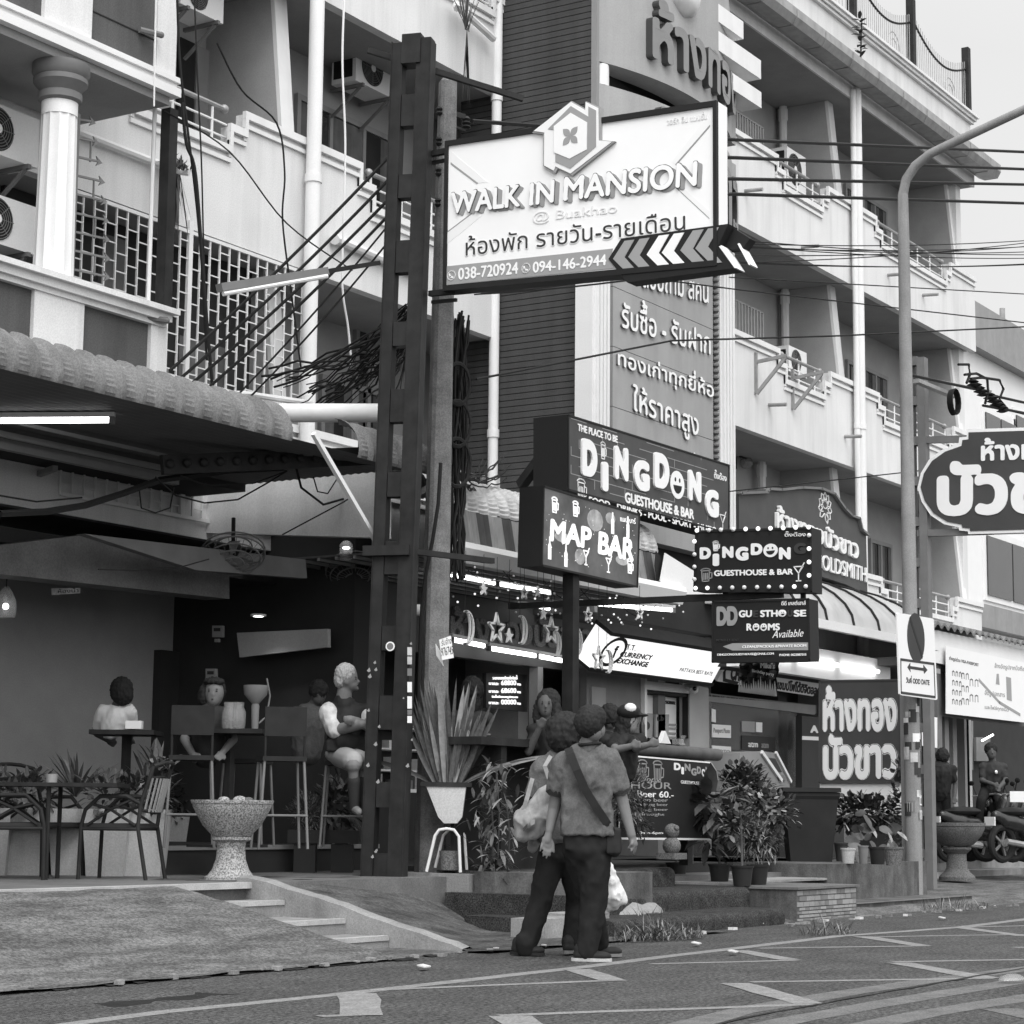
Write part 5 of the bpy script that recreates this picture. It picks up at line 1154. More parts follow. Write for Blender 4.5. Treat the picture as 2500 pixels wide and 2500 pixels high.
p = onY(845, 1345, 12.6); t = thing('lantern', 'small hanging lantern with a bright top by the steel post', 'lamp', p); b = MB(); b.lathe(p, [(.05, -.1), (.065, -.06), (.065, .06), (.03, .1)], 12, 'clear_plastic'); b.build('shade', 'clear_plastic', t); b = MB(); b.ball(p+V3(0, 0, .03), (.04, .04, .015)); b.build('bulb', 'tube', t)
p = onX(630, 1527, 16.9); p[2] = 2.95; t = thing('down_light', 'small round ceiling down-light glowing above the dark panel', 'lamp', p); b = MB(); b.lathe(p, [(.05, 0), (.05, .02)], 16, 'tube'); b.build('lens', 'tube', t)
b = MB(); b.lathe(p, [(.052, .004), (.08, .004), (.08, .024), (.052, .024)], 16); b.build('ring', 'trim_white', t)
dl = bpy.data.lights.new('down_light_beam', 'SPOT'); dl.energy = 14; dl.spot_size = R_(110); dl.spot_blend = .7; dl.shadow_soft_size = .05; do = bpy.data.objects.new('down_light_beam', dl); COL.objects.link(do); do.location = tuple(p-V3(0, 0, .03)); par(do, t)
# ---------- middle awning with upright sheets and gutter
AX0, AX1 = 17.0, 21.65
pf2 = arc(11.95, 4.0, .36, 180, 80)+[(13.9, 4.62)]
t2 = corrugated('ribbed_awning', 'bright corrugated awning with upright front sheets and box gutter', AX0, AX1, pf2, .2, .03, 'corr_light', ripple=.012, sub=8)
b = MB(); n = int((AX1-AX0)/.025); V = []
for i in range(n+1):
    x = AX0+(AX1-AX0)*i/n; ph = (x/.2) % 1; o_ = .025*(1 if ph < .3 else 0)+.008*math.sin(x*80); V += [(x, 11.59-o_, 3.99), (x, 11.52-o_, 3.6)]
M('corr_dark', .15, .55, .2, 3., streak=.35)  # darker stripes alternating with the pale ones on the front sheet
for i in range(n): k_ = int((AX0+(AX1-AX0)*i/n)/.1); b.add(V[2*i:2*i+4], [(0, 1, 3, 2)], 'corr_dark' if (k_*7) % 5 in (1, 3) else 'corr_light', True); b.build('front_sheet', 'corr_light', t2)
b = MB(); b.prism([(AX0-.1, 11.52, 3.6), (AX0-.1, 11.34, 3.62), (AX0-.1, 11.32, 3.56), (AX0-.1, 11.38, 3.42), (AX0-.1, 11.52, 3.42)], (AX1-AX0+.35, 0, 0)); b.tube([(AX0+.05, 11.45, 3.42), (AX0+.05, 11.45, 3.0), (AX0-.05, 11.45, 2.92), (AX0-.5, 11.5, 2.9)], .055, 10); b.build('gutter', 'clean_white', t2)
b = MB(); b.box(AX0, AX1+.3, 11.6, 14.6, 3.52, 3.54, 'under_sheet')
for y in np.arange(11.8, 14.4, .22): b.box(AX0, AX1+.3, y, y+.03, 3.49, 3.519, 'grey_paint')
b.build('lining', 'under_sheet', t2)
b = MB(); b.bar((AX0+.02, 11.6, 3.95), (AX0-.2, 11.3, 3.5), .03, .03); b.bar((AX0-.3, 11.2, 4.15), (AX0+1.3, 12.6, 4.3), .08, .07, mat='trim_white'); b.build('rail', 'dark_steel', t2)
# cloth flap at its right end
b = MB(); f16 = Yframe(11.4); f16.poly(b, [(1622, 1350), (1702, 1400), (1745, 1450), (1640, 1452), (1610, 1418)], 0, .01, 'clean_white'); f16.poly(b, [(1610, 1345), (1650, 1400), (1612, 1418), (1607, 1380)], -.05, -.04, 'black'); o = b.build('cloth_flap', 'clean_white'); tag(o, 'loose pale cloth flap between the awning and the bulb sign', 'cloth')
# ---------- clear arched awning of the goldsmith, lit gutter below
CX0, CX1 = 25.8, 30.4
pf3 = [(11.7+2.2*(1-math.cos(R_(a))), 3.62+.95*math.sin(R_(a))) for a in range(0, 91, 10)]
t3 = thing('clear_awning', 'arched translucent awning on curved dark ribs', 'awning', (CX0, 11.7, 3.6)); b = MB(); k = len(pf3); V = []
for x in (CX0, CX1): V += [(x, y, z) for y, z in pf3]
b.add(V, [(j, k+j, k+j+1, j+1) for j in range(k-1)], 'awning', True); b.build('sheet', 'awning', t3)
b = MB()
for i in range(6): x = CX0+(CX1-CX0)*i/5; b.tube([(x, y-.01, z+.02) for y, z in pf3], .018, 6)
b.build('rib', 'dark_steel', t3); b = MB(); b.box(CX0, CX1+.3, 11.62, 11.7, 3.52, 3.64); b.build('front_rail', 'clean_white', t3)
b = MB(); b.box(CX0-.3, CX1+.4, 12.6, 13.9, 2.98, 3.02, 'dark_wall'); b.box(CX0-.3, CX1+.4, 12.45, 12.6, 2.98, 3.4, 'sign_light'); b.build('light_box', 'sign_light', t3)
for i in range(3): x = CX0+.1+i*1.5; tube_light('bright tube along the goldsmith light box under the clear awning', (x, 12.4, 3.2), (x+1.3, 12.4, 3.2), .03, False)
# ---------- far right tiled roof with white fascia
t4 = thing('tiled_roof', 'low roof with wavy tile edge and white fascia at the right', 'roof', (36, 12, 3.5)); b = MB(); a = onY(2245, 1500, 12.0); V = []; n = 160
for i in range(n+1): x = a[0]+8*i/n; zz = 4.02+.035*math.sin(i*1.1); V += [(x, 11.95, zz-.05), (x, 11.95, zz), (x, 14, zz+.5)]
b.add(V, [(3*i+j, 3*i+3+j, 3*i+4+j, 3*i+1+j) for i in range(n) for j in (0, 1)], 'corr_roof', True); b.build('tiles', 'corr_roof', t4)
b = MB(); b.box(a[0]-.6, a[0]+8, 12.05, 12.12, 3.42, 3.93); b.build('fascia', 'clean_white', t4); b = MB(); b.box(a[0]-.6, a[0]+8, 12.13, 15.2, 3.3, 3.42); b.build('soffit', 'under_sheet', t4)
f17 = Yframe(11.98); t5 = thing('vinyl_banner', 'creased pale passport-photo banner hanging under the white fascia', 'banner', onY(2400, 1670, 11.98)); b = MB(); f17.poly(b, [(2310, 1577), (2520, 1622), (2520, 1766), (2310, 1742)], -.01, 0, 'sign_light'); b.build('sheet', 'sign_light', t5)
b = MB(); tx(b, f17, 'ถ่ายรูปด่วน VISA-PASSPORT', 2317, 2389, 1613, 1601, 1630, 0, .004, 'mid_grey', weight=.04)
for gx, gy, nx_, ny_, w in ((2325, 1640, 3, 4, 7), (2348, 1645, 2, 3, 9), (2368, 1660, 2, 2, 11)):
    for i in range(nx_):
        for j in range(ny_):
            x = gx+i*(w+1.5); y = gy+j*(23 if ny_ == 4 else 31 if ny_ == 3 else 38)+i*1.5; f17.strip(b, [(x, y+w*1.3), (x, y), (x+w*.3, y-2), (x+w*.6, y), (x+w*.65, y+w*1.3)], .02, 0, .003, 'mid_grey')
tx(b, f17, 'ล้างอัดรูปจากมือถือ', 2428, 2500, 1634, 1618, 1642, 0, .004, 'sign_mid', weight=.03); tx(b, f17, 'อัดรูปเอกสาร', 2404, 2453, 1700, 1684, 1706, 0, .004, 'sign_mid', weight=.03); tx(b, f17, 'และไฟล์ทุกชนิด', 2404, 2462, 1733, 1720, 1740, 0, .004, 'sign_mid', weight=.03)
f17.strip(b, [(2390, 1660), (2440, 1715), (2490, 1745)], .05, 0, .003, 'sign_mid'); f17.poly(b, [(2456, 1652), (2468, 1655), (2470, 1712), (2458, 1708)], 0, .003, 'sign_mid'); f17.poly(b, [(2433, 1645), (2438, 1645), (2440, 1672), (2431, 1670)], 0, .003, 'sign_mid'); b.build('lettering', 'sign_mid', t5)
# ---------- far white building behind
t6 = thing('white_house', 'plain white building beyond the end of the flats', 'building', (60, 20, 0)); b = MB(); b.box(44, 90, 19, 40, 0, 14.0, 'clean_white'); b.box(43.8, 90, 18.7, 40, 13.2, 14.4, 'grey_paint'); b.build('wall', 'clean_white', t6)
for (x0, y0, x1, y1) in ((2405, 1347, 2520, 1452), (2400, 1040, 2470, 1055), (2475, 1036, 2520, 1052)):
    a = onY(x0, y1, 19); c = onY(x1, y0, 19); b = MB(); b.box(a[0]-.15, c[0]+.15, 18.94, 18.999, a[2]-.15, c[2]+.2); w_ = b.build('window', 'clean_white', t6); b = MB(); b.box(a[0], (a[0]+c[0])/2-.05, 18.9, 18.93, a[2], c[2]); b.box((a[0]+c[0])/2+.05, c[0], 18.9, 18.93, a[2], c[2]); b.build('pane', 'glass_dark', w_)
b = MB(); b.box(55, 60, 22, 26, 14.4, 15.2, 'grey_paint'); b.tube([(56, 19.2, 14.4), (56, 19.2, 15.0)], .08, 8, 'galv'); b.build('roof_vent', 'grey_paint', t6)
a = onY(2350, 1500, 19); b = MB(); b.box(44, 90, 18.6, 18.98, a[2]-.3, a[2]+.3, 'grey_paint'); b.build('ledge', 'grey_paint', t6)
# ================================================================== SHOPFRONTS UNDER THE AWNINGS
gs = thing('gold_shop', 'brightly lit gold shop window under the middle awning', 'shopfront', (20.5, 13.6, .5))
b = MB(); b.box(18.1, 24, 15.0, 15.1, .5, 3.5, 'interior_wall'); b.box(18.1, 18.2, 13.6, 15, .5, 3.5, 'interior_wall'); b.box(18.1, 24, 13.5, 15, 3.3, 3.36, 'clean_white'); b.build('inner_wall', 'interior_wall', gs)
f18 = Yframe(13.45); b = MB(); b.box(17.95, 24, 13.46, 13.6, 2.78, 3.5, 'sign_red'); b.build('fascia', 'sign_red', gs)
b = MB(); text(b, f18, 'ห้างทองบัวขาว', (1095, 1560), (1440, 1590), (1095, 1478), .0, .03, 'dark_granite', .05, 30); b.build('lettering', 'dark_granite', gs)
for px in (1312, 1430):
    p = onY(px, 1700, 13.5); b = MB(); b.box(p[0]-.06, p[0]+.06, 13.46, 13.58, .5, 2.78); b.build('mullion', 'grey_paint', gs)
b = MB(); b.box(18.2, 23.2, 14.2, 14.9, .5, 1.25, 'dark_wall'); b.box(18.2, 23.2, 14.2, 14.9, 1.251, 1.29, 'clean_white')
for z in (1.5, 1.75, 2.0): b.box(18.6, 23.2, 14.6, 14.95, z, z+.02, 'clean_white')
rr = random.Random(9)
for i in range(60): x = 18.7+4.3*rr.random(); z = rr.choice((1.29, 1.52, 1.77, 2.02)); h = rr.uniform(.06, .18); b.box(x, x+rr.uniform(.04, .12), 14.62, 14.9, z, z+h, rr.choice(('clean_white', 'sign_light', 'grey_paint', 'mid_grey', 'galv')))
b.build('display_shelf', 'clean_white', gs)
for a, c in (((1105, 1562), (1181, 1577)), ((1196, 1583), (1306, 1601)), ((1312, 1602), (1381, 1615))): tube_light('lit tube in the row along the gold shop fascia', onY(*a, 13.3), onY(*c, 13.3), .025)
for a, c in (((1118, 1608), (1226, 1622)), ((1172, 1621), (1230, 1630)), ((1100, 1625), (1140, 1634))): tube_light('thin lit tube inside the gold shop', onZ(*a, 3.1), onZ(*c, 3.1), .018, False, mat='tube')
for a, c in (((1082, 1400), (1206, 1424)), ((1216, 1426), (1341, 1447)), ((1305, 1479), (1382, 1496)), ((1412, 1501), (1532, 1522)), ((1541, 1523), (1640, 1541)), ((1390, 1470), (1640, 1490))): tube_light('lit tube under the middle awning lining', onZ(*a, 3.46), onZ(*c, 3.46), .02)
f19 = Yframe(13.7); t = thing('price_board', 'dark digital gold price board with glowing figures in the shop window', 'price board', onY(1238, 1690, 13.7)); b = MB(); f19.poly(b, [(1187, 1643), (1288, 1647), (1288, 1738), (1187, 1728)], -.05, 0, 'sign_dark'); b.build('board', 'sign_dark', t)
b = MB(); k_ = dict(d0=0., d1=.01, mat='lit_box')
tx(b, f19, 'ราคาทองคำแท่งวันนี้', 1202, 1262, 1659, 1648, 1659, **k_)
for y, s in ((1673, '68800'), (1692, '68600'), (1720, '00000')): tx(b, f19, s, 1223, 1259, y, y-12, y, weight=.02, **k_); tx(b, f19, 'บาท', 1262, 1270, y, y-5, y+1, **k_); tx(b, f19, 'บาทละ', 1193, 1217, y-1, y-7, y, **k_)
tx(b, f19, 'รับซื้อคืนทองรูปพรรณ', 1200, 1263, 1705, 1696, 1706, **k_); b.build('figures', 'lit_box', t)
# ---------- currency exchange
TL = onY(1492, 1548, 12.6); BL = onX(1440, 1630, TL[0]); f20 = Frame(TL, (1, 0, 0), TL-BL)
if f20.N[1] > 0: f20.N = -f20.N
t = thing('exchange_sign', 'glowing white tilted light box reading T.T. CURRENCY EXCHANGE', 'sign', TL); b = MB(); f20.poly(b, [(1492, 1548), (1778, 1594), (1737, 1668), (1440, 1630)], -.25, 0, 'lit_box'); b.build('light_box', 'lit_box', t)
b = MB(); f20.strip(b, [(1492, 1546), (1780, 1592)], .05, -.26, .02, 'black'); f20.strip(b, [(1440, 1633), (1738, 1671)], .05, -.26, .02, 'black'); b.build('rim', 'black', t)
F6 = lambda x, y: (1440+.2381*x, 1540+.2381*y); b = MB()
tx(b, f20, 'T.T.', *[F6(370, 0)[0], F6(465, 0)[0], F6(0, 190)[1], F6(0, 135)[1], F6(0, 205)[1]], d0=0, d1=.005, mat='sign_dark', dx=3, weight=.03); tx(b, f20, 'CURRENCY', F6(300, 0)[0], F6(625, 0)[0], F6(0, 262)[1], F6(0, 210)[1], F6(0, 300)[1], d0=0, d1=.005, mat='sign_dark', dx=6, weight=.04)
tx(b, f20, 'EXCHANGE', F6(270, 0)[0], F6(585, 0)[0], F6(0, 330)[1], F6(0, 275)[1], F6(0, 375)[1], d0=0, d1=.005, mat='sign_dark', dx=6, weight=.05); tx(b, f20, 'PATTAYA BEST RATE', F6(915, 0)[0], F6(1250, 0)[0], F6(0, 415)[1], F6(0, 375)[1], F6(0, 460)[1], d0=0, d1=.005, mat='sign_mid', dx=4, weight=.02)
c = f20.px(*F6(240, 215)); rx = .3; f20.strip(b, circ(f20, c, .25, .19, 26), .045, 0, .005, 'sign_dark', px=False, closed=True); tx(b, f20, 'ƒ', F6(215, 0)[0], F6(270, 0)[0], F6(0, 280)[1], F6(0, 150)[1], F6(0, 285)[1], d0=0, d1=.005, mat='sign_dark', dx=8, weight=.06); b.build('lettering', 'sign_dark', t)
ex = thing('exchange_booth', 'grey exchange booth front with a shuttered window and poster', 'shopfront', (24, 13.2, .5)); f21 = Yframe(13.25)
b = MB(); f21.poly(b, [(1432, 1630), (1570, 1650), (1570, 1830), (1432, 1840)], -.1, 0, 'mid_grey'); b.build('booth_wall', 'mid_grey', ex); b = MB(); f21.poly(b, [(1440, 1676), (1474, 1680), (1474, 1770), (1440, 1770)], 0, .03, 'grey_paint'); b.build('door', 'grey_paint', ex); b = MB(); f21.poly(b, [(1675, 1670), (1722, 1680), (1724, 1850), (1676, 1850)], -.1, .05, 'recess'); b.build('booth_wall', 'mid_grey', ex)
b = MB(); f21.poly(b, [(1566, 1655), (1676, 1668), (1676, 1850), (1566, 1850)], -.5, -.3, 'interior_wall'); b.build('inner_wall', 'interior_wall', ex)
b = MB(); f21.strip(b, [(1567, 1656), (1567, 1850)], .06, -.05, .06, 'trim_white'); f21.strip(b, [(1676, 1695), (1676, 1800)], .05, -.05, .03, 'black'); f21.poly(b, [(1568, 1662), (1680, 1675), (1680, 1694), (1568, 1683)], -.1, .04, 'trim_white'); f21.poly(b, [(1568, 1685), (1676, 1696), (1676, 1702), (1568, 1690)], -.1, .02, 'black'); b.build('window', 'trim_white', ex)
b = MB(); f21.poly(b, [(1569, 1692), (1672, 1704), (1672, 1805), (1569, 1800)], -.15, -.13, 'sign_light'); f21.poly(b, [(1558, 1738), (1608, 1742), (1606, 1800), (1558, 1800)], -.1, -.08, 'sign_mid'); f21.poly(b, [(1609, 1744), (1642, 1744), (1640, 1800), (1609, 1800)], -.08, -.05, 'sign_mid')
tx(b, f21, 'MC 125620022', 1627, 1669, 1716, 1708, 1720, -.13, -.12, 'sign_dark', weight=.04); tx(b, f21, 'b', 1575, 1597, 1783, 1752, 1783, -.08, -.06, 'sign_dark', weight=.08); tx(b, f21, 't.b', 1612, 1627, 1760, 1746, 1760, -.05, -.04, 'sign_dark', weight=.03)
for y in (1766, 1775, 1787, 1797): f21.poly(b, [(1645, y), (1670, y+1), (1670, y+5), (1645, y+4)], -.12, -.11, 'sign_mid')
b.build('poster', 'sign_light', ex)
p = onY(1693, 1682, 13.1); t = thing('security_camera', 'white dome camera beside the exchange window', 'camera', p); b = MB(); b.ball(p, .07); b.tube([p, p+V3(0, .15, .05)], .04, 8); b.build('housing', 'clean_white', t); b = MB(); b.ball(p+V3(-.05, -.045, 0), .03); b.build('lens', 'black_gloss', t)
# ---------- photo shop
TL2 = onY(1790, 1600, 12.8); BL2 = onX(1752, 1662, TL2[0]); f22 = Frame(TL2, (1, 0, 0), TL2-BL2)
if f22.N[1] > 0: f22.N = -f22.N
ph = thing('photo_shop', 'dim photo shop with glass front, film banner and stickers', 'shopfront', (27, 13.4, .4))
t = thing('photo_shop_sign', 'pale tilted sign of the photo shop with dark italic letters', 'sign', TL2); b = MB(); f22.poly(b, [(1785, 1600), (2022, 1640), (1985, 1700), (1750, 1663)], -.2, 0, 'sign_face'); b.build('board', 'sign_face', t)
b = MB(); tx(b, f22, 'CHAMP', 1782, 1835, 1660, 1626, 1668, 0, .005, 'sign_dark', dx=4, weight=.08); tx(b, f22, 'แชมป์โฟโต้ดิจิตอล', 1893, 1992, 1682, 1655, 1697, 0, .005, 'sign_dark', dx=4, weight=.06); f22.strip(b, [(1787, 1612), (1768, 1640), (1768, 1660), (1800, 1668)], .05, 0, .004, 'sign_dark'); b.build('lettering', 'sign_dark', t)
f23 = Yframe(13.3); b = MB(); f23.poly(b, [(1722, 1700), (1985, 1722), (1985, 1745), (1722, 1712)], 0, .03, 'grey_paint'); f23.poly(b, [(1722, 1692), (1990, 1722), (1990, 1742), (1722, 1709)], .0, .02, 'mid_grey'); b.build('film_banner', 'mid_grey', ph)
b = MB()
for i in range(4): x = 1726+i*45; tx(b, f23, 'FUJIFILM', x, x+38, 1708+i*5, 1696+i*5, 1712+i*5, .02, .026, 'sign_dark', weight=.04)
b.build('lettering', 'sign_dark', ph)
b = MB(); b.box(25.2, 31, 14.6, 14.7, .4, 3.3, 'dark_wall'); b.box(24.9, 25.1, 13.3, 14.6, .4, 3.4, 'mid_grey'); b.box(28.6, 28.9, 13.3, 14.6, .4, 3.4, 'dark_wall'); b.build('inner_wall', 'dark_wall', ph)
b = MB(); f23.poly(b, [(1726, 1712), (1945, 1740), (1945, 1960), (1726, 1980)], 0, .005, 'glass_pane'); b.build('pane', 'glass_pane', ph)
b = MB()
for (x0, y0, x1, y1), s in (((1734, 1768, 1780, 1800), 'Passport Photo'), ((1734, 1820, 1780, 1846), 'PHOTO'), ((1734, 1850, 1780, 1910), None), ((1733, 1730, 1743, 1762), None)):
    f23.poly(b, [(x0, y0), (x1, y0+3), (x1, y1+2), (x0, y1)], .02, .03, 'sign_light')
    if s: tx(b, f23, s, x0+3, x1-3, y1-8, y0+9, y1-6, .03, .034, 'sign_mid', weight=.05)
tx(b, f23, 'ปริ้นเอกสาร', 1736, 1778, 1874, 1858, 1876, .03, .034, 'sign_dark', weight=.04); tx(b, f23, 'ถ่ายเอกสาร', 1736, 1778, 1898, 1884, 1900, .03, .034, 'sign_dark', weight=.04)
f23.poly(b, [(1808, 1760), (1840, 1762), (1840, 1788), (1808, 1786)], .01, .02, 'sign_mid'); f23.poly(b, [(1843, 1763), (1858, 1764), (1858, 1788), (1843, 1787)], .01, .02, 'sign_light'); f23.poly(b, [(1808, 1795), (1890, 1800), (1890, 1832), (1808, 1830)], .01, .02, 'sign_dark'); tx(b, f23, 'atm', 1823, 1846, 1824, 1812, 1825, .02, .03, 'sign_white', weight=.03); tx(b, f23, 'atm', 1855, 1872, 1826, 1814, 1827, .02, .03, 'sign_mid', weight=.03)
b.build('window_sticker', 'sign_light', ph)
t = thing('cash_machine', 'pale sloping cash machine behind the bushes', 'cash machine', onY(1860, 1930, 12.6)); f24 = Yframe(12.55); b = MB(); f24.poly(b, [(1806, 1838), (1860, 1834), (1892, 1838), (1928, 1908), (1928, 1990), (1800, 1990)], -.5, 0, 'grey_paint'); b.build('cabinet', 'grey_paint', t); b = MB(); f24.poly(b, [(1872, 1850), (1890, 1852), (1906, 1885), (1890, 1884)], .0, .02, 'sign_dark'); f24.poly(b, [(1893, 1890), (1910, 1892), (1916, 1906), (1900, 1906)], 0, .02, 'mid_grey'); b.build('screen', 'sign_dark', t)
b = MB(); f24.strip(b, [(1858, 1837), (1905, 1905)], .05, 0, .03, 'clean_white'); f24.strip(b, [(1892, 1838), (1928, 1908)], .04, 0, .03, 'clean_white'); b.build('edge_trim', 'clean_white', t)
f25 = Yframe(12.9); b = MB(); f25.poly(b, [(1958, 1748), (2003, 1752), (2003, 1925), (1958, 1925)], -.1, 0, 'sign_dark'); tx(b, f25, 'A', 1978, 1997, 1789, 1770, 1790, 0, .006, 'sign_light', weight=.07); f25.poly(b, [(1958, 1797), (2003, 1799), (2003, 1808), (1958, 1806)], 0, .005, 'sign_light'); o = b.build('standing_sign', 'sign_dark'); tag(o, 'dark standing sign with a big white letter A beside the red panel', 'sign')
t = thing('birthday_banner', 'black and silver shiny party banner hung below the rooms sign', 'banner', onX(1860, 1650, 18.8)); f26 = Xframe(18.9); b = MB(); n = 14; V = []
for i in range(n+1):
    for j in range(9):
        q = f26.px(1808+92*i/n, 1616+(72+10*i/n)*j/8); V.append(f26.w(*q, .03*math.sin(i*1.7+j*.6)+.02*math.sin(j*2.1)))
b.add(V, [(i*9+j, (i+1)*9+j, (i+1)*9+j+1, i*9+j+1) for i in range(n) for j in range(8)], 'black_gloss', True); b.build('sheet', 'black_gloss', t)
b = MB(); tx(b, f26, "Mike's", 1863, 1898, 1632, 1617, 1634, .06, .062, 'sign_light', weight=.06); tx(b, f26, 'Birthday party', 1843, 1896, 1644, 1634, 1654, .06, .062, 'sign_light', weight=.01)
for k in range(16): x = 1812+86*k/15; f26.poly(b, [(x-4, 1690+k*.7), (x-1, 1660+rr.uniform(-8, 14)), (x+4, 1690+k*.7)], .05, .056, 'galv')
b.build('lettering', 'sign_light', t)
# right-hand shops: dim interior, posts, notices
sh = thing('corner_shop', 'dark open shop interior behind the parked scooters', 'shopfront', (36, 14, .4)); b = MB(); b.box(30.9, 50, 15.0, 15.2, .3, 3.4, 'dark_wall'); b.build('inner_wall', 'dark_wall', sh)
for px, Y, lo, hi_, mt in ((2302, 12.6, 1705, 1960, 'sign_mid'), (2322, 13.0, 1720, 1960, 'recess'), (2285, 12.2, 1720, 1980, 'mid_grey')): p = onY(px, hi_, Y); p2 = onY(px, lo, Y); b = MB(); b.box(p[0]-.09, p[0]+.09, Y-.09, Y+.09, .35, 3.4); b.build('post', mt, sh)
f27 = Yframe(12.1); b = MB(); f27.poly(b, [(2271, 1750), (2284, 1752), (2284, 1826), (2272, 1824)], 0, .03, 'sign_light'); f27.poly(b, [(2243, 1765), (2258, 1766), (2258, 1822), (2243, 1820)], 0, .03, 'sign_light'); o = b.build('notice', 'sign_light'); tag(o, 'narrow white notices on the posts behind the lamp post', 'notice')
f28 = Yframe(14.9); b = MB(); f28.poly(b, [(2345, 1760), (2370, 1760), (2370, 1880), (2345, 1880)], 0, .05, 'mid_grey'); f28.poly(b, [(2378, 1800), (2412, 1800), (2412, 1858), (2378, 1858)], 0, .05, 'mid_grey'); b.build('shutter', 'mid_grey', sh)
b = MB(); p = onY(2312, 1758, 12.2); b.box(31.5, 40, 12.16, 12.2, 2.62, 3.3); o = b.build('shade_cloth', 'mid_grey'); tag(o, 'grey shade cloth hanging below the pale banner', 'cloth')
tube_light('lit tube seen inside the dark corner shop', onY(2398, 1808, 14.6), onY(2424, 1794, 14.6), .02, False); 
# ================================================================== GARLANDS of stars and moons
f29 = Yframe(11.2)
def G(x, y): return f29.px(*D5(x, y))
def star(c, r, hollow=True, label='star', zt=3.5):
    t = thing('hanging_star', label, 'decoration', f29.w(*c), 'star and moon decorations over the bar'); b = MB(); P = [c+(r if k % 2 == 0 else r*.42)*np.array([math.sin(R_(36*k)), math.cos(R_(36*k))]) for k in range(10)]
    if hollow: f29.strip(b, P, r*.14, -.01, .01, 'clean_white', px=False, closed=True)
    else: f29.poly(b, P, -.01, .01, 'clean_white', px=False)
    b.build('shape', 'clean_white', t); b = MB(); b.tube([f29.w(c[0], c[1]+r), f29.w(c[0], zt)], .003, 4); b.build('string', 'cable', t)
def moon(c, r, label, zt=3.5, flip=1):
    t = thing('hanging_moon', label, 'decoration', f29.w(*c), 'star and moon decorations over the bar'); b = MB(); o_ = [c+np.array([flip*r*.75*math.cos(R_(a)), r*math.sin(R_(a))]) for a in range(-110, 111, 15)]; i_ = [c+np.array([flip*(r*.5*math.cos(R_(a))-.02), r*.98*math.sin(R_(a))]) for a in range(105, -106, -15)]
    f29.strip(b, o_+i_, r*.09, -.01, .01, 'clean_white', px=False, closed=True); b.build('shape', 'clean_white', t); b = MB(); b.tube([f29.w(c[0]-flip*.03, c[1]+r), f29.w(c[0]-flip*.03, zt)], .003, 4); b.build('string', 'cable', t)
star(G(885, 1578), .15, True, 'large hollow star nearest the concrete pole'); star(G(1172, 1590), .14, True, 'hollow star left of the dark sign post'); star(G(950, 1617), .08, False, 'small solid star between the two hollow stars'); star(G(817, 1370), .07, False, 'small solid star high beside the concrete pole')
star(G(1130, 1500), .07, False, 'small solid star left of the post, higher than the hollow one'); star(G(1365, 1505), .08, True, 'hollow star right of the dark sign post'); star(G(1635, 1495), .08, True, 'hollow star far right below the awning gutter'); star(G(1268, 1390), .07, False, 'small star in front of the dark sign post top'); star(G(1420, 1735), .13, True, 'hollow star in front of the glowing exchange sign'); star(G(1100, 1385), .06, False, 'tiny star below the awning lining'); star(G(1030, 1390), .07, True, 'dim hollow star under the awning lining')
moon(G(728, 1572), .16, 'crescent moon nearest the concrete pole'); moon(G(1015, 1585), .14, 'slim crescent between the hollow stars'); moon(G(1195, 1660), .13, 'crescent below the second hollow star'); moon(G(1305, 1645), .14, 'crescent just right of the dark sign post'); moon(G(1470, 1750), .12, 'crescent in front of the glowing exchange sign')
b = MB()
for i in range(90):
    x = 17.2+4.6*rnd.random(); z = 3.1+.3*rnd.random(); b.ball((x, 11.2+.8*rnd.random(), z), .012, 'bulb' if i % 3 == 0 else 'clean_white', 6, 4)
for k in range(5): xs = 17.1+k*.95; b.tube([(xs+.95*i/10, 11.3+.1*k, 3.42-.16*math.sin(math.pi*i/10)) for i in range(11)], .005, 4, 'cable')
o = b.build('fairy_lights', 'bulb'); tag(o, 'strings of tiny fairy lights under the middle awning', 'string lights')
# ================================================================== WIRES
def wire(name, label, pts, r=.012, sag=0., cat='cable', group=None, n=16):
    P = []
    for a, c in zip(pts[:-1], pts[1:]):
        for i in range(n): t_ = i/n; p = np.array(a)+(np.array(c)-np.array(a))*t_; p[2] -= sag*4*t_*(1-t_); P.append(p)
    P.append(np.array(pts[-1])); b = MB(); b.tube(P, r, 5); o = b.build(name, 'cable'); tag(o, label, cat, group); return o
for i, (ya, yb) in enumerate(((341, 372), (385, 414), (437, 451), (474, 497))):
    a = onY(1790, ya, 10.4); c = onY(2520, yb, 9.9); s_ = V3(16.7, 10.95, PTz-.35-.3*i); wire('power_line', ('topmost', 'second', 'third', 'lowest')[i]+' thick power line running right from the big sign', [s_, a, c], .022, 0, group='thick power lines')
for i in range(9):
    ya = 583+rnd.uniform(0, 62); yb = 580+rnd.uniform(0, 70); wire('telephone_line', 'thin line in the sheaf crossing in front of the flats', [V3(16.7, 10.9, 5.9), onY(1800, ya, 10.5), onY(2520, yb, 10)], .007, .05, group='sheaf of thin lines')
wire('telephone_line', 'thin slanting line crossing the tower lettering to the far right', [onY(1560, 676, 11.5), onY(1800, 707, 11), onY(2520, 790, 10)], .009); wire('telephone_line', 'long level line from the cable coil across the tower', [V3(16.6, 10.8, 5.05), onY(1640, 832, 11.2), onY(2050, 820, 10.6), onY(2520, 797, 10)], .012)
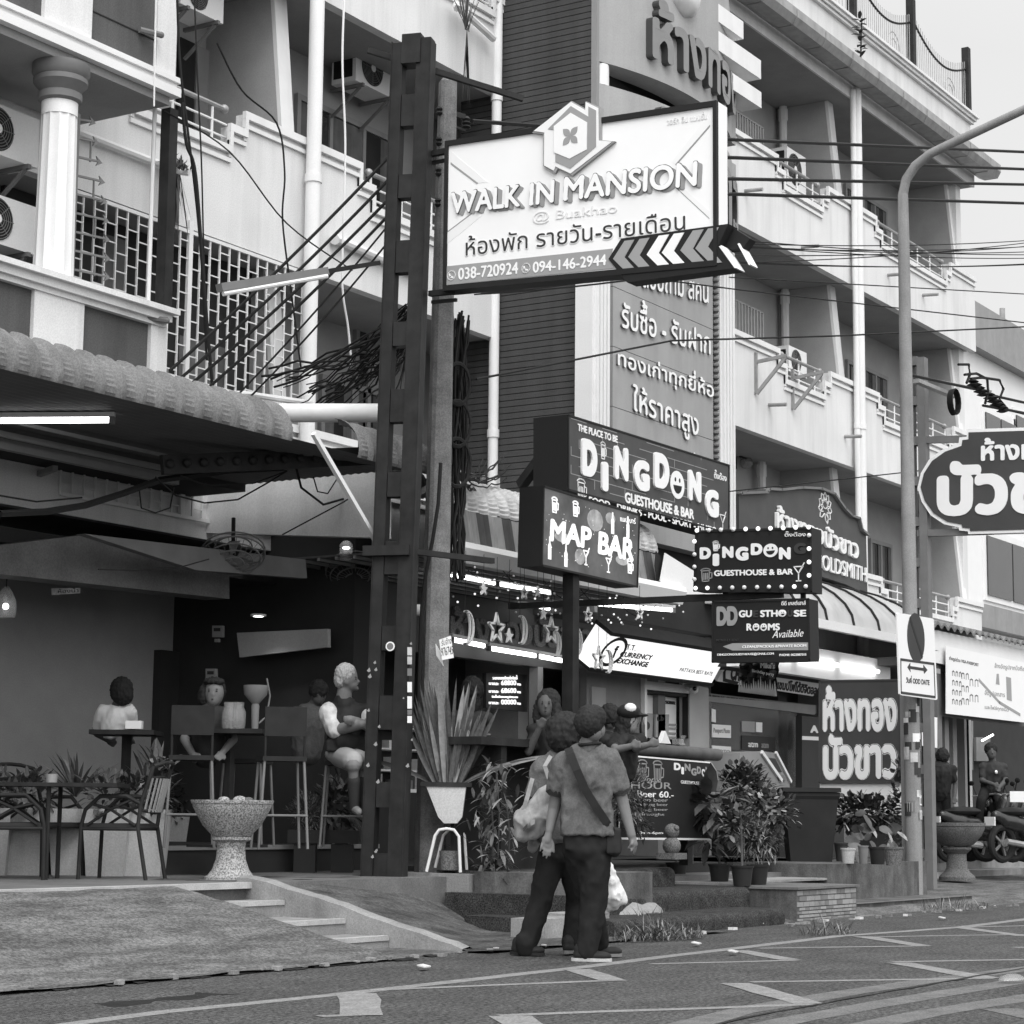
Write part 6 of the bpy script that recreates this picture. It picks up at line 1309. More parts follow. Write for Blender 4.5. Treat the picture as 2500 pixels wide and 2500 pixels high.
wire('telephone_line', 'slanting thin line right of the tower top pillar', [onY(1780, 677, 11.3), onY(2520, 719, 10)], .008); wire('telephone_line', 'thin line low across the goldsmith arch', [onY(1780, 1200, 12), onY(2240, 1150, 11), onY(2520, 1100, 10)], .009)
for i, (a, c) in enumerate((((960, 372), (415, 905)), ((962, 425), (440, 925)), ((965, 470), (470, 935)), ((968, 505), (505, 950)), ((972, 520), (560, 985)), ((972, 560), (600, 980)))): wire('service_cable', 'black cable slanting down from the steel post to the awning roof', [onY(*a, 11.3), onY(*c, 12.4)], .016 if i < 4 else .01, .05, group='slanting service cables')
cb = MB(); r2 = random.Random(11)
for i in range(46):
    a = onY(1000+r2.uniform(-10, 40), 755+r2.uniform(-15, 60), 11.3); c = onY(640+r2.uniform(-20, 330), 965+r2.uniform(-70, 50), 12.6+r2.uniform(-.2, .5)); P = []
    for k in range(11): t_ = k/10; p = a+(c-a)*t_; p[2] -= .25*r2.uniform(.2, 1.)*4*t_*(1-t_)*.6; P.append(p)
    cb.tube(P, r2.choice((.006, .009, .012)), 4)
o = cb.build('cable_tangle', 'cable'); tag(o, 'fan of tangled black cables behind the steel post', 'cables')
cb = MB()
for i in range(14):
    a = pcx+V3(.2, -.1, 4.2); c = onY(1200+r2.uniform(-40, 50), 1130+r2.uniform(-20, 60), 12); P = []
    for k in range(13): t_ = k/12; p = a+(c-a)*t_; p[2] -= .35*r2.uniform(.6, 1)*4*t_*(1-t_)*.4; P.append(p)
    cb.tube(P, .008, 4)
o = cb.build('cable_drop', 'cable'); tag(o, 'loose cables dropping from the concrete pole to the awning', 'cables')
for px, Y, r, lb, mt in (([(381, -20), (378, 150), (376, 260)], 12.55, .008, 'thin pale wire down the corner pilaster', 'trim_white'), ([(432, -20), (440, 160), (460, 330), (478, 480), (492, 640), (505, 880)], 12.5, .012, 'dark cable trailing down past the corner post', 'cable'), ([(474, -20), (483, 200), (492, 400), (496, 560), (500, 700)], 12.55, .008, 'thin dark cable beside the corner post', 'cable'), ([(445, 250), (455, 350), (478, 430), (500, 720), (520, 960)], 12.45, .016, 'thick dark cable strapped beside the grille', 'cable'), ([(530, 105), (590, 220), (675, 300), (695, 420), (690, 540), (712, 720), (735, 900)], 13.2, .01, 'looping cable down the white balcony wall', 'cable'), ([(841, -20), (836, 150), (843, 350), (838, 560), (836, 700), (850, 800), (858, 890)], 12.6, .011, 'thin white cord hanging left of the steel post', 'clean_white'), ([(400, 270), (560, 370), (700, 545), (860, 660)], 12.8, .008, 'thin slack line from the corner post to the steel post', 'cable')):
    b = MB(); P = [onY(*p, Y) for p in px]; Q = []
    for i in range(len(P)-1):
        p0 = P[max(0, i-1)]; p1 = P[i]; p2 = P[i+1]; p3 = P[min(len(P)-1, i+2)]
        for k in range(6): t_ = k/6; Q.append(.5*((2*p1)+(-p0+p2)*t_+(2*p0-5*p1+4*p2-p3)*t_**2+(-p0+3*p1-3*p2+p3)*t_**3))
    Q.append(P[-1]); b.tube(Q, r, 5); o = b.build('hanging_cable', mt); tag(o, lb, 'cable')
cb = MB()
for px, r in (([(0, 1255), (110, 1250), (205, 1235), (300, 1205), (390, 1172), (560, 1150), (760, 1140)], .03), ([(380, 1165), (430, 1210), (500, 1228), (580, 1220), (660, 1175), (700, 1150)], .008), ([(340, 1195), (345, 1240), (380, 1252), (415, 1240), (425, 1190)], .007), ([(715, 1110), (735, 1190), (790, 1232), (850, 1215), (885, 1130)], .012), ([(690, 1305), (840, 1225), (905, 1180)], .007), ([(765, 1165), (775, 1200), (800, 1205), (822, 1170)], .007), ([(440, 1160), (500, 1185), (620, 1180), (700, 1150)], .006), ([(0, 1210), (90, 1225), (200, 1215)], .008), ([(240, 1390), (330, 1393), (440, 1385), (510, 1365)], .006)):
    cb.tube([onY(*p, 12.15+.05*i) for i, p in enumerate(px)], r, 5)
o = cb.build('cable_tangle', 'cable'); tag(o, 'drooping cables strung under the long awning roof', 'cables')
# distant insulators on the far pole
t = thing('insulator_string', 'black ribbed insulators with looping leads in front of the far white building', 'insulator', onY(2400, 960, 10)); b = MB()
for k in range(9): c = onY(2375+k*8+(k > 3)*8, 935+k*8, 9.8); b.lathe(c, [(.03, -.05), (.085, -.03), (.03, 0), (.085, .02), (.03, .05)], 10)
for px in ([(2340, 890), (2365, 890), (2368, 915), (2360, 935)], [(2355, 915), (2385, 912), (2410, 925), (2412, 955), (2405, 985)], [(2370, 925), (2400, 922), (2440, 928), (2450, 950), (2440, 975), (2460, 1000), (2510, 1012)], [(2390, 958), (2510, 985)], [(2400, 990), (2510, 1010)], [(2380, 950), (2220, 915)]): b.tube([onY(*p, 9.8) for p in px], .02, 5)
b.build('insulator', 'cable', t)
cc = onY(2335, 980, 9.9); b = MB()
for j in range(5): b.tube([cc+V3(.16*math.cos(k*.42)+.01*j, .02*j, .17*math.sin(k*.42)) for k in range(16)], .01, 4)
o = b.build('cable_coil', 'cable'); tag(o, 'small coil of cable hanging left of the insulators', 'cable')
b = MB(); f = V3(27.4, 10.4, 0); b.bar(onY(2237, 930, 10.2), onY(2330, 968, 10.1), .09, .05); b.tube([onY(2237, 918, 10.2), onY(2420, 955, 9.9)], .012, 5); o = b.build('steel_bracket', 'galv'); tag(o, 'slanting steel arm with cable beside the lamp post', 'bracket')
# ================================================================== FURNITURE ON THE TERRACE
mb = MB(); mb.box(13.9, 17.6, 12.55, 16.45, .45, .69, 'dark_wall'); mb.box(13.88, 17.6, 12.53, 12.6, .66, .70, 'grey_paint'); structure(mb.build('bar_floor', 'dark_wall'))
def local(o): return o
# metal armchair with striped rattan back, local: sits facing +x, origin under the seat
def armchair(label, loc, rz):
    t = thing('armchair', label, 'chair', (0, 0, 0), 'metal armchairs on the terrace')
    b = MB()
    for s in (-1, 1):
        y = .25*s
        b.tube([(.26, y, 0), (.25, y, .42), (.22, y, .55), (.1, y, .66), (-.12, y, .66), (-.24, y, .6)], .017, 8)
        b.tube([(-.3, y, 0), (-.22, y, .42), (-.24, y, .6), (-.33, y*.95, .9)], .017, 8)
        b.tube([(.25, y, .40), (-.22, y, .40)], .014, 8); b.tube([(.2, y, .43), (.0, y, .56), (-.18, y, .64)], .012, 6); b.tube([(-.2, y, .43), (.02, y, .56), (.18, y, .6)], .012, 6)
    b.tube([(-.33, -.235, .9), (-.38, -.12, .93), (-.39, 0, .935), (-.38, .12, .93), (-.33, .235, .9)], .016, 8); b.tube([(-.29, -.24, .8), (-.34, 0, .82), (-.29, .24, .8)], .013, 8)
    b.tube([(.25, -.25, .41), (.25, .25, .41)], .014, 8); b.tube([(-.22, -.25, .41), (-.22, .25, .41)], .014, 8); b.tube([(-.25, -.24, .55), (-.28, 0, .53), (-.25, .24, .55)], .014, 8)
    b.build('frame', 'dark_steel', t)
    b = MB(); b.box(-.22, .25, -.24, .24, .415, .445, 'dark_wall'); b.build('seat', 'dark_wall', t)
    b = MB(); n = 9
    for i in range(n):
        y0 = -.2+.4*i/(n-1)*1.0; q = .05*(1-(2*i/(n-1)-1)**2); b.obox((-.285-q, y0, .67), V3(.004, .0, 0), V3(0, .017, 0), V3(-.03, 0, .135))
    b.build('backrest', 'grey_paint', t)
    t.location = tuple(map(float, loc)); t.rotation_euler = (0, 0, rz); return t
aL = math.atan2(.85, -.53)
armchair('dark metal armchair with striped back, right of the low table', onZ(292, 2146, .45)+V3(0, 0, 0), aL-.15)
dup_src = None
armchair('dark metal armchair behind the low table, its back to the white planters', onZ(150, 2140, .45)+V3(.1, .35, 0), aL+2.6)
armchair('dark metal armchair cut off by the left edge', onZ(28, 2146, .45), aL+3.3)
c = onZ(110, 2146, .45); t = thing('terrace_table', 'long dark low table with cross-braced legs at the left', 'table', c)
dv = np.array([CR[0], CR[1], 0]); dv /= np.linalg.norm(dv); dn = np.array([-dv[1], dv[0], 0]); b = MB(); b.obox(c+V3(0, 0, .745)-dv*.2, dv*.8, dn*.3, V3(0, 0, .015)); b.build('tabletop', 'dark_steel', t)
for s in (-1, 1):
    b = MB(); p = c+dv*(.05 if s > 0 else -.75); b.tube([p+dn*.22, p+dn*.22+V3(0, 0, .73)], .018, 8); b.tube([p-dn*.22, p-dn*.22+V3(0, 0, .73)], .018, 8); b.tube([p+dn*.22+V3(0, 0, .43), p-dn*.22+V3(0, 0, .43)], .014, 6); b.build('leg', 'dark_steel', t)
b = MB(); b.tube([c+dv*.05+V3(0, 0, .43), c-dv*.75+V3(0, 0, .43)], .014, 6); b.build('stretcher', 'dark_steel', t)
p = c+dv*.02+V3(0, 0, .76); b = MB(); b.lathe(p, [(.045, 0), (.05, .07), (.042, .072), (.04, .01)], 14); o = b.build('ashtray', 'galv'); tag(o, 'small bright metal cup on the low table', 'cup')
# bowls on pedestals
def bowl(label, c, H, Rt, mat, prof, rim):
    t = thing('bowl_planter', label, 'planter', c, 'stone bowls on pedestals'); b = MB(); b.lathe(c, [(r*Rt, z*H) for r, z in prof], 40, mat); b.build('pedestal', mat, t)
    b = MB(); b.lathe(c, [(r*Rt, z*H) for r, z in rim], 40, mat); b.build('bowl', mat, t); return t
c1 = onZ(562, 2147, .45)
bowl('pale speckled stone bowl on a flared pedestal on the terrace', onZ(562, 2147, .45), .64, .34, 'granite', [(.62, 0), (.62, .03), (.55, .05), (.45, .12), (.36, .25), (.335, .4), (.36, .47), (.48, .5), (.48, .535), (.46, .54)], [(.45, .545), (.5, .57), (.7, .68), (.85, .82), (.95, .92), (.955, .95), (.98, .955), (1., .985), (1., 1.0), (.93, 1.), (.9, .95)])
for dx, r, lb in ((-.07, .05, 'rounded pebble lying left in the pale stone bowl'), (.06, .06, 'broad pebble lying in the middle of the pale stone bowl'), (.13, .045, 'dark pebble lying right in the pale stone bowl')):
    b = MB(); p = c1+dv*dx+V3(0, 0, .64); b.ball(p, (r, r, r*.6)); o = b.build('pebble', 'granite' if dx < .1 else 'dark_granite'); tag(o, lb, 'pebble')
c2 = onZ(2337, 2146, .17); c2[2] = .15
bowl('dark stone bowl on a turned pedestal right of the lamp post', c2, .82, .415, 'dark_granite', [(.62, 0), (.62, .06), (.55, .1), (.45, .14), (.36, .22), (.36, .3), (.33, .33), (.33, .46), (.42, .5), (.5, .54), (.5, .57), (.45, .58)], [(.46, .59), (.62, .64), (.86, .78), (.97, .9), (.97, .93), (1., .94), (1., 1.), (.92, 1.), (.9, .95)])
# white tapered planters
tp = None
def taper(label, c, h=.56, wt=.2, wb=.155):
    t = thing('white_planter', label, 'planter', (0, 0, 0), 'white tapered planters'); b = MB()
    V = [(s*w*dv[0]+q*w*dn[0]*.9, s*w*dv[1]+q*w*dn[1]*.9, z) for z, w in ((0, wb), (h, wt), (h, wt-.025), (h-.05, wt-.03)) for s, q in ((-1, -1), (1, -1), (1, 1), (-1, 1))]
    b.add(V, [(4*i+k, 4*i+(k+1) % 4, 4*i+4+(k+1) % 4, 4*i+4+k) for i in range(3) for k in range(4)]+[(12, 13, 14, 15), (3, 2, 1, 0)]); b.build('pot', 'pot_white', t); t.location = tuple(map(float, c)); return t
pls = [(-25, 2136, 'at the left edge behind the armchair'), (60, 2136, 'second from the left edge, behind the table leg'), (178, 2136, 'behind the seat of the rear armchair'), (262, 2138, 'between the two armchairs'), (352, 2138, 'right of the striped chair back'), (430, 2110, 'standing apart nearest the stone bowl')]
plc = []
for x, y, lb in pls: c = onZ(x, y, .45); plc.append(c); taper('white tapered planter '+lb, c, .56 if x < 400 else .5)
# ------------------------------------------------------------------ plants
def bush(b, c, rad, n, L, w, mats, up=.2, droop=.5, hollow=.35, fold=.15, rr=rnd):
    c = np.array(c, float)
    for i in range(n):
        v = np.array([rr.gauss(0, 1), rr.gauss(0, 1), rr.gauss(0, 1)]); v /= np.linalg.norm(v)+1e-9; k = hollow+(1-hollow)*rr.random()**.5
        p = c+v*np.array(rad)*k*(1+.25*math.sin(v[0]*5+c[0])*math.cos(v[2]*6)); d = v+np.array([rr.uniform(-.7, .7), rr.uniform(-.7, .7), rr.uniform(-.5, .7)+up]); b.leaf(p, d, L*rr.uniform(.6, 1.3), w*rr.uniform(.7, 1.2), droop*rr.uniform(.3, 1.4), fold, rr.choice(mats), 3)
def plant(name, label, base, parts, stem=None, group=None, cat='plant'):
    t = thing(name, label, cat, base, group); b = MB()
    for a in parts: bush(b, *a)
    b.build('foliage', 'foliage', t)
    if stem:
        b = MB()
        for s in stem: b.tube(s, .012, 6, 'wood')
        b.build('stem', 'wood', t)
    return t
FD = ('foliage', 'foliage', 'foliage_dark'); FM = ('foliage', 'foliage_light', 'foliage'); FB = ('foliage_light', 'foliage_light', 'foliage')
for i, c in enumerate(plc):
    top_ = c+V3(0, 0, .56)
    if i == 2: # spiky one
        t = thing('spiky_plant', 'spiky rosette plant rising behind the low table', 'plant', top_); b = MB()
        for k in range(34): a = rnd.uniform(0, 6.28); b.leaf(top_+V3(0, 0, .1), V3(math.cos(a), math.sin(a), rnd.uniform(.4, 2)), rnd.uniform(.35, .55), .016, .4, .2, rnd.choice(FM))
        b.build('foliage', 'foliage', t)
    else: plant('leafy_plant', ('low dark plant in the planter at the left edge', 'bushy dark plant in the second planter', '', 'small-leaved dark plant with pale flowers between the armchairs', 'drooping long-leaved plant behind the striped chair', 'small plant in the planter by the stone bowl')[i], top_, [(top_+V3(0, 0, .1), (.24, .24, .2), 190, .1, .02, FD)])
plant('flowering_plant', 'tall pale-tipped plant just right of the striped chair back', plc[4], [(plc[4]+V3(.1, .0, .8), (.12, .12, .22), 70, .2, .022, FM), (plc[4]+V3(.1, 0, 1.0), (.05, .05, .06), 14, .1, .03, ('foliage_light',))])
c = onZ(748, 2130, .45); plant('round_bush', 'round clipped fine-leaved bush in a dark trough', c, [(c+V3(0, 0, .55), (.17, .17, .17), 900, .05, .006, ('foliage',)*3+('foliage_light',), .2, .2, .6)])
c_ = onZ(825, 2125, .45); plant('leafy_plant', 'dark loose shrub between the round bush and the pale plant', c_, [(c_+V3(0, 0, .62), (.26, .22, .3), 260, .13, .02, ('foliage_dark', 'foliage'))])
for px, lb in ((745, 'dark plant trough under the round bush'), (835, 'dark plant trough left of the steel post')):
    c = onZ(px, 2130, .45); b = MB(); b.obox(c+V3(0, 0, .33), dv*.16, dn*.12, V3(0, 0, .06)); b.obox(c+V3(0, 0, .13), dv*.1, dn*.1, V3(0, 0, .13)); o = b.build('plant_trough', 'pot_black'); tag(o, lb, 'planter')
c = onZ(858, 2105, .45); t = thing('pale_plant', 'pale broad-leaved plant just left of the steel post', 'plant', c); b = MB(); r3 = random.Random(4)
for k in range(26): a = r3.uniform(0, 6.28); z = r3.uniform(.15, .8); b.leaf(c+V3(.03*math.cos(a), .03*math.sin(a), z), V3(math.cos(a)-.4*CR[0], math.sin(a)-.4*CR[1], r3.uniform(-.1, .9)), r3.uniform(.2, .36), .035, 1.1, .2, r3.choice(FB))
b.build('foliage', 'foliage_light', t)
# the seat-shell planter with mother-in-law's tongue
cb_ = V3(16.25, 10.72, .475); t = thing('seat_planter', 'pale tapered shell on bent tube legs holding tall sword leaves', 'planter', cb_)
s0 = onX(1095, 1990, 16.0); sf = Frame((16.0, 10.75, 0), (.53, -.85, 0), (0, 0, 1))
if sf.N@(CAM-sf.O) < 0: sf.N = -sf.N
b = MB(); sf.poly(b, [(1040, 1918), (1138, 1918), (1128, 1995), (1116, 2010), (1084, 2010), (1070, 1995)], -.28, .0, 'pot_white'); b.build('shell', 'pot_white', t)
b = MB(); sf.strip(b, [(1030, 1914), (1148, 1916)], .04, -.3, .012, 'dark_steel'); b.build('rim', 'dark_steel', t)
b = MB()
for off, pts in ((-.02, [(1041, 2128), (1062, 2040), (1072, 2026), (1090, 2023), (1108, 2026), (1120, 2042), (1124, 2130)]), (-.26, [(1060, 2120), (1080, 2040), (1100, 2020), (1120, 2022), (1132, 2040), (1138, 2125)])): b.tube([sf.w(*sf.px(*p), off) for p in pts], .014, 8)
b.build('leg', 'trim_white', t)
b = MB(); p = sf.w(*sf.px(1096, 2125), -.15); b.lathe(p, [(.08, 0), (.095, .17), (.085, .17)], 16); o = b.build('pot', 'dark_granite'); tag(o, 'small dark pot under the tube-legged planter', 'pot')
t = thing('sword_plant', 'tall sword-leaved plant with banded upright leaves beside the concrete pole', 'plant', s0); M('sword', .07, .5, .45, 30., spec=.4); M('sword_edge', .22, .5, .3, 20.); b = MB(); r4 = random.Random(12); bc = sf.w(*sf.px(1092, 1915), -.14)
for k in range(95):
    x = r4.uniform(-1, 1)*r4.random()**.35; ln = r4.uniform(.45, 1.02)*(1.05-.3*abs(x)); d = dv*(x*.6+r4.uniform(-.06, .06))+dn*r4.uniform(-.25, .25)+V3(0, 0, 1.15); w_ = r4.uniform(.012, .025); p0 = bc+dv*x*.13+dn*r4.uniform(-.12, .12)
    b.leaf(p0, d, ln, w_, r4.uniform(-.1, .25)*abs(x), .35, 'sword', 7, up=-ray(1100, 1800)); b.leaf(p0+dn*-.003, d, ln*1.01, w_*1.1, .05, .35, 'sword_edge', 7, up=-ray(1100, 1800)) if k % 4 == 0 else None
for x, ln in ((-1, .85), (1, 1.0), (.95, .8)): b.leaf(bc+dv*x*.12, dv*x*1.3+V3(0, 0, .8), ln, .022, .5, .3, 'sword_edge' if ln > .9 else 'sword', 7, up=-ray(1100, 1800))
b.build('foliage', 'sword', t)
c = V3(16.5, 10.15, .5); t = thing('variegated_plant', 'trailing pale-leaved plant hanging over the planter wall', 'plant', c); b = MB(); r5 = random.Random(5)
for k in range(300):
    q = r5.random(); x = 1205+r5.gauss(0, 32); y = 1860+300*q; p = onX(x, y, 16.1+r5.uniform(-.05, .5)); a = r5.uniform(0, 6.28); d = dv*math.cos(a)+V3(0, 0, math.sin(a)*.8+.15)+dn*r5.uniform(-.9, .3)
    b.leaf(p, d, r5.uniform(.09, .17), r5.uniform(.014, .022), .7, .2, r5.choice(FB if r5.random() < .6 else FD), 4)
for x, y0, y1 in ((1215, 2110, 1880), (1200, 2110, 1930), (1240, 2110, 1960), (1205, 2110, 2190)): b.tube([onX(x, y0, 16.3), onX(x+4, (y0+y1)/2, 16.15), onX(x-3, y1, 16.1)], .008, 5, 'foliage')
b.build('foliage', 'foliage_light', t)
# planted pots of the guesthouse terrace
def pot(label, c, h, r, mat='pot_black', group='black plant pots by the steps'):
    t = thing('plant_pot', label, 'pot', c, group); b = MB(); b.lathe(c, [(r*.74, 0), (r*.95, h*.9), (r*1.03, h*.9), (r*1.05, h), (r*.95, h), (r*.9, h*.9)], 20, mat); b.build('body', mat, t); b = MB(); b.lathe(c, [(r*.93, h*.92), (r*.5, h*.95), (.01, h*.96)], 16); b.build('soil', 'wood', t); return t
pots = [((1652, 2152), .32, 'behind the others beside the carpet'), ((1757, 2158), .325, 'left of the two large ones'), ((1812, 2163), .325, 'front right beside the tile edge'), ((1850, 2160), .325, 'half hidden at the right end')]
pc = []
for (x, y), z, lb in pots: c = onZ(x, y, z); pc.append(c); pot('black plant pot '+lb, c, .2, .115)
plant('fern_palm', 'feathery small palm in the rearmost black pot', pc[0], [(pc[0]+V3(0, 0, .75), (.32, .32, .3), 420, .1, .01, ('foliage', 'foliage_light', 'foliage'), .1, .9)], [[pc[0]+V3(0, 0, .2), pc[0]+V3(.02, .05, .8)]])
plant('croton', 'broad-leaved fan plant in the left large pot', pc[1], [(pc[1]+V3(0, .1, .8), (.2, .2, .18), 70, .26, .06, ('foliage', 'foliage_light', 'foliage'), .4, .8, .2), (pc[1]+V3(0, .1, .5), (.16, .16, .2), 60, .18, .04, FD, .2, 1)], [[pc[1]+V3(0, 0, .2), pc[1]+V3(0, .05, .9)]])
plant('young_tree', 'stout-stemmed young plant in the front right pot', pc[2], [(pc[2]+V3(.05, .1, .62), (.2, .18, .2), 170, .1, .028, FM)], [[pc[2]+V3(0, 0, .2), pc[2]+V3(-.01, 0, .4), pc[2]+V3(.03, .03, .8)]])
plant('fern', 'fine lacy fern in the pot at the right end', pc[3], [(pc[3]+V3(.05, .05, .45), (.26, .26, .22), 420, .08, .008, FM, .0, .8)])
c = onZ(1545, 2140, .42); c = onY(1540, 2040, 10.0); plant('cypress_bush', 'feathery conical bush in front of the beer menu', c, [(onY(1530, 1930, 9.95), (.2, .2, .34), 1500, .06, .007, FM, .3, .4, .3), (onY(1560, 1995, 9.95), (.14, .14, .2), 500, .06, .007, FD, .3, .4, .3)])
for (x, y, X_, rx, rz, n), nm, lb in (((1815, 1925, 11.6, .46, .32, 800), 'dark_hedge', 'dark glossy bush in front of the cash machine'), ((1690, 1960, 10.8, .35, .35, 420), 'leafy_shrub', 'open dark shrub with glints in front of the beer menu'), ((1880, 1985, 10.4, .3, .25, 300), 'leafy_shrub', 'low drooping shrub left of the big bin')):
    c = onY(x, y, X_); plant(nm, lb, c, [(c, (rx, .3, rz), n, .1, .03, ('foliage_dark', 'foliage', 'foliage_dark', 'foliage_dark', 'foliage_light') if n < 500 else ('foliage_dark', 'foliage_dark', 'foliage_dark', 'foliage'), .1, .6, .2)], [[c-V3(0, 0, .2), V3(c[0], c[1], .5)]])
c = onX(2105, 1985, 25.6); plant('hedge', 'dark clipped hedge below the ornate shop panel', c, [(c+V3(0, -.1*0, 0), (.2, .62, .22), 900, .09, .03, ('foliage_dark', 'foliage_dark', 'foliage_dark', 'foliage'), .1, .5, .1)], cat='hedge')
c = onX(2195, 1990, 25.3); plant('ivy', 'climbing greenery clinging beside the lamp post', c, [(c, (.12, .12, .75), 240, .09, .03, FD)])
for (x, y), r, h, mt, lb in (((2071, 2108), .085, .17, 'pot_white', 'small white pot on the stained wall'), ((2108, 2108), .06, .2, 'mid_grey', 'slim grey pot next to the white one'), ((2143, 2110), .1, .19, 'pot_black', 'dark pot in the middle of the stained wall'), ((2182, 2113), .11, .2, 'dark_granite', 'square-looking dark pot at the end of the wall'), ((2055, 2060), .12, .22, 'wood', 'upturned wooden-looking tub behind the white pot')):
    c = onZ(x, y, .5) if y > 2100 else onZ(x, 2104, .5)+V3(.3, .1, 0); pot(lb, c, h, r, mt, 'pots on the stained wall')
c = onY(2115, 2040, 9.95); t = thing('heart_leaf_plant', 'large heart-leaved plants in the pots on the stained wall', 'plant', c); b = MB(); r6 = random.Random(8)
for k in range(46):
    p = onY(r6.uniform(2055, 2195), r6.uniform(1985, 2090), 9.95+r6.uniform(-.1, .25)); b.leaf(p, V3(r6.uniform(-.6, .6), -.6, r6.uniform(-1, .4)), r6.uniform(.13, .2), r6.uniform(.05, .07), .5, .12, r6.choice(('foliage_light', 'foliage', 'foliage', 'foliage')), 4, up=(0, -1, .3))
b.build('foliage', 'foliage', t)
# wheelie bin
c = onZ(1975, 2103, .5); t = thing('rubbish_bin', 'big black wheeled rubbish bin on the terrace wall', 'bin', c); b = MB()
V = [c+dv*s*w+dn*q*w*.9+V3(0, 0, z) for z, w in ((0, .24), (.72, .31), (.76, .33), (.8, .33)) for s, q in ((-1, -1), (1, -1), (1, 1), (-1, 1))]
b.add(V, [(4*i+k, 4*i+(k+1) % 4, 4*i+4+(k+1) % 4, 4*i+4+k) for i in range(3) for k in range(4)]+[(3, 2, 1, 0)]); b.build('body', 'pot_black', t); b = MB(); b.obox(c+V3(0, 0, .83), dv*.34, dn*.32, V3(0, 0, .025)); b.tube([c-dv*.34+dn*.2+V3(0, 0, .76), c-dv*.44+V3(0, 0, .74), c-dv*.34-dn*.2+V3(0, 0, .76)], .015, 6); b.build('lid', 'pot_black', t)
# ------------------------------------------------------------------ bar counter and menu board
fm = Yframe(10.15); t = thing('bar_counter', 'outdoor bar counter with a rounded log edge', 'counter', onY(1600, 1850, 10.3)); b = MB(); p = onY(1487, 1823, 10.3); q = onY(1752, 1843, 10.3); b.tube([p-V3(.9, 0, 0), q], .065, 12, 'wood'); b.build('log_edge', 'wood', t); b = MB(); b.box(p[0]-2.2, q[0]-.1, 10.36, 10.75, p[2]-.05, p[2]+.02); b.build('countertop', 'dark_steel', t)
b = MB()
for x in (p[0]-1.8, p[0]+.1, q[0]-.5): b.box(x, x+.09, 10.4, 10.5, .5, p[2]-.051)
b.box(p[0]-2.1, p[0]+.3, 10.7, 10.74, .5, p[2]-.051); b.build('leg', 'dark_steel', t)
t = thing('beer_menu', 'black chalk-style happy hour beer menu board under the counter', 'menu board', onY(1620, 1950, 10.15)); b = MB(); fm.poly(b, [(1511, 1843), (1735, 1862), (1735, 2046), (1511, 2050)], -.03, 0, 'sign_black'); b.build('board', 'sign_black', t)
b = MB(); fm.strip(b, [(1511, 1843), (1735, 1862)], .015, 0, .006, 'sign_light'); fm.strip(b, [(1511, 1843), (1511, 2050)], .015, 0, .006, 'sign_light'); fm.strip(b, [(1511, 2047), (1735, 2049)], .02, 0, .006, 'sign_light'); b.build('rim', 'sign_light', t)
b = MB(); mug(b, fm, fm.px(1568, 1882), .22, .2, 0, 'sign_mid', .012); mug(b, fm, fm.px(1605, 1884), .22, .2, 0, 'sign_mid', .012)
tx(b, fm, 'happy', 1555, 1612, 1912, 1895, 1914, 0, .004, 'sign_mid', weight=.0, shear=.3); tx(b, fm, 'HOUR', 1540, 1638, 1925, 1908, 1927, 0, .004, 'sign_mid', weight=.02); tx(b, fm, 'Beer 60.-', 1556, 1644, 1946, 1930, 1948, 0, .004, 'sign_white', weight=.03)
for i, s in enumerate(('Leo beer', 'Chang beer', 'Sing beer', 'draught')): tx(b, fm, s, 1560, 1630-(i == 3)*8, 1957+i*12, 1948+i*12, 1958+i*12, 0, .004, 'sign_mid', weight=.02)
tx(b, fm, '10am-6pm', 1555, 1618, 2038, 2030, 2038, 0, .004, 'sign_light', weight=.02)
for ch, x0, x1, y, mt in (('D', 1645, 1661, 1880, 'sign_white'), ('I', 1663, 1669, 1890, 'sign_white'), ('N', 1671, 1685, 1882, 'sign_mid'), ('G', 1687, 1700, 1893, 'sign_mid'), ('D', 1701, 1711, 1889, 'sign_mid'), ('O', 1713, 1721, 1895, 'sign_light'), ('N', 1722, 1730, 1890, 'sign_mid')): tx(b, fm, ch, x0, x1, y, y-18, y+1, 0, .004, mt, weight=.07)
tx(b, fm, 'GUESTHOUSE & BAR', 1662, 1728, 1913, 1905, 1918, 0, .004, 'sign_light', weight=.03); b.build('lettering', 'sign_white', t)
def bottle(name, label, px, Y, h, r, mat, lab=None):
    c = onY(*px, Y); t = thing(name, label, 'bottle', c); b = MB(); b.lathe(c, [(r*.95, 0), (r, .02), (r, h*.55), (r*.9, h*.6), (r*.42, h*.78), (r*.4, h*.93), (r*.45, h*.94), (r*.45, h)], 14, mat); b.build('glass', mat, t)
    if lab: b = MB(); b.lathe(c, [(r*1.02, h*.18), (r*1.02, h*.5)], 14); b.build('label', lab, t)
    return t
bottle('water_bottle', 'clear plastic water bottle standing on the counter', (1522, 1815), 10.5, .245, .035, 'clear_plastic', 'sign_light'); bottle('beer_bottle', 'brown beer bottle with a label left of the walkers', (1320, 1808), 11.0, .24, .034, 'black_gloss', 'mid_grey'); bottle('beer_bottle', 'dark beer bottle held near the bar customer', (1568, 1800), 10.5, .22, .03, 'black_gloss')
p = onY(1625, 1815, 10.5); b = MB(); b.prism([p+V3(-.1, 0, 0), p+V3(.12, 0, 0), p+V3(.0, 0, .13)], (0, .05, 0)); o = b.build('napkin', 'clean_white'); tag(o, 'folded white napkin standing on the counter', 'napkin')
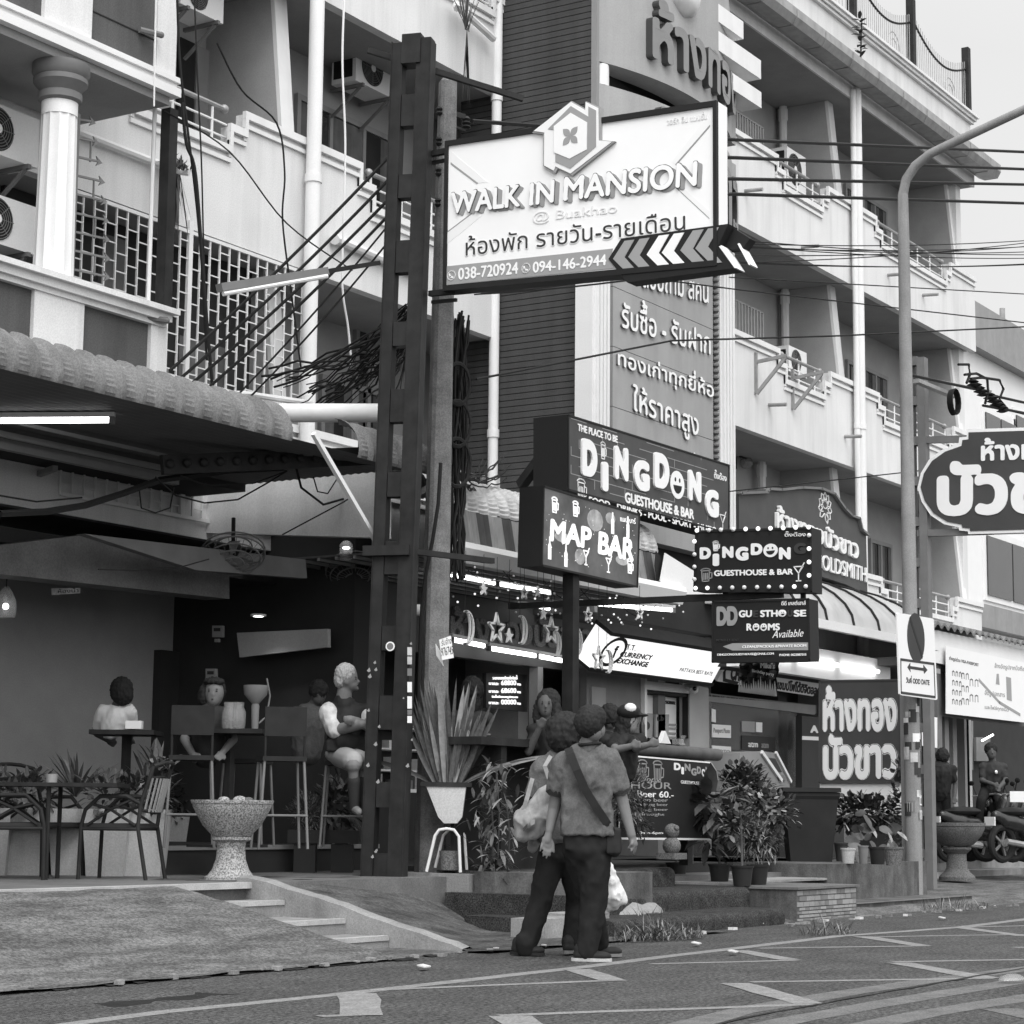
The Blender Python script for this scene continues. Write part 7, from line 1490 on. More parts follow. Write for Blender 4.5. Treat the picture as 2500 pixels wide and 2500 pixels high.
p = onY(1655, 1818, 10.5); b = MB(); b.obox(p+V3(0, 0, .03), V3(.05, 0, 0), V3(0, .04, 0), V3(0, 0, .03)); b.lathe(p+V3(.12, 0, 0), [(.03, 0), (.01, .02), (.01, .05), (.035, .1), (.03, .1)], 10); o = b.build('tumbler', 'clear_plastic'); tag(o, 'small box and glass at the right end of the counter', 'glass')
for k, (px, lb) in enumerate((((1640, 2050), 'round pale ornament figure by the carpeted steps'),)):
    c = onY(px[0], 2090, 9.9); b = MB(); b.ball(c+V3(0, 0, .1), .09); b.ball(c+V3(0, 0, .24), .075); b.ball(c+V3(-.02, -.06, .27), .03); b.obox(c, V3(.13, 0, 0), V3(0, .1, 0), V3(0, 0, .03)); o = b.build('ornament_figure', 'dark_granite'); tag(o, lb, 'ornament')
# high tables and stools inside the bar
def high_table(label, px0, px1, y, D):
    a = atD(px0, y, D); c = atD(px1, y, D); m_ = (a+c)/2; t = thing('high_table', label, 'table', (m_[0], m_[1], .69), 'high tables in the bar'); b = MB(); h = (c-a)/2; h[2] = 0; b.obox(m_, h, dn*.28, V3(0, 0, .02)); b.build('tabletop', 'dark_steel', t); b = MB()
    b.box(m_[0]-.03, m_[0]+.03, m_[1]-.03, m_[1]+.03, .7, m_[2]-.021); b.obox((m_[0], m_[1], .705), V3(.25, 0, 0), V3(0, .25, 0), V3(0, 0, .012)); b.build('leg', 'dark_steel', t); return m_
m1 = high_table('high dark table with a pale tissue box', 232, 388, 1790, 18.8); m2 = high_table('high dark table with bottles in front of the dark panel', 475, 650, 1787, 18.8)
b = MB(); p = atD(328, 1770, 18.75); b.obox(p, dv*.07, dn*.05, V3(0, 0, .035)); o = b.build('tissue_box', 'sign_light'); tag(o, 'white tissue box on the left high table', 'box')
for px, mt, lb in ((580, 'clear_plastic', 'glass jar gleaming on the right high table'), (560, 'clear_plastic', 'square glass holder on the right high table')):
    p = atD(px, 1782, 18.7); t = bottle('glass_jar', lb, (0, 0), 1, .2, .06, mt) if False else None; b = MB(); b.lathe(p, [(.06, 0), (.07, .05), (.07, .15), (.05, .2), (.055, .24), (.05, .24)], 14); o = b.build('glass_jar', mt); tag(o, lb, 'jar')
p = atD(622, 1780, 18.7); b = MB(); b.lathe(p, [(.03, 0), (.035, .2), (.03, .22), (.1, .3), (.11, .38), (.09, .38)], 14); b.tube([p+V3(.15, 0, .45), p+V3(.2, 0, .3), p+V3(.16, 0, .12), p+V3(.05, 0, .05)], .008, 6); o = b.build('water_pipe', 'mid_grey'); tag(o, 'tall hookah-like pipe standing on the right high table', 'water pipe')
stool0 = None
def stool(label, px, D, rz=0.):
    global stool0
    c = atD(px, 2000, D); c[2] = .69
    if stool0 is None:
        t = thing('bar_stool', label, 'stool', (0, 0, 0), 'high stools in the bar'); b = MB(); b.box(-.19, .19, -.19, .19, .74, .78, 'black'); b.build('seat', 'black', t)
        for sx in (-1, 1):
            for sy in (-1, 1): b = MB(); b.tube([(sx*.21, sy*.21, 0), (sx*.17, sy*.17, .74)], .012, 6); b.build('leg', 'mid_grey', t)
        b = MB(); b.box(-.18, .18, .17, .2, .95, 1.2); b.tube([(-.17, .18, .76), (-.17, .19, 1.2)], .012, 6); b.tube([(.17, .18, .76), (.17, .19, 1.2)], .012, 6); b.build('backrest', 'black', t)
        b = MB()
        for z in (.28,):
            for a_, c_ in (((-.2, -.2), (.2, -.2)), ((.2, -.2), (.2, .2)), ((.2, .2), (-.2, .2)), ((-.2, .2), (-.2, -.2))): b.tube([(a_[0], a_[1], z), (c_[0], c_[1], z)], .01, 6)
        b.build('footrest', 'mid_grey', t); stool0 = t; t.location = tuple(map(float, c)); t.rotation_euler = (0, 0, rz); return t
    return dup(stool0, c, rz, label)
stool('high stool turned away in front of the dark panel', 683, 18.4, 2.4); stool('high stool in front of the smiling woman', 462, 18.3, 2.3); stool('high stool carrying the older man', 842, 19.7, -1.0); stool('high stool behind the stone bowl', 600, 19.3, .4)
# ================================================================== PEOPLE
J = lambda x, y, D: atD(x, y, D)
vd = np.array(F); vd = np.array([F[0], F[1], 0]); vd /= np.linalg.norm(vd); vr = np.array([CR[0], CR[1], 0]); vr /= np.linalg.norm(vr); UP = V3(0, 0, 1)
RB = np.array([vr, vd, UP]).T       # view-aligned body axes: right, away, up
def E(c, r, a=0.):
    R0 = np.array([[math.cos(a), -math.sin(a), 0], [math.sin(a), math.cos(a), 0], [0, 0, 1]]); return ('e', c, r, RB@R0)
def B(c, r): return ('b', c, vr*r[0], vd*r[1], UP*r[2])
def C(a, b, r0, r1): return ('c', a, b, r0, r1)
def hand(w, tips, thumb, palm, r=.0088, D=None):
    """palm and five separate fingers: w wrist point, palm centre, finger tips with a bend"""
    out = [C(w, palm, .026, .03)]; n = len(tips)
    ax = tips[-1]-tips[0]; ax = ax/np.linalg.norm(ax); d = sum(tips)/n-palm; d = d/np.linalg.norm(d)
    out += [C(palm-ax*.022, palm-ax*.02+d*.035, .018, .016), C(palm+ax*.022, palm+ax*.02+d*.035, .018, .016), C(palm, palm+d*.038, .02, .017)]
    for i, t in enumerate(tips):
        k = palm+d*.035+ax*(-.034+.068*i/(n-1)); m_ = (k+t)/2+vd*-.008; out += [C(k, m_, r, r*.92), C(m_, t, r*.92, r*.75)]
    out += [C(palm-d*.02+ax*.02, palm+ax*.045+d*.005, .014, .012), C(palm+ax*.045+d*.005, thumb, .012, .009)]
    return out
def ribbon(b, pts, w, mat, th=.006, nrm=None):
    n = len(pts); V = []
    for i, p in enumerate(pts):
        d = pts[min(i+1, n-1)]-pts[max(i-1, 0)]; d /= np.linalg.norm(d); s = np.cross(d, nrm if nrm is not None else vd); s /= np.linalg.norm(s); nn = np.cross(s, d); V += [p-s*w/2, p+s*w/2, p+s*w/2+nn*th, p-s*w/2+nn*th]
    b.add(V, [(4*i+j, 4*i+4+j, 4*i+4+(j+1) % 4, 4*i+(j+1) % 4) for i in range(n-1) for j in range(4)]+[(0, 1, 2, 3), (4*n-1, 4*n-2, 4*n-3, 4*n-4)], mat, False)
def shoe(name, c, d, L, parent, sole='pot_white', heel=0.):
    d = np.array(d, float); d /= np.linalg.norm(d); s = np.cross(d, UP); R0 = np.array([d, s, UP]).T
    o = fuse(name, [('e', c+UP*.04-d*L*.18, (L*.3, .045, .05), R0), ('e', c+UP*.032+d*L*.2, (L*.32, .05, .034), R0), ('e', c+UP*.075-d*L*.25, (L*.2, .042, .055), R0)], 'black', parent, .008, 3)
    b = MB(); P = [c+d*L*.5*math.cos(a)*(1.04)+s*.05*math.sin(a)*(1 if math.cos(a) > -.2 else .85) for a in [R_(15*k) for k in range(24)]]; b.prism([p+UP*(-.004) for p in P], UP*.022, sole); b.build('sole', sole, o); return o
def fabric(o, amp=.006, s=9., seed=0.):     # soft creases on cloth, moved along the normal
    me = o.data; n = len(me.vertices); co = np.zeros(n*3); no = np.zeros(n*3); me.vertices.foreach_get('co', co); me.vertex_normals.foreach_get('vector', no); co = co.reshape(-1, 3); no = no.reshape(-1, 3)
    for i in range(n):
        x, y, z = co[i]; k = noise.noise(Vector((x*s+seed, y*s, z*s*.55+x*3)))+.5*noise.noise(Vector((x*s*2.2, y*s*2.2+seed, z*s*1.3))); k = (1-abs(k))**3-.35; co[i] += no[i]*amp*k
    me.vertices.foreach_set('co', co.ravel()); me.update()
# ---- walker nearer the camera
D = 14.72; t = thing('person', 'man walking away in a grey T-shirt with a dark strap across his back', 'person', (J(1440, 2348, D)[0], J(1440, 2348, D)[1], 0), 'two men walking along the road edge')
pr = [E(J(1442, 1766, D), (.083, .098, .112)), E(J(1449, 1785, D-.02), (.062, .075, .075)), C(J(1442, 1792, D), J(1437, 1822, D), .058, .064), E(J(1462, 1782, D+.03), (.045, .05, .06)),
      C(J(1400, 1856, D), J(1474, 1856, D), .055, .055), C(J(1434, 1870, D), J(1434, 2030, D), .08, .09),
      C(J(1374, 1856, D), J(1353, 1972, D+.03), .05, .043), C(J(1353, 1972, D+.03), J(1341, 2028, D-.02), .042, .029),
      C(J(1492, 1856, D), J(1521, 1962, D-.03), .05, .043), C(J(1521, 1962, D-.03), J(1542, 2040, D-.08), .042, .03)]
pr += hand(J(1341, 2030, D-.02), [J(1319, 2078, D-.05), J(1326, 2091, D-.05), J(1334, 2095, D-.05), J(1342, 2090, D-.05)], J(1352, 2080, D-.04), J(1336, 2052, D-.03))
pr += hand(J(1542, 2040, D-.08), [J(1551, 2084, D-.03), J(1548, 2088, D-.06), J(1545, 2086, D-.09), J(1540, 2080, D-.12)], J(1534, 2072, D-.1), J(1547, 2061, D-.08))
pr += [C(J(1434, 2050, D), J(1446, 2200, D), .07, .05), C(J(1446, 2200, D), J(1432, 2340, D-.03), .05, .035), C(J(1434, 2050, D), J(1452, 2200, D+.2), .07, .05), C(J(1452, 2200, D+.2), J(1468, 2312, D+.35), .05, .035)]
fuse('body', pr, 'skin', t, .0062, 2)
fuse('hair', [E(J(1438, 1762, D-.015), (.1, .115, .118)), E(J(1432, 1772, D-.04), (.078, .075, .072)), E(J(1446, 1768, D-.04), (.055, .06, .07)), E(J(1450, 1752, D), (.085, .1, .09)), E(J(1420, 1762, D-.03), (.055, .07, .07))], 'hair', t, .008, 1)
fabric(bpy.data.objects[[q.name for q in bpy.data.objects if q.name.startswith('hair')][-1]], .006, 60, 7)
b = MB(); b.ball(J(1467, 1784, D-.045), (.008, .02, .028)); b.build('ear', 'skin', t)
sh_ = fuse('shirt', [C(J(1383, 1857, D), J(1484, 1853, D), .075, .075), C(J(1412, 1838, D), J(1460, 1836, D), .062, .062), E(J(1433, 1895, D), (.185, .125, .16)), B(J(1433, 1960, D), (.165, .105, .225)), E(J(1433, 1985, D), (.178, .118, .15)), B(J(1433, 2010, D), (.172, .11, .085)), C(J(1376, 1860, D), J(1359, 1926, D+.02), .074, .066), C(J(1491, 1857, D), J(1512, 1922, D-.02), .077, .068)], 'shirt_grey', t, .011, 5)
fabric(sh_, .018, 7., 1.); fabric(sh_, .007, 16., 3.)
b = MB()
def band(a, c, r, w): a = np.array(a); c = np.array(c); d = c-a; d /= np.linalg.norm(d); b.tube([c-d*w/2, c+d*w/2], r, 14, cap=True)
band(J(1376, 1860, D), J(1358, 1932, D+.02), .071, .035); band(J(1491, 1857, D), J(1514, 1930, D-.02), .073, .035)
P = [J(1439, 1817, D)+vr*.075*math.cos(R_(k*18))+vd*.07*math.sin(R_(k*18))+UP*(.008*math.cos(R_(k*18))) for k in range(21)]; b.tube(P, .011, 8); b.build('shirt_trim', 'black', t)
tr = fuse('trousers', [B(J(1434, 2058, D), (.16, .11, .055)), E(J(1434, 2075, D), (.175, .13, .1)), C(J(1455, 2090, D-.02), J(1450, 2200, D-.01), .107, .092), C(J(1450, 2200, D-.01), J(1434, 2322, D-.03), .092, .076), C(J(1414, 2090, D+.03), J(1440, 2195, D+.14), .105, .086), C(J(1440, 2195, D+.14), J(1462, 2300, D+.33), .086, .07)], 'trousers', t, .014, 4); fabric(tr, .012, 8., 5.)
shoe('shoe', J(1444, 2352, D-.06)*V3(1, 1, 0)+V3(0, 0, .006), vr*.95-vd*.1, .27, t); shoe('shoe', V3(*(J(1478, 2325, D+.35)[:2]), .012), vr*.8+vd*.5, .27, t, 'mid_grey')
b = MB(); ribbon(b, [J(x, y, d) for x, y, d in ((1387, 1826, D-.05), (1392, 1840, D-.115), (1408, 1880, D-.15), (1430, 1930, D-.155), (1455, 1970, D-.15), (1482, 2010, D-.135), (1500, 2045, D-.1))], .056, 'black'); b.build('strap', 'black', t)
o = fuse('sling_bag', [B(J(1497, 2052, D-.02), (.05, .1, .09)), E(J(1499, 2062, D-.02), (.06, .11, .09))], 'black', t, .012, 4)
# ---- walker farther
D = 15.3; t = thing('person', 'dark-haired man in grey T-shirt half hidden by the walker with the strap', 'person', (J(1330, 2335, D)[0], J(1330, 2335, D)[1], 0), 'two men walking along the road edge')
pr = [E(J(1381, 1790, D), (.085, .1, .115)), C(J(1379, 1812, D), J(1376, 1838, D), .058, .064), C(J(1338, 1874, D), J(1420, 1872, D), .055, .055), C(J(1376, 1885, D), J(1376, 2030, D), .08, .09), C(J(1322, 1872, D), J(1302, 1970, D), .05, .043), C(J(1302, 1970, D), J(1300, 2040, D-.1), .042, .03), C(J(1428, 1872, D), J(1445, 1975, D), .05, .043), C(J(1445, 1975, D), J(1478, 2070, D-.05), .042, .03)]
pr += hand(J(1300, 2040, D-.1), [J(1292, 2078, D-.12), J(1297, 2084, D-.12), J(1303, 2084, D-.12), J(1308, 2078, D-.12)], J(1312, 2068, D-.12), J(1301, 2058, D-.11)); pr += hand(J(1478, 2070, D-.05), [J(1482, 2104, D-.02), J(1484, 2106, D-.05), J(1485, 2105, D-.08), J(1486, 2100, D-.1)], J(1478, 2096, D-.1), J(1482, 2086, D-.06))
pr += [C(J(1350, 2070, D), J(1322, 2200, D), .07, .05), C(J(1322, 2200, D), J(1284, 2325, D-.1), .05, .035), C(J(1390, 2070, D), J(1405, 2200, D+.1), .07, .05), C(J(1405, 2200, D+.1), J(1393, 2312, D+.05), .05, .035)]
fuse('body', pr, 'skin', t, .0085, 3)
hr = fuse('hair', [E(J(1379, 1780, D), (.128, .125, .125)), E(J(1374, 1800, D-.03), (.115, .1, .11)), E(J(1384, 1815, D-.03), (.08, .08, .06)), E(J(1367, 1775, D), (.1, .1, .09))], 'hair', t, .01, 2); fabric(hr, .016, 22., 2.)
sh_ = fuse('shirt', [C(J(1330, 1872, D), J(1424, 1870, D), .08, .08), C(J(1355, 1850, D), J(1398, 1850, D), .066, .066), E(J(1376, 1915, D), (.2, .13, .17)), B(J(1376, 1975, D), (.175, .11, .22)), B(J(1376, 2030, D), (.185, .115, .085)), E(J(1374, 1990, D), (.195, .125, .17)), C(J(1324, 1874, D), J(1304, 1942, D), .078, .068), C(J(1427, 1874, D), J(1442, 1942, D), .076, .068)], 'shirt_grey_far', t, .012, 5); fabric(sh_, .016, 7., 8.)
b = MB(); band(J(1324, 1874, D), J(1302, 1950, D), .071, .035); P = [J(1377, 1834, D)+vr*.075*math.cos(R_(k*18))+vd*.07*math.sin(R_(k*18)) for k in range(21)]; b.tube(P, .011, 8); b.build('shirt_trim', 'black', t)
tr = fuse('trousers', [B(J(1374, 2064, D), (.16, .11, .06)), E(J(1374, 2085, D), (.175, .125, .1)), C(J(1345, 2095, D), J(1320, 2200, D-.03), .105, .082), C(J(1320, 2200, D-.03), J(1284, 2312, D-.1), .082, .072), C(J(1284, 2300, D-.1), J(1284, 2316, D-.1), .08, .076), C(J(1396, 2095, D), J(1410, 2200, D+.1), .1, .08), C(J(1410, 2200, D+.1), J(1394, 2300, D+.06), .08, .07)], 'trousers', t, .014, 4); fabric(tr, .012, 8., 9.)
shoe('shoe', V3(*(J(1287, 2345, D-.1)[:2]), .01), vr*.9-vd*.5, .27, t, 'black'); shoe('shoe', V3(*(J(1394, 2336, D+.05)[:2]), .02), vd*.9+vr*.3, .27, t, 'mid_grey')
# tote bag and plastic bag are carried: things of their own
t = thing('tote_bag', 'soft pale printed tote bag hanging at the far walker’s side', 'bag', J(1305, 1990, D-.25)); o = fuse('pouch', [C(J(1338, 1930, D-.2), J(1288, 2000, D-.22), .05, .09), C(J(1288, 2000, D-.22), J(1276, 2035, D-.22), .1, .06), C(J(1318, 1985, D-.2), J(1300, 2025, D-.2), .09, .075)], 'bag_print', t, .011, 4); fabric(o, .014, 9., 4.)
b = MB(); ribbon(b, [J(1344, 1912, D-.16), J(1330, 1870, D-.16), J(1345, 1845, D-.1)], .03, 'bag_print'); ribbon(b, [J(1268, 2010, D-.28), J(1285, 1955, D-.26), J(1300, 1900, D-.2)], .03, 'bag_print'); b.build('strap', 'bag_print', t)
b = MB(); fb = Frame(J(1290, 2010, D-.33), vr, UP); fb.N = -vd; fb.poly(b, [(1276, 2022), (1288, 2010), (1287, 2020), (1278, 2030)], 0, .006, 'sign_dark'); fb.poly(b, [(1294, 2004), (1306, 2000), (1305, 2012), (1296, 2016)], 0, .006, 'sign_mid'); b.build('print', 'sign_dark', t)
t = thing('plastic_bag', 'white plastic carrier bag hanging at knee height', 'bag', J(1500, 2180, D-.05)); q = [(1484, 2098), (1498, 2130), (1510, 2160), (1529, 2192), (1522, 2206), (1498, 2222), (1476, 2233), (1468, 2205), (1474, 2160)]
o = fuse('pouch', [C(J(1484, 2100, D-.05), J(1497, 2190, D-.05), .012, .085), C(J(1490, 2170, D-.05), J(1474, 2226, D-.05), .06, .014), C(J(1495, 2165, D-.05), J(1527, 2198, D-.05), .05, .012), C(J(1474, 2226, D-.05), J(1526, 2200, D-.05), .016, .016), C(J(1484, 2205, D-.05), J(1512, 2195, D-.05), .05, .05)], 'plastic_bag', t, .009, 3); fabric(o, .02, 12., 3.)
# ---- older man on a stool
D = 19.4; t = thing('person', 'older grey-haired man with folded arms sitting on a high stool', 'person', (*J(842, 1900, D)[:2], .69))
pr = [E(J(849, 1655, D), (.09, .085, .118)), E(J(858, 1672, D), (.06, .07, .06)), E(J(875, 1664, D), (.016, .014, .02)), E(J(868, 1681, D), (.03, .04, .022)), E(J(845, 1664, D-.08), (.02, .012, .03)), C(J(842, 1685, D), J(838, 1718, D), .07, .075), C(J(845, 1745, D), J(850, 1830, D), .09, .1),
      C(J(802, 1740, D-.05), J(822, 1782, D-.12), .065, .06), C(J(822, 1782, D-.12), J(885, 1768, D-.32), .058, .042), C(J(893, 1742, D), J(905, 1775, D-.12), .06, .055), C(J(905, 1775, D-.12), J(856, 1757, D-.3), .052, .04)]
pr += hand(J(884, 1768, D-.32), [J(902, 1763, D-.33), J(904, 1767, D-.34), J(903, 1771, D-.34), J(900, 1775, D-.33)], J(893, 1755, D-.34), J(892, 1766, D-.33)); pr += hand(J(860, 1758, D-.3), [J(842, 1752, D-.3), J(841, 1756, D-.31), J(842, 1760, D-.31), J(845, 1764, D-.3)], J(852, 1748, D-.31), J(852, 1757, D-.31))
pr += [C(J(830, 1850, D), J(862, 1868, D-.45), .085, .07), C(J(862, 1868, D-.45), J(866, 1975, D-.4), .05, .034), C(J(866, 1975, D-.4), J(876, 1982, D-.5), .04, .035), C(J(850, 1850, D+.1), J(885, 1868, D-.3), .085, .07), C(J(885, 1868, D-.3), J(886, 1975, D-.3), .05, .034)]
fuse('body', pr, 'skin', t, .0095, 3)
fuse('shin_shade', [C(J(864, 1905, D-.43), J(866, 1978, D-.4), .06, .046), C(J(885, 1905, D-.3), J(886, 1978, D-.3), .06, .046)], 'dark_wall', t, .012, 2)  # dark sleeves added over the shins: their shade put into colour
fuse('hair', [E(J(843, 1645, D), (.097, .092, .1)), E(J(834, 1660, D), (.07, .085, .08))], 'hair_grey', t, .009, 1)
fabric(bpy.data.objects[[q.name for q in bpy.data.objects if q.name.startswith('hair')][-1]], .012, 30, 3)
b = MB(); b.ball(J(868, 1658, D-.04), (.008, .01, .005)); b.ball(J(868, 1653, D-.04), (.012, .01, .003)); b.ball(J(873, 1674, D-.02), (.01, .012, .003)); b.build('eye', 'hair', t)
o = fuse('shirt', [C(J(808, 1738, D), J(888, 1738, D), .085, .08), E(J(846, 1770, D-.02), (.19, .15, .2)), E(J(850, 1808, D-.03), (.2, .17, .13)), C(J(838, 1712, D), J(842, 1722, D), .085, .1), B(J(848, 1822, D-.02), (.18, .14, .05))], 'black', t, .013, 4); fabric(o, .012, 9, 4)
o = fuse('sleeve', [C(J(801, 1738, D-.04), J(819, 1782, D-.12), .09, .085)], 'paper', t, .012, 3); fabric(o, .01, 10, 3); fuse('sleeve', [C(J(894, 1740, D), J(903, 1764, D-.08), .08, .076)], 'paper', t, .012, 3)
o = fuse('shorts', [C(J(830, 1845, D), J(862, 1858, D-.4), .105, .098), C(J(850, 1845, D+.1), J(880, 1858, D-.3), .1, .095), E(J(838, 1842, D), (.17, .15, .09))], 'sign_mid', t, .013, 4)
# ---- generic simpler figures
def figure(label, D, hd, hr_, torso, arms, top, hairmat='hair', skin='skin_dark', legs=None, hairx=None, name='person', hs=1., vox=.011, face=False):
    t = thing(name, label, 'person', (*J(torso[0][0], torso[0][1], D)[:2], .5)); h = J(*hd, D)
    pr = [E(h, (.078*hs, .09*hs, .108*hs)), E(h+V3(0, 0, -.05)-vd*.02, (.058*hs, .07*hs, .07*hs)), E(h-vd*.09+V3(0, 0, -.02), (.012, .02, .018)), C(h+V3(0, 0, -.06), J(*torso[0], D), .052, .06), C(J(*torso[0], D)-UP*.05, J(*torso[1], D), .08, .09)]
    for a in arms:
        P = [J(x, y, D+d) for x, y, d in a]; pr += [C(P[0], P[1], .048, .042), C(P[1], P[2], .04, .03)]
        dd = (P[2]-P[1])/np.linalg.norm(P[2]-P[1]); s = np.cross(dd, vd); s /= np.linalg.norm(s); pr += hand(P[2], [P[2]+dd*.12+s*k for k in (-.025, -.008, .008, .025)], P[2]+dd*.07+s*.055, P[2]+dd*.04)
    if legs:
        for a in legs: P = [J(x, y, D+d) for x, y, d in a]; pr += [C(P[0], P[1], .075, .055), C(P[1], P[2], .055, .04)]
    fuse('body', pr, skin, t, vox, 3)
    hh = fuse('hair', [E(h+vr*hr_[0]+vd*hr_[1]+UP*hr_[2], (hr_[3], hr_[4], hr_[5]))]+([E(h+vr*q[0]+vd*q[1]+UP*q[2], q[3:]) for q in (hairx or [])]), hairmat, t, .011, 1); fabric(hh, .016, 26, hd[0])
    sh2 = [C(J(*torso[0], D)-vr*torso[2]-UP*.03, J(*torso[0], D)+vr*torso[2]-UP*.03, .07, .07), C(J(*torso[0], D)-UP*.08, J(*torso[1], D), torso[2], torso[2]*.95)]
    for a in arms: P = [J(x, y, D+d) for x, y, d in a]; sh2.append(C(P[0], P[0]+(P[1]-P[0])*.65, .066, .06))
    o = fuse('shirt', sh2, top, t, .014, 4); fabric(o, .012, 9, torso[0][0])
    if face:
        b = MB()
        for s in (-1, 1): b.ball(h+vr*.031*s*hs+UP*.012-vd*.083*hs, (.01, .008, .0045)); b.ball(h+vr*.031*s*hs+UP*.03-vd*.083*hs, (.016, .006, .0025))
        b.ball(h-UP*.058-vd*.084*hs, (.02, .008, .004)); b.build('eye', 'hair', t)
    if legs:
        sh3 = []
        for a in legs: P = [J(x, y, D+d) for x, y, d in a]; sh3 += [C(P[0], P[1], .095, .075), C(P[1], P[1]+(P[2]-P[1])*.92, .075, .055)]
        fuse('trousers', sh3, 'trousers', t, .015, 3)
    return t
figure('smiling dark-haired woman in a dark top sitting behind the tables', 18.9, (523, 1692), (-.01, .05, .03, .105, .08, .115), ((513, 1735), (505, 1835), .155), [[(478, 1752, 0), (450, 1805, -.1), (470, 1840, -.25)], [(548, 1752, 0), (570, 1805, -.1), (545, 1835, -.25)]], 'dark_wall', skin='skin', hairx=[(-.09, .0, -.02, .05, .06, .1), (0, -.03, .1, .09, .07, .035)], hs=1.1, face=True)
figure('person in a white T-shirt seen from behind leaning over the left table', 19.6, (298, 1688), (-.0, -.02, .01, .105, .1, .125), ((284, 1730), (272, 1776), .12), [[(315, 1735, 0), (322, 1775, .1), (318, 1800, .25)], [(250, 1740, 0), (238, 1790, .1), (262, 1805, .2)]], 'clean_white', hairx=[(.02, -.05, -.04, .09, .07, .09)])
figure('shadowy figure sitting behind the older man', 20.4, (778, 1692), (0, -.02, .03, .09, .09, .1), ((755, 1735), (750, 1830), .16), [[(722, 1750, 0), (715, 1800, .1), (745, 1815, .1)]], 'shirt_grey')
figure('dark-haired woman standing inside the gold shop behind the sword leaves', 21.0, (1158, 1688), (-.02, -.02, .02, .11, .11, .13), ((1150, 1745), (1150, 1850), .15), [[(1120, 1755, 0), (1115, 1810, 0), (1140, 1830, -.1)]], 'dark_wall', hairx=[(-.03, -.02, -.1, .09, .08, .13)])
figure('woman with long hair and glasses holding a hand to her mouth at the bar', 19.9, (1332, 1722), (.03, .04, .04, .11, .1, .12), ((1345, 1775), (1345, 1880), .16), [[(1305, 1795, 0), (1290, 1835, -.15), (1316, 1780, -.22)], [(1390, 1790, 0), (1400, 1850, -.1), (1380, 1820, -.2)]], 'black', hairx=[(.1, .0, -.15, .055, .07, .2), (-.02, .06, -.1, .1, .05, .2)], face=True)
t = figure('customer in a white-fronted cap leaning on the counter', 20.2, (1540, 1762), (-.03, .0, .0, .1, .1, .12), ((1520, 1800), (1515, 1880), .16), [[(1545, 1812, -.1), (1552, 1826, -.3), (1584, 1818, -.38)], [(1490, 1815, 0), (1505, 1830, -.3), (1540, 1822, -.4)]], 'black', skin='skin', hairx=[(-.07, 0, -.14, .09, .09, .2)])
cp_ = J(1535, 1738, 20.2); o = fuse('cap', [E(cp_, (.115, .125, .08)), E(cp_+vr*.11-UP*.03, (.08, .08, .018))], 'black', t, .011, 2); b = MB(); b.ball(cp_-vd*.075+UP*.03+vr*.01, (.06, .06, .05)); b.build('cap_panel', 'clean_white', t)
figure('dark-haired figure half hidden behind the capped customer', 20.9, (1488, 1752), (0, -.02, .02, .1, .1, .12), ((1480, 1800), (1478, 1880), .15), [[(1455, 1810, 0), (1450, 1850, -.1), (1475, 1850, -.2)]], 'black')
figure('young man in a dark T-shirt with a chest emblem sitting on a parked scooter', 33.0, (2420, 1836), (0, .02, .05, .1, .1, .1), ((2425, 1868), (2418, 1925), .16), [[(2402, 1876, 0), (2398, 1905, -.1), (2425, 1915, -.3)], [(2447, 1876, 0), (2455, 1905, -.1), (2440, 1922, -.3)]], 'dark_wall', legs=[[(2410, 1925, 0), (2395, 1955, -.4), (2390, 2010, -.4)], [(2430, 1925, 0), (2440, 1955, -.4), (2442, 2010, -.4)]])
b = MB(); b.ball(J(2432, 1885, 32.8), (.045, .02, .03)); o = b.build('emblem', 'clean_white', bpy.data.objects[[q.name for q in bpy.data.objects if q.name.startswith('person')][-1]])
figure('person in black bending beside the posts right of the lamp post', 32.0, (2300, 1845), (0, -.02, .0, .1, .1, .12), ((2295, 1872), (2290, 1930), .19), [[(2268, 1880, 0), (2262, 1915, 0), (2270, 1945, -.1)], [(2322, 1880, 0), (2333, 1915, 0), (2330, 1945, -.1)]], 'black', legs=[[(2278, 1930, 0), (2285, 1980, 0), (2288, 2035, 0)], [(2305, 1930, 0), (2310, 1980, 0), (2306, 2035, 0)]])
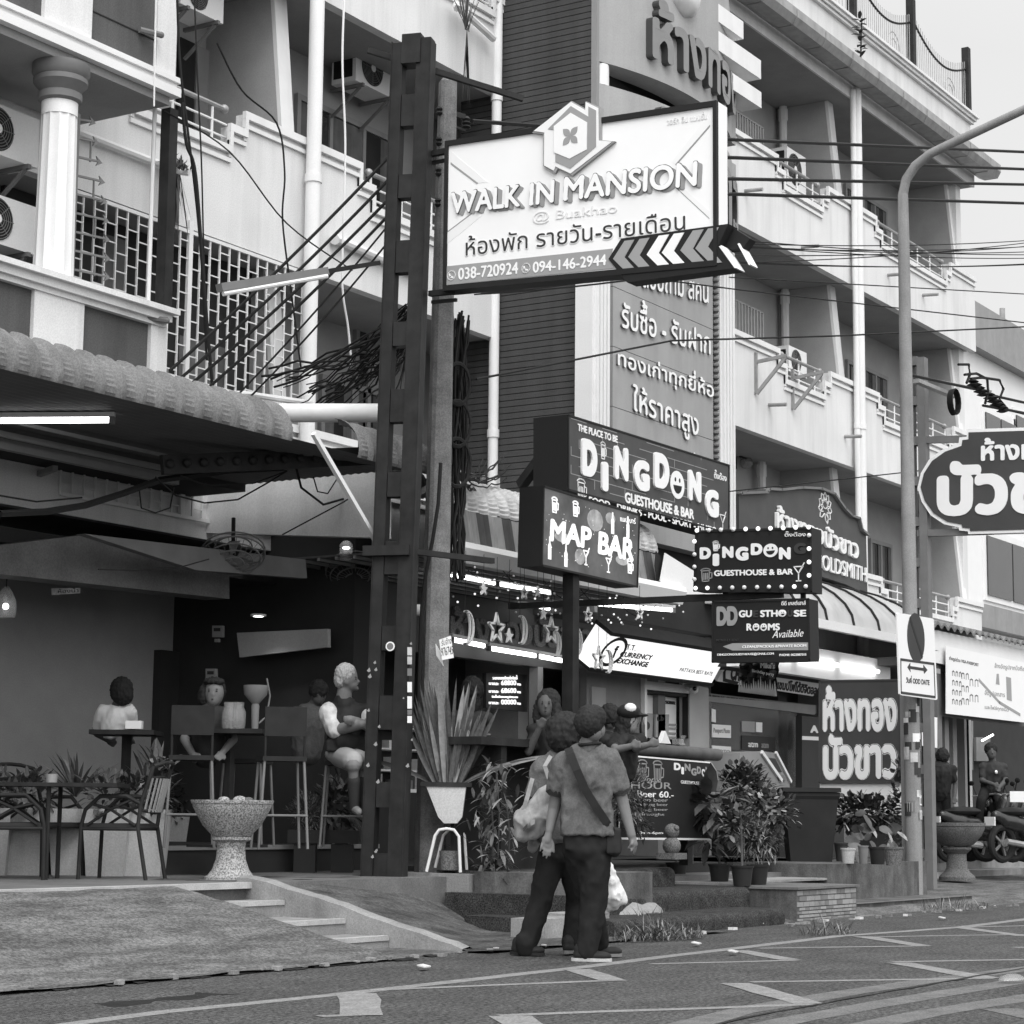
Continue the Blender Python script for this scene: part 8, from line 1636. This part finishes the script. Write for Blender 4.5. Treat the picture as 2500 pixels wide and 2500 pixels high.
# ================================================================== SCOOTERS
sc0 = None
def scooter(label, px, D, rz):
    global sc0
    c = atD(px, 2050, D); c[2] = .38
    if sc0 is None:
        t = thing('scooter', label, 'scooter', (0, 0, 0), 'scooters parked outside the corner shop')
        for x in (-.62, .62):
            b = MB(); n = 20
            V = []; 
            for k in range(n):
                a = 2*math.pi*k/n
                for j in range(8): q = 2*math.pi*j/8; rr_ = .24+.055*math.cos(q); V.append((x+rr_*math.cos(a), .05*math.sin(q), .29+rr_*math.sin(a)))
            b.add(V, [(k*8+j, ((k+1) % n)*8+j, ((k+1) % n)*8+(j+1) % 8, k*8+(j+1) % 8) for k in range(n) for j in range(8)], 'black', True); w = b.build('wheel', 'black', t); b = MB(); b.tube([(x, -.04, .29), (x, .04, .29)], .05, 10)
            for k in range(5): a = 1.2566*k; b.bar((x, 0, .29), (x+.2*math.cos(a), 0, .29+.2*math.sin(a)), .03, .03)
            b.build('rim', 'mid_grey', w)
        fuse('body_panel', [('c', (-.55, 0, .62), (-.1, 0, .55), .13, .12), ('c', (-.1, 0, .45), (.3, 0, .4), .13, .1), ('c', (.32, 0, .42), (.5, 0, .92), .09, .11), ('c', (-.75, 0, .7), (-.4, 0, .6), .08, .14), ('c', (.5, 0, .5), (.72, 0, .55), .06, .05)], 'black_gloss', t, .025, 4)
        b = MB(); b.ball((-.35, 0, .76), (.36, .14, .07)); b.build('seat', 'black', t); b = MB(); b.tube([(.46, -.33, 1.02), (.47, -.15, 1.03), (.5, 0, .98), (.47, .15, 1.03), (.46, .33, 1.02)], .018, 8); b.tube([(.5, 0, .9), (.62, 0, .3)], .03, 8); b.build('handlebar', 'galv', t)
        b = MB(); b.ball((.6, 0, .9), (.06, .09, .07)); b.build('headlight', 'clear_plastic', t)
        for s in (-1, 1): b = MB(); b.tube([(.46, s*.25, 1.03), (.44, s*.32, 1.2)], .008, 6); b.ball((.44, s*.34, 1.23), (.015, .06, .04)); b.build('mirror', 'black', t)
        b = MB(); b.box(-.88, -.86, -.1, .1, .55, .68); b.build('number_plate', 'sign_light', t); b = MB(); b.tube([(-.1, -.12, .25), (-.7, -.16, .32)], .045, 8); b.build('exhaust', 'galv', t)
        sc0 = t; t.location = tuple(map(float, c)); t.rotation_euler = (0, 0, rz); return t
    return dup(sc0, c, rz, label)
scooter('black scooter nearest the lamp post, side on', 2395, 32.2, -.5); scooter('black scooter in the middle of the parked row', 2440, 33.4, -.45); scooter('black scooter behind, with a pale plate at the right edge', 2490, 33.0, 2.5); scooter('black scooter squeezed between the two nearer ones', 2418, 33.0, -.6); scooter('black scooter partly cut by the right edge, front wheel forward', 2515, 32.4, -.4); scooter('dark scooter behind the seated young man', 2460, 34.6, -.5); scooter('black scooter farthest back against the shop', 2375, 34.5, -.3)
p = atD(2485, 1945, 32.0); b = MB(); b.obox(p, vr*.12, vd*.01, V3(0, 0, .08)); o = b.build('number_plate_board', 'sign_light'); tag(o, 'pale licence plate propped on the scooter at the right edge', 'number plate')
